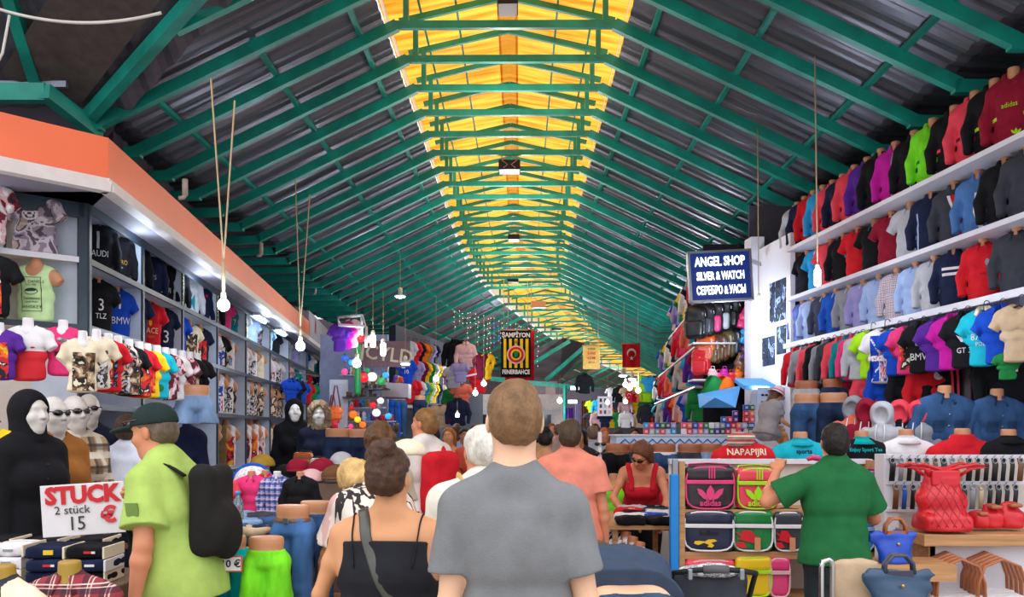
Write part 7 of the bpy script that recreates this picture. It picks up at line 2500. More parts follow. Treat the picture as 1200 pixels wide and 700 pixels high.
Y_ = 17.
banner(592, 388, 626, 446, 17.3, 'plain red cloth hanging behind the striped club banner', name='red_cloth', col='red')
r, W, H = banner(587, 387, 622, 442, Y_, 'black and yellow striped football club banner with round crest', col='black', rz=.05)
for k in range(5):
 obj('stripe', MB().box(((k - 2) * W * .185, -.04, -H * .50), (W * .095, .006, H * .62)).mesh('stripe'), FAB, r, K['yellow'])
text_obj('ŞAMPİYON', H * .135, (0, -.05, -H * .115), (PI / 2, 0, 0), K['white'], r, .002, .004, .86)
text_obj('FENERBAHÇE', H * .125, (0, -.05, -H * .90), (PI / 2, 0, 0), K['white'], r, .002, .004, .78)
for R_, c_, dy in ((.27, 'palepink', .045), (.225, 'red', .052), (.16, 'yellow', .058), (.11, 'navy', .064)):
 obj('crest', MB().prism(ellipse(0, 0, W * R_ * 1.15, W * R_ * 1.15, 24), (0, -dy, -H * .53), (1, 0, 0), (0, 0, 1), .004).mesh('crest'), FAB, r, K[c_])
obj('crest', MB().prism([(-.02, -.06), (.03, -.03), (.05, .05), (.0, .08), (-.05, .04)], (0, -.07, -H * .53), (1, 0, 0), (0, 0, 1), .004).mesh('crest'), FAB, r, K['green'])
st_ = [(math.cos(PI / 2 + 2 * PI * k / 10) * (.05 if k % 2 == 0 else .02), math.sin(PI / 2 + 2 * PI * k / 10) * (.05 if k % 2 == 0 else .02)) for k in range(10)]
obj('star', MB().prism(st_, (0, -.052, -H * .255), (1, 0, 0), (0, 0, 1), .004).mesh('star'), FAB, r, K['gold'])
r, W, H = banner(683, 405, 703, 433, 24., 'yellow paper poster with red lettering hanging in the hall', name='poster', col=srgb('#ecc069'))
for s, z, c_, sz in (('TURKISH', .16, 'brown', .10), ('JEANS', .34, 'red', .16), ('KILIMI', .54, 'red', .16), ('2011 a.1', .72, 'brown', .10)):
 text_obj(s, H * sz, (0, -.05, -H * z), (PI / 2, 0, 0), K[c_], r, .002, .002, .8)
def turk(px0, py0, px1, py1, y, label, rz=0.):
 r, W, H = banner(px0, py0, px1, py1, y, label, rz, 'flag', 'red')
 cr = [(.27 * math.cos(t), .27 * math.sin(t)) for t in [math.radians(25 + 310 * k / 20) for k in range(21)]] + [(.06 + .215 * math.cos(t), .215 * math.sin(t)) for t in [math.radians(335 - 310 * k / 20) for k in range(21)]]
 q = [(-b_ * W * .95, -(a_) * W * .95) for a_, b_ in cr]
 obj('crescent', MB().prism([(x, z) for x, z in q], (0, -.045, -H * .40), (1, 0, 0), (0, 0, 1), .004).mesh('crescent'), FAB, r, K['white'])
 obj('star', MB().prism([(x * W * 2.6, z * W * 2.6) for x, z in st_], (0, -.045, -H * .62), (1, 0, 0), (0, 0, 1), .004).mesh('star'), FAB, r, K['white'])
turk(729, 403, 750, 431, 20., 'large red Turkish flag with white crescent hanging in the hall', .1)
turk(733, 458, 741, 471, 26., 'small red Turkish flag far back below the bulb cluster')
for k, (px, py, y, c_, w_, lab) in enumerate(((595, 2, 9.1, 'black', .22, 'dark box lamp on the ridge, cut by the top edge'), (597, 193, 14.25, 'black', .36, 'dark box lamp with cables under the ridge skylight'), (602, 277, 19.5, 'black', .26, 'dark box lamp under the middle of the skylight'),
         (601, 327, 25.5, 'black', .34, 'dark box lamp where the skylight starts bending'), (631, 356, 30., 'tan', .5, 'wooden box under the bending skylight'), (652, 384, 38., 'black', .4, 'small dark box lamp far along the bending skylight'))):
 p = P(px, py, y)
 r = empty('ceiling_box', p, 0, lab, 'lamp')
 obj('housing', MB().box((0, 0, -.04), (w_, .30, w_ * .45), None, 0, .012).mesh('housing'), PNT, r, K[c_])
 obj('bracket', MB().tube([(-w_ * .35, 0, .05), (-w_ * .35, 0, .22)], .012, 6).tube([(w_ * .35, 0, .05), (w_ * .35, 0, .22)], .012, 6).mesh('bracket'), STEEL, r)
 if k == 1:
  cb = MB()
  for s in (-1, 1):
   cb.tube([(s * .05, -.14, .09), (s * .12, -.16, .02), (s * .03, -.17, -.05), (s * .10, -.16, -.10)], .009, 6)
  obj('cable', cb.mesh('cable'), mat('pink_cable', srgb('#c88a80')), r)
r = empty('light_curtain', P(590, 372, 19.), 0, 'curtain of tiny blue and white lights left of the club banner', 'lights')
random.seed(8)
cb, bb, wb = MB(), MB(), MB()
for k in range(22):
 a = P(534 + k * 4.6 + random.uniform(-2, 2), 364 + k * 1.1 + random.uniform(-2, 2), 19.) - r.location
 n_ = random.randint(3, 8)
 e = a + V((0, 0, -.11 * n_))
 cb.tube([a, e], .003, 4)
 for j in range(n_):
  (bb if (k > 8 and j > 0 and k % 3) else wb).ell(a + V((random.uniform(-.02, .02), 0, -.11 * j)), (.009, .009, .009), 6, 4)
obj('cord', cb.mesh('cord'), MATS['straw_cord'], r)
o = obj('blue_lights', bb.mesh('blue_lights'), emis('led_blue', (.05, .16, 1.), 3.5), r)
o['kind'] = 'stuff'
o = obj('white_lights', wb.mesh('white_lights'), emis('led_white', (1., .85, .7), 1.5), r)
o['kind'] = 'stuff'
# ---------------------------------------------------------------- lantern shop, football shirts, far stalls
random.seed(31)
b = MB().boxab((P(385, 0, 17).x - .3, 17.6, 0), (P(472, 0, 20).x, 17.7, 3.6))
struct(b.build('wall_lanterns', mat('bluish_wall', srgb('#8a93b4'), rough=.7)), 'bluish back wall of the lantern shop', 'wall')
r = empty('door_panel', P(397, 520, 16.6), 0, 'pale grey panel door behind the orange handbag', 'panel')
obj('panel', MB().box((0, 0, -.06), (.36, .05, 2.6), None, 0, .01).mesh('panel'), PNT, r, srgb('#c4c6cf'))
obj('inner_panel', MB().box((.0, -.03, .30), (.26, .02, .46)).box((0, -.03, .90), (.26, .02, .52)).mesh('inner_panel'), PNT, r, srgb('#b6bac6'))
for px, py, c, lab in ((393, 492, 'orange', 'orange-red handbag with long straps hanging on the grey panel'), (389, 503, 'red', 'red handbag half hidden below the orange-red one')):
 r, W, H, d = tote(px, py, 14, 16, 15.9, c, lab, d=.10, top=.9, name='handbag')
 hb = MB()
 for yy in (-.02, .03):
  hb.tube([(-W * .38, yy, H * .9), (-.02, yy, H * 2.5), (.02, yy, H * 2.5), (W * .38, yy, H * .9)], .010, 6)
 obj('strap', hb.mesh('strap'), VIN, r, K['maroon'])
for px, py, c, lab in ((398, 413, 'purple', 'large purple shirt hanging at the lantern shop corner'), (404, 411, 'magenta', 'bright pink shirt beside the large purple one'), (411, 409, 'palepink', 'pale pink shirt behind the bright pink one')):
 dressed('hung_tee', P(px, py, 15.2), -.5, lab, c, None, scale=1.05)
fr = MB()
q = [P(396, 372, 15.4), P(424, 370, 15.), P(429, 383, 14.6), P(398, 381, 14.8)]
fr.tube(q, .03, 6, 0, True)
fr.tube([q[1], q[1] + V((0, 0, -.35))], .025, 6).tube([q[2], q[2] + V((0, 0, -.35))], .025, 6)
tag(fr.build('awning_frame', WHITE), 'white tube frame at the top of the lantern shop', 'frame')
LAN = {}
for c in ('red', 'pink', 'green', 'skyblue', 'orange', 'yellow', 'white', 'blue', 'palepink'):
 LAN[c] = emis('lantern_' + c, K[c], .7)
lm_ = [MB().ell((0, 0, 0), (1, 1, .95), 14, 8).mesh('shade'), MB().lathe([(.15, 1.25), (.42, 1.05), (.42, .9), (.2, .85)], (0, 0, 0), 10).mesh('cap'), MB().tube([(0, 0, 1.2), (0, 0, 4)], .06, 5).mesh('chain'), MB().lathe([(.0, -1.5), (.18, -1.2), (.45, -.92), (.3, -.85)], (0, 0, 0), 10).mesh('finial')]
for m_ in lm_[1:]:
 m_.materials.append(mat('aged_brass', srgb('#6d5a44'), rough=.4, metal=.7))
lm_[0].materials.append(LAN['red'])
LP = [(422, 396, 6, 'red'), (431, 398, 5, 'palepink'), (413, 380, 4, 'skyblue'), (410, 386, 4, 'palepink'), (404, 420, 4, 'blue'), (412, 425, 4, 'skyblue'), (426, 443, 6, 'red'), (436, 442, 6, 'white'), (447, 447, 5, 'green'), (430, 434, 3, 'green'),
      (414, 486, 5, 'orange'), (419, 492, 4, 'yellow'), (425, 498, 4, 'orange'), (441, 484, 5, 'white'), (437, 475, 4, 'red'), (412, 478, 3, 'red'), (446, 470, 4, 'white'), (404, 436, 4, 'pink'), (452, 440, 4, 'skyblue'), (411, 500, 3, 'pink'), (455, 488, 4, 'skyblue'), (431, 505, 3, 'yellow')]
for px, py, rr_, c in LP:
 y = 16.2 + random.uniform(-.6, .5)
 rk = sorted(q[1] for q in LP).index(py)
 nl, end = (rk, 'top') if rk < 12 else (len(LP) - 1 - rk, 'bottom')
 r = empty('hanging_lantern', P(px, py, y), 0, '%s glass lantern in the lantern shop, %s from the %s' % (c, ORD[nl], end), 'lantern', 'glass lanterns of the lantern shop', rr_ / 1000 * y)
 o = obj('shade', lm_[0], None, r)
 o.material_slots[0].link = 'OBJECT'
 o.material_slots[0].material = LAN[c]
 for m_ in lm_[1:]:
  obj(m_.name.split('.')[0], m_, None, r)
o = MB().lathe([(.05, 0), (.06, .05), (.055, .9), (.02, 1.0)], P(419, 463, 15.7), 10).build('green_column', PNT, None, K['green'])
tag(o, 'slim green cloth roll standing in the lantern shop', 'roll')
for k, (py, px0, px1) in enumerate(((466, 402, 445), (456, 425, 455), (508, 402, 470))):
 yk = 16.4
 r = empty('display_shelf', P((px0 + px1) / 2, py, yk), 0, 'dark shelf crowded with small metal wares in the lantern shop, %s' % ('middle one', 'upper one', 'lowest one')[k], 'shelf')
 w_ = (px1 - px0) / 1000 * yk
 obj('board', MB().box((0, .1, 0), (w_, .35, .03)).mesh('board'), PNT, r, K['darkgrey'])
 g = MB()
 for j in range(int(w_ / .09)):
  h_ = random.uniform(.08, .2)
  g.lathe([(.02, .02), (.04, .03), (.025, h_ * .5), (.04, h_ * .8), (.015, h_)], (-w_ / 2 + .05 + j * .09, random.uniform(0, .2), 0), 8)
 o = obj('metal_wares', g.mesh('metal_wares'), MATS['aged_brass'], r)
 o['kind'] = 'stuff'
r = empty('shop_sign', P(452, 415, 17.2), .05, 'brown jewellery shop sign with large pale gold letters', 'sign')
obj('board', MB().box((0, .03, 0), (.98, .05, .52)).mesh('board'), PNT, r, srgb('#6b4a52'))
text_obj('JCYLD', .40, (0.02, -.01, -.02), (PI / 2, .12, 0), srgb('#c8b89a'), r, .02, .004, .95)
r = empty('ac_cabinet', P(463, 466, 16.8), 0, 'grey boxy awning unit left of the football shirts', 'box')
obj('housing', MB().prism([(-.26, .02), (.26, .0), (.26, .27), (-.26, .30)], (0, 0, 0), (1, 0, 0), (0, 0, 1), -.5).mesh('housing'), PNT, r, srgb('#a49ca6'))
obj('underside', MB().box((0, .26, .0), (.5, .46, .03)).mesh('underside'), PNT, r, srgb('#5b5a68'))
def JX(y):
 return -2.73 + (y - 21) * .178
b = MB()
b.add([(JX(20.4), 20.8, 0), (JX(30.5), 30.5, 0), (JX(30.5), 30.5, 4.2), (JX(20.4), 20.8, 4.2), (JX(20.4) - .2, 21.1, 0), (JX(30.5) - .2, 30.8, 0), (JX(30.5) - .2, 30.8, 4.2), (JX(20.4) - .2, 21.1, 4.2)], [(0, 1, 2, 3), (7, 6, 5, 4), (3, 2, 6, 7), (0, 3, 7, 4), (1, 5, 6, 2)])
struct(b.build('wall_shirts', mat('dim_blue', srgb('#3c4456'), rough=.8)), 'dim back wall of the football shirt shop', 'wall')
ROWS = [(429, [(478, 'lightgrey', 'grey striped'), (484, 'red', 'red'), (488.5, 'black', 'black'), (493, 'orange', 'orange'), (497, 'gold', 'mustard'), (501.5, 'lavender', 'lavender'), (506, 'navy', 'navy')], 'top'),
  (451, [(477, 'royal', 'royal blue'), (487, 'lavender', 'lilac'), (492, 'maroon', 'maroon'), (496.5, 'yellow', 'yellow'), (501, 'green', 'green'), (505, 'white', 'white'), (509, 'yellow', 'golden'), (514, 'white', 'pale')], 'middle'),
  (474, [(477.5, 'red', 'red and white'), (483.5, 'red', 'scarlet'), (489, 'white', 'white'), (493.5, 'skyblue', 'light blue'), (498, 'lime', 'lime'), (501, 'white', 'plain white'), (505, 'yellow', 'yellow'), (509, 'navy', 'navy'), (514, 'beige', 'sand'), (519, 'teal', 'teal'), (523, 'orange', 'orange'), (527, 'white', 'ivory')], 'lower')]
for py, its, rw in ROWS:
 nm = [q[2] for q in its]
 for i, (px, c, n_) in enumerate(its):
  y = 20.6 + (px - 476) * .12
  dressed('hung_jersey', P(px, py, y) + V((0, 0, 0)), -.15 + .02 * i, seq_label(nm, i, 'football shirt', 'in the %s jersey row' % rw, ('the left end', 'the right end')), c, 'football shirts in the %s row' % rw, scale=1.22, sx=.85,
    marks=((('text', 'FCB' if n_ == 'red and white' else '10', .12, 0, .25), 'white'),) if i % 3 == 0 else ())
for py0, py1, lab in ((430, 437, 'white shelf under the top row of football shirts'), (476, 481, 'white shelf under the lower row of football shirts')):
 b = MB().beam(P(472, py0, 20.5), P(515 if py0 < 450 else 530, py1, 25.5), .06, .07)
 tag(b.build('display_shelf', SHELF), lab, 'shelf')
for i, (px, py, c, kd, lab, sc) in enumerate(((533, 432, 'black', 'hung_jacket', 'black hooded top high up right of the football shirts, front one', 1.5), (540, 431, 'black', 'hung_jacket', 'black hooded top with grey lettering behind the front one', 1.4), (546, 431, 'palepink', 'hung_jacket', 'pale pink hooded top at the back of the black hooded tops', 1.3),
                                              (531, 456, 'lightgrey', 'hung_tee', 'pale grey shirt hanging below the black hooded tops', 1.2), (539, 449, 'lavender', 'hung_tee', 'lilac shirt hanging right below the black hooded tops', 1.1), (530, 457, 'red', 'hung_tee', 'bright red shirt above the dark green jacket', 1.1),
                                              (531, 483, 'green', 'hung_jacket', 'dark green jacket hanging below the bright red shirt', 1.3), (541, 478, 'salmon', 'hung_tee', 'salmon shirt hanging at the shop edge near the white building', 1.3), (524, 498, 'red', 'hung_tee', 'red shirt left of the dark blue jacket', 1.1),
                                              (537, 500, 'navy', 'hung_jacket', 'dark blue jacket with teal edge low at the shop end', 1.4), (474, 505, 'darkred', 'hung_tee', 'dark red shirt in the lowest row by the blue jeans', 1.3), (482, 505, 'white', 'hung_tee', 'white shirt in the lowest row by the blue jeans', 1.3), (504, 503, 'lavender', 'hung_tee', 'lilac grey shirt in the lowest row under the white shelf', 1.3),
                                              (515, 503, 'beige', 'hung_tee', 'sand coloured shirt in the lowest row under the white shelf', 1.3))):
 dressed(kd, P(px, py, 23.5 - (i % 5) * .3), -.2, lab, c, None, scale=sc)
for px, lab in ((463, 'bright blue jeans hanging left of the dark red shirt'), (469, 'darker blue jeans hanging beside the bright blue ones'), (492, 'dark jeans hanging under the lower football shirts')):
 legs_form('jeans', P(px, 512, 20.2), PI, lab, 'blue' if px < 466 else ('denim' if px < 480 else 'darkdenim'), None, scale=1., form='tan')
for px, c in ((565, 'maroon'), (570, 'yellow')):
 dressed('hung_jersey', P(px, 446, 19.), -.1, '%s football shirt hanging just left of the striped club banner' % c, c, None, scale=1.2, sx=.7)
dressed('hung_tee', P(560, 462, 28), 0, 'red cloth hanging far back left of the maroon football shirt', 'red', None, scale=1.7)
o = MB().tube([P(546, 441, 26), P(566, 437, 26)], .03, 6).build('rail', WHITE)
tag(o, 'white rail sticking out left of the club banner', 'rail')
WB = mat('white_render', srgb('#d8d2d2'), rough=.7)
y = 38.
r = empty('white_building', P(620, 515, y), 0, 'white low building across the hall end behind the grey-shirted man', 'building')
o_ = -r.location
def wb(nm, px0, py0, px1, py1, d0, d1, mm, col=None):
 a, c = P(px0, py1, y), P(px1, py0, y)
 me = MB().boxab(V((a.x, y + d0, a.z)) + o_, V((c.x, y + d1, c.z)) + o_).mesh(nm)
 return obj(nm, me, mm, r, col)
wb('wall', 540, 462, 660, 548, .3, .8, WB)
wb('parapet', 575, 466, 633, 480, -.2, .3, WB)
wb('gable_wall', 600, 440, 655, 466, 1.2, 1.6, PNT, srgb('#9a92a4'))
wb('wall', 640, 450, 652, 478, .6, 1.1, PNT, srgb('#b9a8a8'))
for px0, px1 in ((560, 572), (577, 584), (618, 631), (636, 648)):
 f = wb('window', px0, 484, px1, 525, .22, .32, PNT, srgb('#c9ccd2'))
 wb('pane', px0 + 2, 486, px1 - 2, 523, .18, .24, mat('dark_glass', srgb('#28323c'), rough=.1, noise=0))
wb('band', 540, 476, 655, 481, .15, .32, WB)
o = MB().tube([P(662, 452, 34), P(662, 520, 34)], .07, 8).build('green_post', GREEN)
tag(o, 'thin green and white post at the corner of the white building', 'post')
b = MB().beam(P(575, 444, 36), P(790, 466, 36), .12, .18)
tag(b.build('eave_beam', GREEN), 'long green eave beam above the far stalls', 'beam')
b = MB()
b.add([P(618, 412, 37), P(660, 396, 36), P(692, 404, 40), P(655, 447, 38), P(585, 447, 38)], [(0, 1, 2, 3, 4)])
struct(b.build('ceiling', SHEET), 'brown underside of the side hall roof behind the banner', 'roof')
for a, c, lab in (((668, 400), (592, 446), 'pale green diagonal rafter of the side hall, left one'), ((690, 403), (640, 446), 'dark green diagonal rafter of the side hall, right one')):
 tag(MB().beam(P(*a, 35.6), P(*c, 36.5), .14, .16).build('hip_rafter', GREEN), lab, 'rafter')
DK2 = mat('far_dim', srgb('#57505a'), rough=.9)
b = MB()
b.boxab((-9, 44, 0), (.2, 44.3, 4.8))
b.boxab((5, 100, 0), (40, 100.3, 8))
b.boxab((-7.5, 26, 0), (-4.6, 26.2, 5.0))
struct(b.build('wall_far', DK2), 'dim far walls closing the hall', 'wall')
b = MB()
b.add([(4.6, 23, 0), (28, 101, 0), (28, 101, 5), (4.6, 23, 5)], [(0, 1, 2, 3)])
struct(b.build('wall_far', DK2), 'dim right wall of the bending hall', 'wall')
y = 33.
for px0, px1, py0, py1, c, lab in ((664, 672, 478, 505, 'purple', 'purple doorway cloth of the brown shop far back'), (682, 691, 470, 508, 'brown', 'tall brown curtain of the far shop'), (673, 680, 474, 505, 'lavender', 'pale lilac cloth inside the brown shop')):
 a, c_ = P(px0, py1, y), P(px1, py0, y)
 b = MB()
 n = 10
 b.rings([[V((a.x + (c_.x - a.x) * i / n, y + .05 * math.sin(i * 1.9), z)) for i in range(n + 1)] for z in (a.z, c_.z)] + [[V((a.x + (c_.x - a.x) * i / n, y + .1 + .05 * math.sin(i * 1.9), z)) for i in range(n + 1)] for z in (c_.z, a.z)], 0, (False, False), True, False)
 tag(b.build('curtain', FAB, None, K[c]), lab, 'curtain')
for px, py, lab in ((674, 455, 'lit white sign above the brown shop, upper one'), (671, 471, 'lit white sign above the brown shop, lower one')):
 r = empty('lit_sign', P(px, py, y - .3), 0, lab, 'sign')
 obj('panel', MB().box((0, 0, 0), (.36, .06, .13), None, 0, .02).mesh('panel'), emis('sign_white', (.8, .9, 1.), 3.), r)
 obj('frame', MB().box((0, .03, 0), (.42, .06, .18)).mesh('frame'), PNT, r, srgb('#2c4a8a'))
y = 26.
r = empty('white_display', P(709, 487, y), 0, 'white hanging display cloth with small prints far back', 'display')
obj('sheet', MB().box((0, 0, .28), (.44, .03, .60)).mesh('sheet'), PNT, r, K['white'])
for k in range(9):
 obj('print', MB().box((-.13 + .13 * (k % 3), -.02, .10 + .18 * (k // 3)), (.07, .01, .11)).mesh('print'), PNT, r, K[('red', 'slate', 'palepink', 'navy', 'lightgrey', 'coral', 'black', 'slate', 'palepink')[k]])
pal2 = ['lime', 'orange', 'navy', 'white', 'red', 'skyblue', 'darkgrey', 'yellow', 'black', 'salmon', 'blue', 'palepink', 'green', 'beige']
k = 0
for rw, (py, px0, px1, n_) in enumerate(((487, 694, 772, 11), (472, 718, 775, 8), (502, 692, 775, 11), (460, 745, 775, 5))):
 names = [pal2[(i * 5 + rw * 3) % 14] for i in range(n_)]
 for i in range(n_):
  px = px0 + (px1 - px0) * i / (n_ - 1)
  dressed(('hung_tee', 'hung_jacket')[i % 2], P(px, py, 27.5 - rw * .4 - (i % 3) * .15), -.2 + .1 * (i % 4), seq_label(names, i, 'garment', 'in the far stall %s row under the flag' % ('third', 'second', 'lowest', 'top')[rw], ('the left end', 'the right end')), names[i], 'garments of the far stall', scale=.98)
b = MB().boxab(P(690, 520, 28.6), P(790, 456, 28.7))
struct(b.build('wall_stall', DK2), 'back of the far clothes stall', 'wall')
for px, c in ((685, 'black'), (757, 'black')):
 dressed('hung_jacket', P(px, 462 if px < 700 else 498, 24), .2, 'black jacket hanging %s' % ('left of the white display, far back' if px < 700 else 'at the right side of the far stall'), c, None, scale=1.1)
for k, (px0, px1, py) in enumerate(((398, 424, 440), (404, 450, 478), (404, 462, 494), (428, 470, 450))):
 yk = 16.9
 r = empty('display_shelf', P((px0 + px1) / 2, py, yk), 0, 'pale shelf of small bright trinkets in the lantern shop, %s from the top' % ('first', 'third', 'fourth', 'second')[k], 'shelf')
 w_ = (px1 - px0) / 1000 * yk
 obj('board', MB().box((0, .1, 0), (w_, .35, .02)).mesh('board'), PNT, r, K['lightgrey'])
 for c in ('white', 'red', 'skyblue', 'gold', 'purple'):
  g = MB()
  for j in range(int(w_ / .2)):
   h_ = random.uniform(.08, .22)
   g.lathe([(.03, .01), (.055, .05), (.03, h_ * .6), (.045, h_ * .8), (.01, h_)], (random.uniform(-w_ / 2, w_ / 2), random.uniform(-.02, .2), 0), 8)
  o = obj('trinkets', g.mesh('trinkets'), PNT, r, K[c])
  o['kind'] = 'stuff'
# ---------------------------------------------------------------- people
def at(px, y):
 return ((px - CX) / FPX * y, y, 0)
def hgt(py, y):
 return EYE + (HY - py) / FPX * y
def strap(fig, root, pts, col, w=.02, name='strap', flat=(1.6, .35), mm=None):
 me_ = [o for o in bpy.data.objects if o.name == root.name or (root.parent and o.name == root.parent.name)]
 bvs = [bvh_of(o.data) for o in me_]
 q = [V(fig.T(p)) for p in pts]
 d = []
 for a, c in zip(q, q[1:]):
  d += [a.lerp(c, t / 4) for t in range(4)]
 d.append(q[-1])
 for it in range(2):
  for bv in bvs:
   for i, p in enumerate(d):
    l, n, _, _ = bv.find_nearest(p)
    if l is not None and (p - l).dot(n) < w * .5:
     d[i] = l + n * w * .5
 for it in range(5):
  d = [d[0]] + [(a + b * 2 + c) / 4 for a, b, c in zip(d, d[1:], d[2:])] + [d[-1]]
 for bv in bvs:
  for i, p in enumerate(d):
   l, n, _, _ = bv.find_nearest(p)
   if l is not None and (p - l).dot(n) < w * .45:
    d[i] = l + n * w * .45
 return obj(name, MB().tube(d, w, 8, 0, False, flat).mesh(name), mm or FAB, root, col)
f = Figure(h=1.79, neck=.035, vox=.0065, wide=.92, slim=.93, armL=((-.13, -.03, -1), (.06, .22, -1)), armR=((.20, -.10, -1), (-.40, .80, -.30)))
r = person(f, at(603, 2.58), 3, 'man in plain grey T-shirt with short brown hair, seen from behind in the centre', 'pale', dict(kind='short', thick=.007, rip=.0016), '#7d5c3c')
tee = obj('t_shirt', f.shirt(infl=.018, sleeve=.68, hem=.86, neck=.066, neckz=1.495, ripple=.0042, freq=15, sleeve_fat=.014, loose=-.003, flare=.010).mesh('t_shirt'), FAB, r, srgb('#7c7e80'))
nb = MB().tube([f.T((.070 * math.cos(t), .006 + .066 * math.sin(t), 1.517 - .018 * max(0, math.sin(t)))) for t in [2 * PI * k / 28 for k in range(28)]], .006, 6, 0, True)
obj('neckband', nb.mesh('neckband'), FAB, tee, srgb('#5f6062'))
obj('jeans', f.legs_cloth(length=.98).mesh('jeans'), DEN, r, srgb('#5b5f6b'))
f.shoes(r, srgb('#44464c'))
f = Figure(h=1.575, fem=True, vox=.0065, wide=1.30, armL=((-.38, .02, -1), (-.02, .25, -1)), armR=((.38, .02, -1), (.02, .25, -1)), head=(-14, 4, 0))
r = person(f, at(457, 3.15), -3, 'woman with dark hair in a bun and black strap top, seen from behind', 'tan', dict(kind='bun', thick=.012, rip=.003), '#4a2f20')
tp = obj('tank_top', f.tank(infl=.013, top_back=1.425, top_front=1.34, hem=.90, hole=(.105, .22, .15)).mesh('tank_top'), FAB, r, srgb('#25262b'))
for s in (-1, 1):
 strap(f, tp, [(s * .105, -.105, 1.30), (s * .122, -.088, 1.38), (s * .130, -.055, 1.455), (s * .130, -.01, 1.482), (s * .122, .06, 1.44), (s * .10, .11, 1.32)], srgb('#25262b'), .0055, 'shoulder_strap', (1.3, .6))
strap(f, r, [(-.095, .055, 1.47), (-.092, -.01, 1.512), (-.088, -.062, 1.485), (-.07, -.112, 1.40), (-.02, -.128, 1.28), (.05, -.128, 1.14), (.12, -.128, 1.02), (.19, -.10, .92)], srgb('#4a4a42'), .017, 'bag_strap', (1.3, .28), VIN)
obj('shorts', f.legs_cloth(length=.30).mesh('shorts'), DEN, r, srgb('#3f4f6e'))
f.shoes(r, srgb('#6a5a50'))
f = Figure(h=hgt(474, 4.05), vox=.007, wide=1.06, belly=.025, lean=12, head=(-4, 0, 0), armL=((-.30, -.14, -1), (-.02, .16, -1)), armR=((.22, .08, -1), (-.35, .75, .62)), handR=((-.5, -.3, .6), 62))
r = person(f, at(214, 4.05), 84, 'man in lime green polo, dark cap and black backpack, walking left', 'red', dict(kind='short', thick=.006), '#6b5a4a')
PG = srgb('#a9c464')
tee = obj('polo_shirt', f.shirt(infl=.022, sleeve=.72, hem=.84, neck=.070, ripple=.0045, freq=12, sleeve_fat=.028, loose=.010, flare=.035).mesh('polo_shirt'), FAB, r, PG)
collar(f, tee, PG, r=.074, h=.03, back=1.500, spread=.03)
bv = bvh_of(tee.data)
sh, el, wr = f.joint[-1]
bd = V(sh + (el - sh) * .42)
bg = MB().prism([(-.028, .035), (.028, .035), (.028, -.02), (0, -.038), (-.028, -.02)], bd + V((-.092, 0, 0)), (0, -1, 0), (.05, .2, 1), .012)
obj('sleeve_badge', bg.mesh('sleeve_badge'), FAB, tee, srgb('#6f8a44'))
pk = bv.ray_cast(V((-.09, .6, 1.33)), V((0, -1, 0)))
if pk[0] is not None:
 obj('chest_label', MB().box(pk[0] + V((0, .002, 0)), (.06, .006, .025)).mesh('chest_label'), FAB, tee, srgb('#8fae50'))
for k in range(3):
 q = bv.ray_cast(V((.0, .6, 1.47 - k * .045)), V((0, -1, 0)))
 if q[0] is not None:
  obj('button', MB().ell(q[0], (.006, .004, .006), 8, 5).mesh('button'), PNT, tee, srgb('#7d9448'))
cp = Fld([elli((0, -.012, 1.705), (.094, .116, .098))], .006)
cp.cut((0, .1, -1), -1.690)
me = cp.mesh('cap')
bm_c = Fld([elli((0, .135, 1.705), (.075, .085, .016))], .006).mesh('brim')
Rm = M(f.Rh.tolist()).to_4x4()
Rm.translation = V(f.H0())
me.transform(Rm)
bm_c.transform(Rm)
c_ = obj('cap', me, FAB, r, srgb('#23312f'))
obj('brim', bm_c, FAB, c_, srgb('#2b3733'))
sunglasses(f, c_, '#141013', 1.715, None, .032, 'sunglasses', .008)
bp = Fld([rbox(f.T((0, -.205, 1.24)), (.14, .065, .22), .06), elli(f.T((0, -.25, 1.13)), (.12, .07, .14), None, .05)], .009).ripple(.005, 18, 5)
bk = obj('backpack', bp.mesh('backpack'), FAB, r, srgb('#232120'))
for s in (-1, 1):
 strap(f, bk, [(s * .10, -.16, 1.42), (s * .115, -.08, 1.505), (s * .118, .0, 1.515), (s * .12, .10, 1.43), (s * .125, .155, 1.30), (s * .14, .14, 1.12), (s * .155, .08, 1.06)], srgb('#1d1c1c'), .020, 'shoulder_strap', (1.3, .3))
obj('trousers', f.legs_cloth(length=.98).mesh('trousers'), DEN, r, srgb('#3a3b44'))
f.shoes(r, srgb('#55504c'))
o = obj('wristwatch', MB().tube([V(f.joint[-1][2]) + V((.031 * math.cos(t), .031 * math.sin(t), 0)) for t in [2 * PI * k / 14 for k in range(14)]], .008, 8, 0, True).mesh('wristwatch'), CHROME, r)
f = Figure(h=1.68, vox=.008, wide=1.12, lean=80, head=(0, -10, 0), armL=((-.15, .5, -1), (.1, .6, -.8)), armR=((.15, .5, -1), (-.1, .6, -.8)))
r = person(f, at(735, 3.35), 4, 'man bending forward in a slate navy T-shirt, back to us at the bottom', 'pale', dict(kind='short'), '#5a4630')
obj('t_shirt', f.shirt(infl=.030, sleeve=.7, hem=1.00, ripple=.005, freq=11, loose=.03, sleeve_fat=.03, flare=.03).mesh('t_shirt'), FAB, r, srgb('#3c4a60'))
obj('shorts', f.legs_cloth(length=.5, top=.99).mesh('shorts'), DEN, r, srgb('#3a5068'))
bl = MB().tube([V((.185 * math.cos(t), .14 * math.sin(t) - .01, .975 + .03 * math.sin(t))) for t in [2 * PI * k / 24 for k in range(24)]], .020, 8, 0, True, (.5, 1.2))
obj('belt', bl.mesh('belt'), VIN, r, srgb('#b08a60'))
f.shoes(r, srgb('#44464c'))
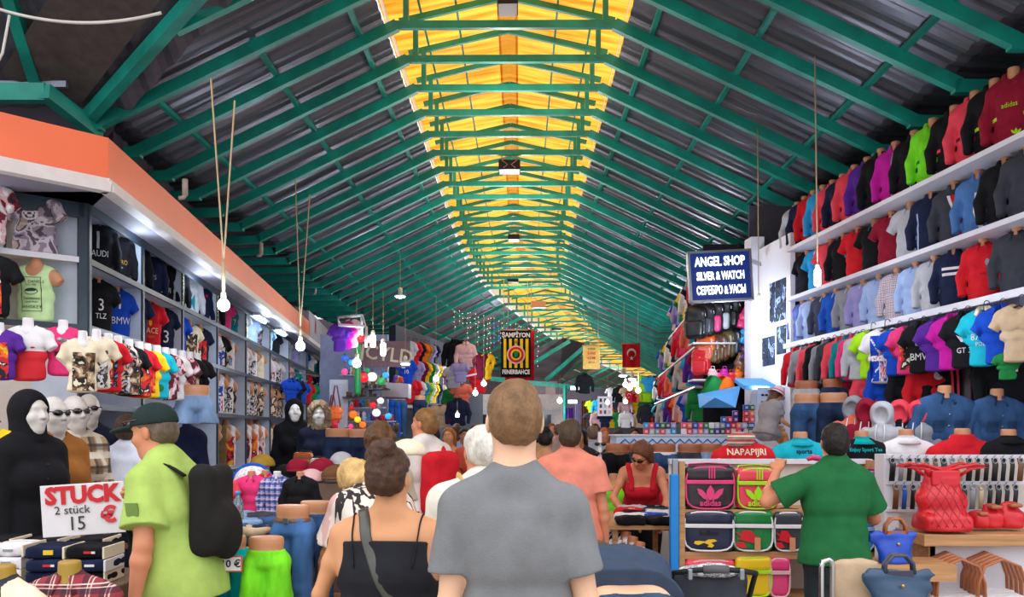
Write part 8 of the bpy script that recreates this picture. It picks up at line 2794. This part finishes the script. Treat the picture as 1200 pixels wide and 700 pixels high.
f = Figure(h=hgt(497, 5.1), vox=.008, wide=1.0, head=(-16, 8, 0), armL=((-.85, .30, -.50), (.45, .50, .75)), armR=((.45, .30, -1), (-.25, .75, .62)), handL=((.3, .6, -.6), 50))
r = person(f, at(978, 5.1), 4, 'dark-haired man in green polo shirt reaching for the bag shelf', 'red', dict(kind='short', thick=.008), '#1d1714')
GP = srgb('#22683a')
tee = obj('polo_shirt', f.shirt(infl=.020, sleeve=.72, hem=.90, ripple=.004, freq=13, sleeve_fat=.030, loose=.006, flare=.02).mesh('polo_shirt'), FAB, r, GP)
collar(f, tee, GP, r=.072, h=.03, back=1.497, spread=.026)
obj('jeans', f.legs_cloth(length=.98).mesh('jeans'), DEN, r, srgb('#2c3336'))
for s in (-1, 1):
 m_ = MB().box((s * .085, -.155, .84), (.10, .012, .11), None, 0, .005)
 obj('back_pocket', m_.mesh('back_pocket'), DEN, r, srgb('#242a2d'))
f.shoes(r, srgb('#2c2c30'))
o = MB().tube([(0, 0, 0), (.03, .0, .012), (.07, .01, .006), (.10, .02, -.004)], [.012, .018, .018, .010], 8).build('pink_purse', VIN, None, K['pink'], V(at(950, 5.28)) + V((0, .06, EYE - .036 * 5.28)))
tag(o, 'small pink purse held by the man in green polo', 'purse')
f = Figure(h=1.66, fem=True, vox=.010, wide=1.10, lean=34, head=(-25, -12, 0), armL=((-.25, .42, -1), (.15, .5, -.85)), armR=((.45, .25, -1), (-.55, .55, -.7)))
r = person(f, at(752, 7.85), 172, 'woman in red tank top with auburn hair bending over the shirt table', 'red', dict(kind='bob', thick=.016), '#6b3d22')
tp = obj('tank_top', f.tank(infl=.014, top_back=1.40, top_front=1.33, hem=.92).mesh('tank_top'), FAB, r, srgb('#c9202f'))
for s in (-1, 1):
 strap(f, tp, [(s * .09, -.10, 1.38), (s * .115, -.06, 1.46), (s * .115, .0, 1.485), (s * .105, .07, 1.43), (s * .09, .125, 1.31)], srgb('#c9202f'), .020, 'shoulder_strap', (1.2, .35))
sunglasses(f, r, '#241512', 1.672)
obj('trousers', f.legs_cloth(length=.98, top=.99).mesh('trousers'), DEN, r, srgb('#1d1c22'))
f.shoes(r, srgb('#3a3030'))
o = obj('wristwatch', MB().tube([V(f.joint[-1][2]) + V((.028 * math.cos(t), .028 * math.sin(t), .01 * math.cos(t))) for t in [2 * PI * k / 12 for k in range(12)]], .007, 6, 0, True).mesh('wristwatch'), CHROME, r)
def walker(px, y, topy, rz, label, skin, hairk, haircol, top, topcol, bottom='#3a4458', length=.98, fem=False, wide=1., vox=.012, sleeve=.6, extra=None, hem=.90, eyes=True, **kw):
 fg = Figure(h=hgt(topy, y), fem=fem, vox=vox, wide=wide, **kw)
 rt = person(fg, at(px, y), rz, label, skin, hairk, haircol, None, eyes)
 if top == 'tank':
  t = obj('tank_top', fg.tank(infl=.015, top_back=1.40, top_front=1.36, hem=hem).mesh('tank_top'), FAB, rt, srgb(topcol))
  for s in (-1, 1):
   strap(fg, t, [(s * .09, -.10, 1.38), (s * .115, -.06, 1.46), (s * .115, .0, 1.485), (s * .105, .07, 1.43), (s * .09, .115, 1.35)], srgb(topcol), .018, 'shoulder_strap', (1.2, .35))
 else:
  t = obj(top, fg.shirt(infl=.020, sleeve=sleeve, hem=hem, loose=.008, sleeve_fat=.03, flare=.015, ripple=.004).mesh(top), FAB, rt, srgb(topcol))
  if top == 'polo_shirt':
   collar(fg, t, srgb(topcol), r=.072, h=.03, back=1.497)
 obj('trousers' if length > .5 else 'shorts', fg.legs_cloth(length=length).mesh('trousers'), DEN, rt, srgb(bottom))
 fg.shoes(rt, srgb('#4a4440'))
 return fg, rt, t
walker(668, 6.0, 493, -8, 'man in salmon polo with short dark hair, right of the grey T-shirt man', 'red', 'short', '#4a3826', 'polo_shirt', '#e58a74', '#4d6b8a', .5, wide=1.04, vox=.010, armR=((.2, -.02, -1), (.08, .2, -1)))
fg, rt, t = walker(496, 6.9, 480, 42, 'blond man in white T-shirt with red backpack, looking left', 'red', 'short', '#8a6236', 't_shirt', '#e4e0d8', '#55604a', .5, vox=.010, head=(20, 6, 0))
bp = Fld([rbox(fg.T((0, -.225, 1.20)), (.145, .095, .25), .07), elli(fg.T((0, -.29, 1.08)), (.12, .08, .14), None, .05)], .011).ripple(.005, 18, 6)
bk = obj('backpack', bp.mesh('backpack'), FAB, rt, srgb('#d01f2c'))
for s in (-1, 1):
 strap(fg, bk, [(s * .10, -.16, 1.42), (s * .115, -.08, 1.500), (s * .118, .0, 1.515), (s * .12, .10, 1.43), (s * .125, .15, 1.30), (s * .14, .14, 1.12), (s * .17, .02, 1.00), (s * .15, -.15, .98)], srgb('#d01f2c'), .020, 'shoulder_strap', (1.3, .3))
fg, rt, t = walker(570, 3.7, 499, 12, 'white-haired person in cream shirt half hidden behind the grey T-shirt man', 'red', 'short', '#d8d2c6', 'shirt', '#e9e2d2', '#8a8070', .98, vox=.010, wide=1.10, sleeve=1.6, lean=10)
strap(fg, rt, [(-.10, .06, 1.46), (-.10, -.02, 1.505), (-.10, -.08, 1.46), (-.13, -.145, 1.32), (-.17, -.15, 1.10), (-.20, -.12, .98)], srgb('#c9a868'), .028, 'bag_strap', (1.3, .3))
o = Fld([rbox(fg.T((-.22, -.18, 1.02)), (.12, .06, .09), .03)], .010)
obj('shoulder_bag', o.mesh('shoulder_bag'), FAB, rt, srgb('#d8b878'))
ZEB = print_mat('brush_print', [srgb('#e9dcd0'), srgb('#e9dcd0'), srgb('#2a2324'), srgb('#e4d2c8'), srgb('#d8aaa2')], 8, 'stripe')
f = Figure(h=1.68, fem=True, vox=.009, wide=1.16, lean=42, head=(-10, -25, 0), armL=((-.25, .25, -1), (.1, .6, -.9)), armR=((.2, .3, -1), (-.1, .6, -.9)))
r = person(f, at(466, 4.35), 38, 'blonde woman in white blouse with black and pink brush pattern, stooping', 'red', dict(kind='bob', thick=.018, rip=.004), '#d8b070')
bl_ = obj('blouse', f.shirt(infl=.024, sleeve=.85, hem=.84, ripple=.004, loose=.01, sleeve_fat=.035, flare=.03).mesh('blouse'), ZEB, r)
obj('trousers', f.legs_cloth(length=.98).mesh('trousers'), DEN, r, srgb('#b8a890'))
f.shoes(r, srgb('#6a5a50'))
walker(444, 5.3, 499, 25, 'person with tousled brown hair behind the bun woman', 'red', dict(kind='bob', thick=.02, rip=.006), '#5d3d20', 't_shirt', '#b8a890', fem=True)
o_cap = Fld([elli((0, 0, 0), (.09, .10, .07))], .009)
o_cap.cut((0, 0, -1), .01)
o = obj('sun_cap', o_cap.mesh('sun_cap'), FAB, None, K['cream'], P(478, 531, 4.2))
tag(o, 'cream sun cap worn at the right of the bun woman head', 'hat')
fg, rt, t = walker(150, 6.6, 487, 0, 'person in white T-shirt half hidden behind the lime polo man', 'tan', 'short', '#4a3826', 't_shirt', '#dfe4f2', vox=.012, wide=1.1)
far = [(506, 9.5, 500, 35, 'person with black hair and slate T-shirt beyond the red backpack', 'tan', 'short', '#17120f', 't_shirt', '#6f7f9a', False), (526, 11., 502, 170, 'woman with long auburn hair and orange top facing us', 'tan', 'long', '#a5642c', 'tank', '#d8762c', True),
       (544, 13., 503, -160, 'person in dark cap-like hair and blue top left of the centre man', 'brown', 'short', '#1c1613', 't_shirt', '#8fa4d8', False), (557, 10., 499, 10, 'person with brown hair and red top left of the white-haired head', 'red', 'short', '#4a3020', 't_shirt', '#d0533e', False),
       (628, 12.5, 505, 20, 'person with dark hair in tan top just right of the grey T-shirt man', 'tan', 'short', '#3a2a1e', 't_shirt', '#c89a70', False), (640, 9.2, 504, -20, 'woman in green tank top with black hair up', 'tan', 'bun', '#17120f', 'tank', '#2f8a58', True),
       (654, 15., 498, 10, 'tall person with brown hair behind the woman in green', 'tan', 'short', '#6a4c34', 't_shirt', '#b9a2a0', False), (647, 18., 497, 190, 'far person with reddish hair under the lit signs', 'red', 'short', '#8a4a2a', 't_shirt', '#9a8a98', False),
       (678, 9.5, 499, 160, 'person with black hair behind the salmon polo man', 'brown', 'bob', '#140f0d', 't_shirt', '#2c2a30', True), (694, 12., 500, 5, 'man in light grey printed T-shirt right of the salmon polo', 'tan', 'short', '#6f5a48', 't_shirt', '#a9aab2', False),
       (709, 14., 502, 185, 'person with orange headscarf in front of the far stall', 'red', 'bob', '#c8602c', 't_shirt', '#c87858', True), (724, 11.5, 505, 15, 'person in black T-shirt left of the display counter', 'brown', 'short', '#14100e', 't_shirt', '#1a1a1e', False),
       (744, 16., 503, 175, 'far person in orange top behind the display counter', 'tan', 'short', '#2a1c14', 't_shirt', '#d87830', False), (761, 17., 501, 185, 'far person in black top behind the display counter', 'tan', 'short', '#17120f', 't_shirt', '#22222a', False),
       (698, 20., 497, 190, 'far person in pink top below the white display', 'tan', 'long', '#3a2416', 't_shirt', '#d888a0', True), (668, 22., 496, 10, 'far person in dark red top beside the green post', 'tan', 'short', '#2a1c14', 't_shirt', '#8a3040', False),
       (585, 20., 498, 170, 'far person in white top seen left of the central man', 'tan', 'short', '#3a2a1e', 't_shirt', '#d8d4d0', False), (535, 18., 497, 10, 'far woman in lime top near the dark blue jacket', 'tan', 'long', '#5a3a20', 'tank', '#a8c848', True)]
for px, y, ty, rz, lab, sk, hk, hc, tp, tc_, fem in far:
 walker(px, y, ty, rz, lab, sk, hk, hc, tp, tc_, fem=fem, vox=.017 if y > 11.5 else .014, eyes=y < 16)
f = Figure(h=1.05, fem=True, vox=.014, lean=16, head=(0, -18, 0), legL=((-.09, .30, .93), (-.09, .52, .62), (0, 1, -.4)), legR=((.09, .32, .90), (.09, .50, .58), (0, 1, -.4)), armL=((-.1, .35, -1), (.0, .9, -.5)), armR=((.1, .35, -1), (.0, .9, -.5)))
yc = 9.0
r = person(f, at(898, yc), -68, 'small child in grey top and pink-white sun hat sitting beside the sunglasses board', 'tan', 'long', '#5a3c28')
r.location.z = EYE - .012 * yc - .93 * f.S + .06
obj('t_shirt', f.shirt(infl=.03, sleeve=.6, hem=.90, loose=.03).mesh('t_shirt'), FAB, r, srgb('#9a9496'))
obj('shorts', f.legs_cloth(length=.3, infl=.02).mesh('shorts'), FAB, r, srgb('#9a9496'))
hm = MB().lathe([(.015, 1.86), (.075, 1.83), (.112, 1.76), (.118, 1.715), (.165, 1.675), (.170, 1.665), (.118, 1.700), (.110, 1.74)], (0, -.01, 0), 22, 0, (True, False)).mesh('sun_hat')
Rm = M(f.Rh.tolist()).to_4x4()
Rm.translation = V(f.H0())
hm.transform(Rm)
h_ = obj('sun_hat', hm, FAB, r, srgb('#e8d4d8'))
hb = MB().tube([(.121 * math.cos(t), -.01 + .121 * math.sin(t), 1.725) for t in [2 * PI * k / 22 for k in range(22)]], .018, 8, 0, True, (.4, 1)).mesh('hat_band')
hb.transform(Rm)
obj('hat_band', hb, FAB, h_, srgb('#e07890'))
b = MB().boxab((P(886, 0, yc).x, 8.75, 0), (P(935, 0, yc).x, 9.4, EYE - .030 * yc))
tag(b.build('counter', COUNT), 'counter box on which the child sits', 'counter')
SKY_STRENGTH = 1.3
EXPOSURE = .36
LAMPS = [(9.5, 50), (14.2, 90), (19.5, 90), (25, 100), (31, 130), (38, 160), (46, 200), (60, 250), (80, 300)]  # past the last ceiling box these are added to fill the far hall
CB = (.72, .84, 1.)
EXTRA_LAMPS = [(P(430, 425, 14.6), 45, CB), (P(500, 440, 18.5), 70, CB), (P(560, 455, 24), 90, CB), (P(740, 455, 22), 160, CB), (P(850, 380, 11.2), 40, CB), (P(955, 335, 8.), 14, CB), (P(885, 365, 9.9), 6, CB), (P(262, 366, 6.2), 16, CB),
               (P(352, 416, 10.3), 26, CB), (V((LX(14., .22), 14., 3.40)), 14, CB), (V((LX(16., .22), 16., 3.40)), 14, CB), (V((LX(8., .2), 8., 3.36)), 5, CB), (V((LX(10.2, .2), 10.2, 3.36)), 6, CB), (V((-4.4, 6.2, 3.3)), 9, CB), (P(660, 470, 27), 90, CB), (P(630, 470, 33), 160, CB), (P(1060, 380, 6.6), 12, CB)]  # added fill among these: the near soffit pair and the white building point
# ---------------------------------------------------------------- camera, sky and lamps
cam = bpy.data.cameras.new('camera')
co = bpy.data.objects.new('camera', cam)
COL.objects.link(co)
co.location = (0, 0, EYE)
co.rotation_euler = (PI / 2, 0, 0)
cam.sensor_fit = 'HORIZONTAL'
cam.sensor_width = 36
cam.lens = 36 * FPX / 1200
cam.shift_y = (HY - 350) / 1200
cam.clip_end = 300
SC.camera = co
w = bpy.data.worlds.new('sky')
SC.world = w
w.use_nodes = True
nt = w.node_tree
bg = nt.nodes['Background']
tc = N(nt, 'ShaderNodeTexCoord')
sp = N(nt, 'ShaderNodeSeparateXYZ')
nt.links.new(tc.outputs['Generated'], sp.inputs[0])
cr = N(nt, 'ShaderNodeValToRGB')
cr.color_ramp.elements[0].position = .0
cr.color_ramp.elements[0].color = (.62, .64, .70, 1)
cr.color_ramp.elements[1].position = .8
cr.color_ramp.elements[1].color = (1.45, 1.45, 1.5, 1)
nt.links.new(sp.outputs['Z'], cr.inputs[0])
nt.links.new(cr.outputs[0], bg.inputs[0])
bg.inputs[1].default_value = SKY_STRENGTH
def lamp(kind, loc, energy, col, size=.3, rot=None, sy=None, name='lamp'):
 l = bpy.data.lights.new(name, kind)
 l.energy = energy
 l.color = col
 if kind == 'AREA':
  l.size = size
  if sy:
   l.shape = 'RECTANGLE'
   l.size_y = sy
 else:
  l.shadow_soft_size = size
 o = bpy.data.objects.new(name, l)
 COL.objects.link(o)
 o.location = loc
 if rot:
  o.rotation_euler = rot
 return o
for (y, e) in LAMPS:
 c, t, n = path_frame(y)
 lamp('POINT', c + V((0, 1.3, 5.35)), e, (1., .88, .78), .25)
for loc, e, col in EXTRA_LAMPS:
 lamp('POINT', loc, e, col, .12)
vs_ = SC.view_settings
vs_.view_transform = 'Standard'
vs_.look = 'None'
vs_.gamma = 1
vs_.exposure = EXPOSURE
vs_.use_curve_mapping = False
for lab, us in LABELS.items():
 if len(us) > 1 and (not us[0][1] or len({g for _, g in us}) > 1):
  print('DUP LABEL', len(us), lab)
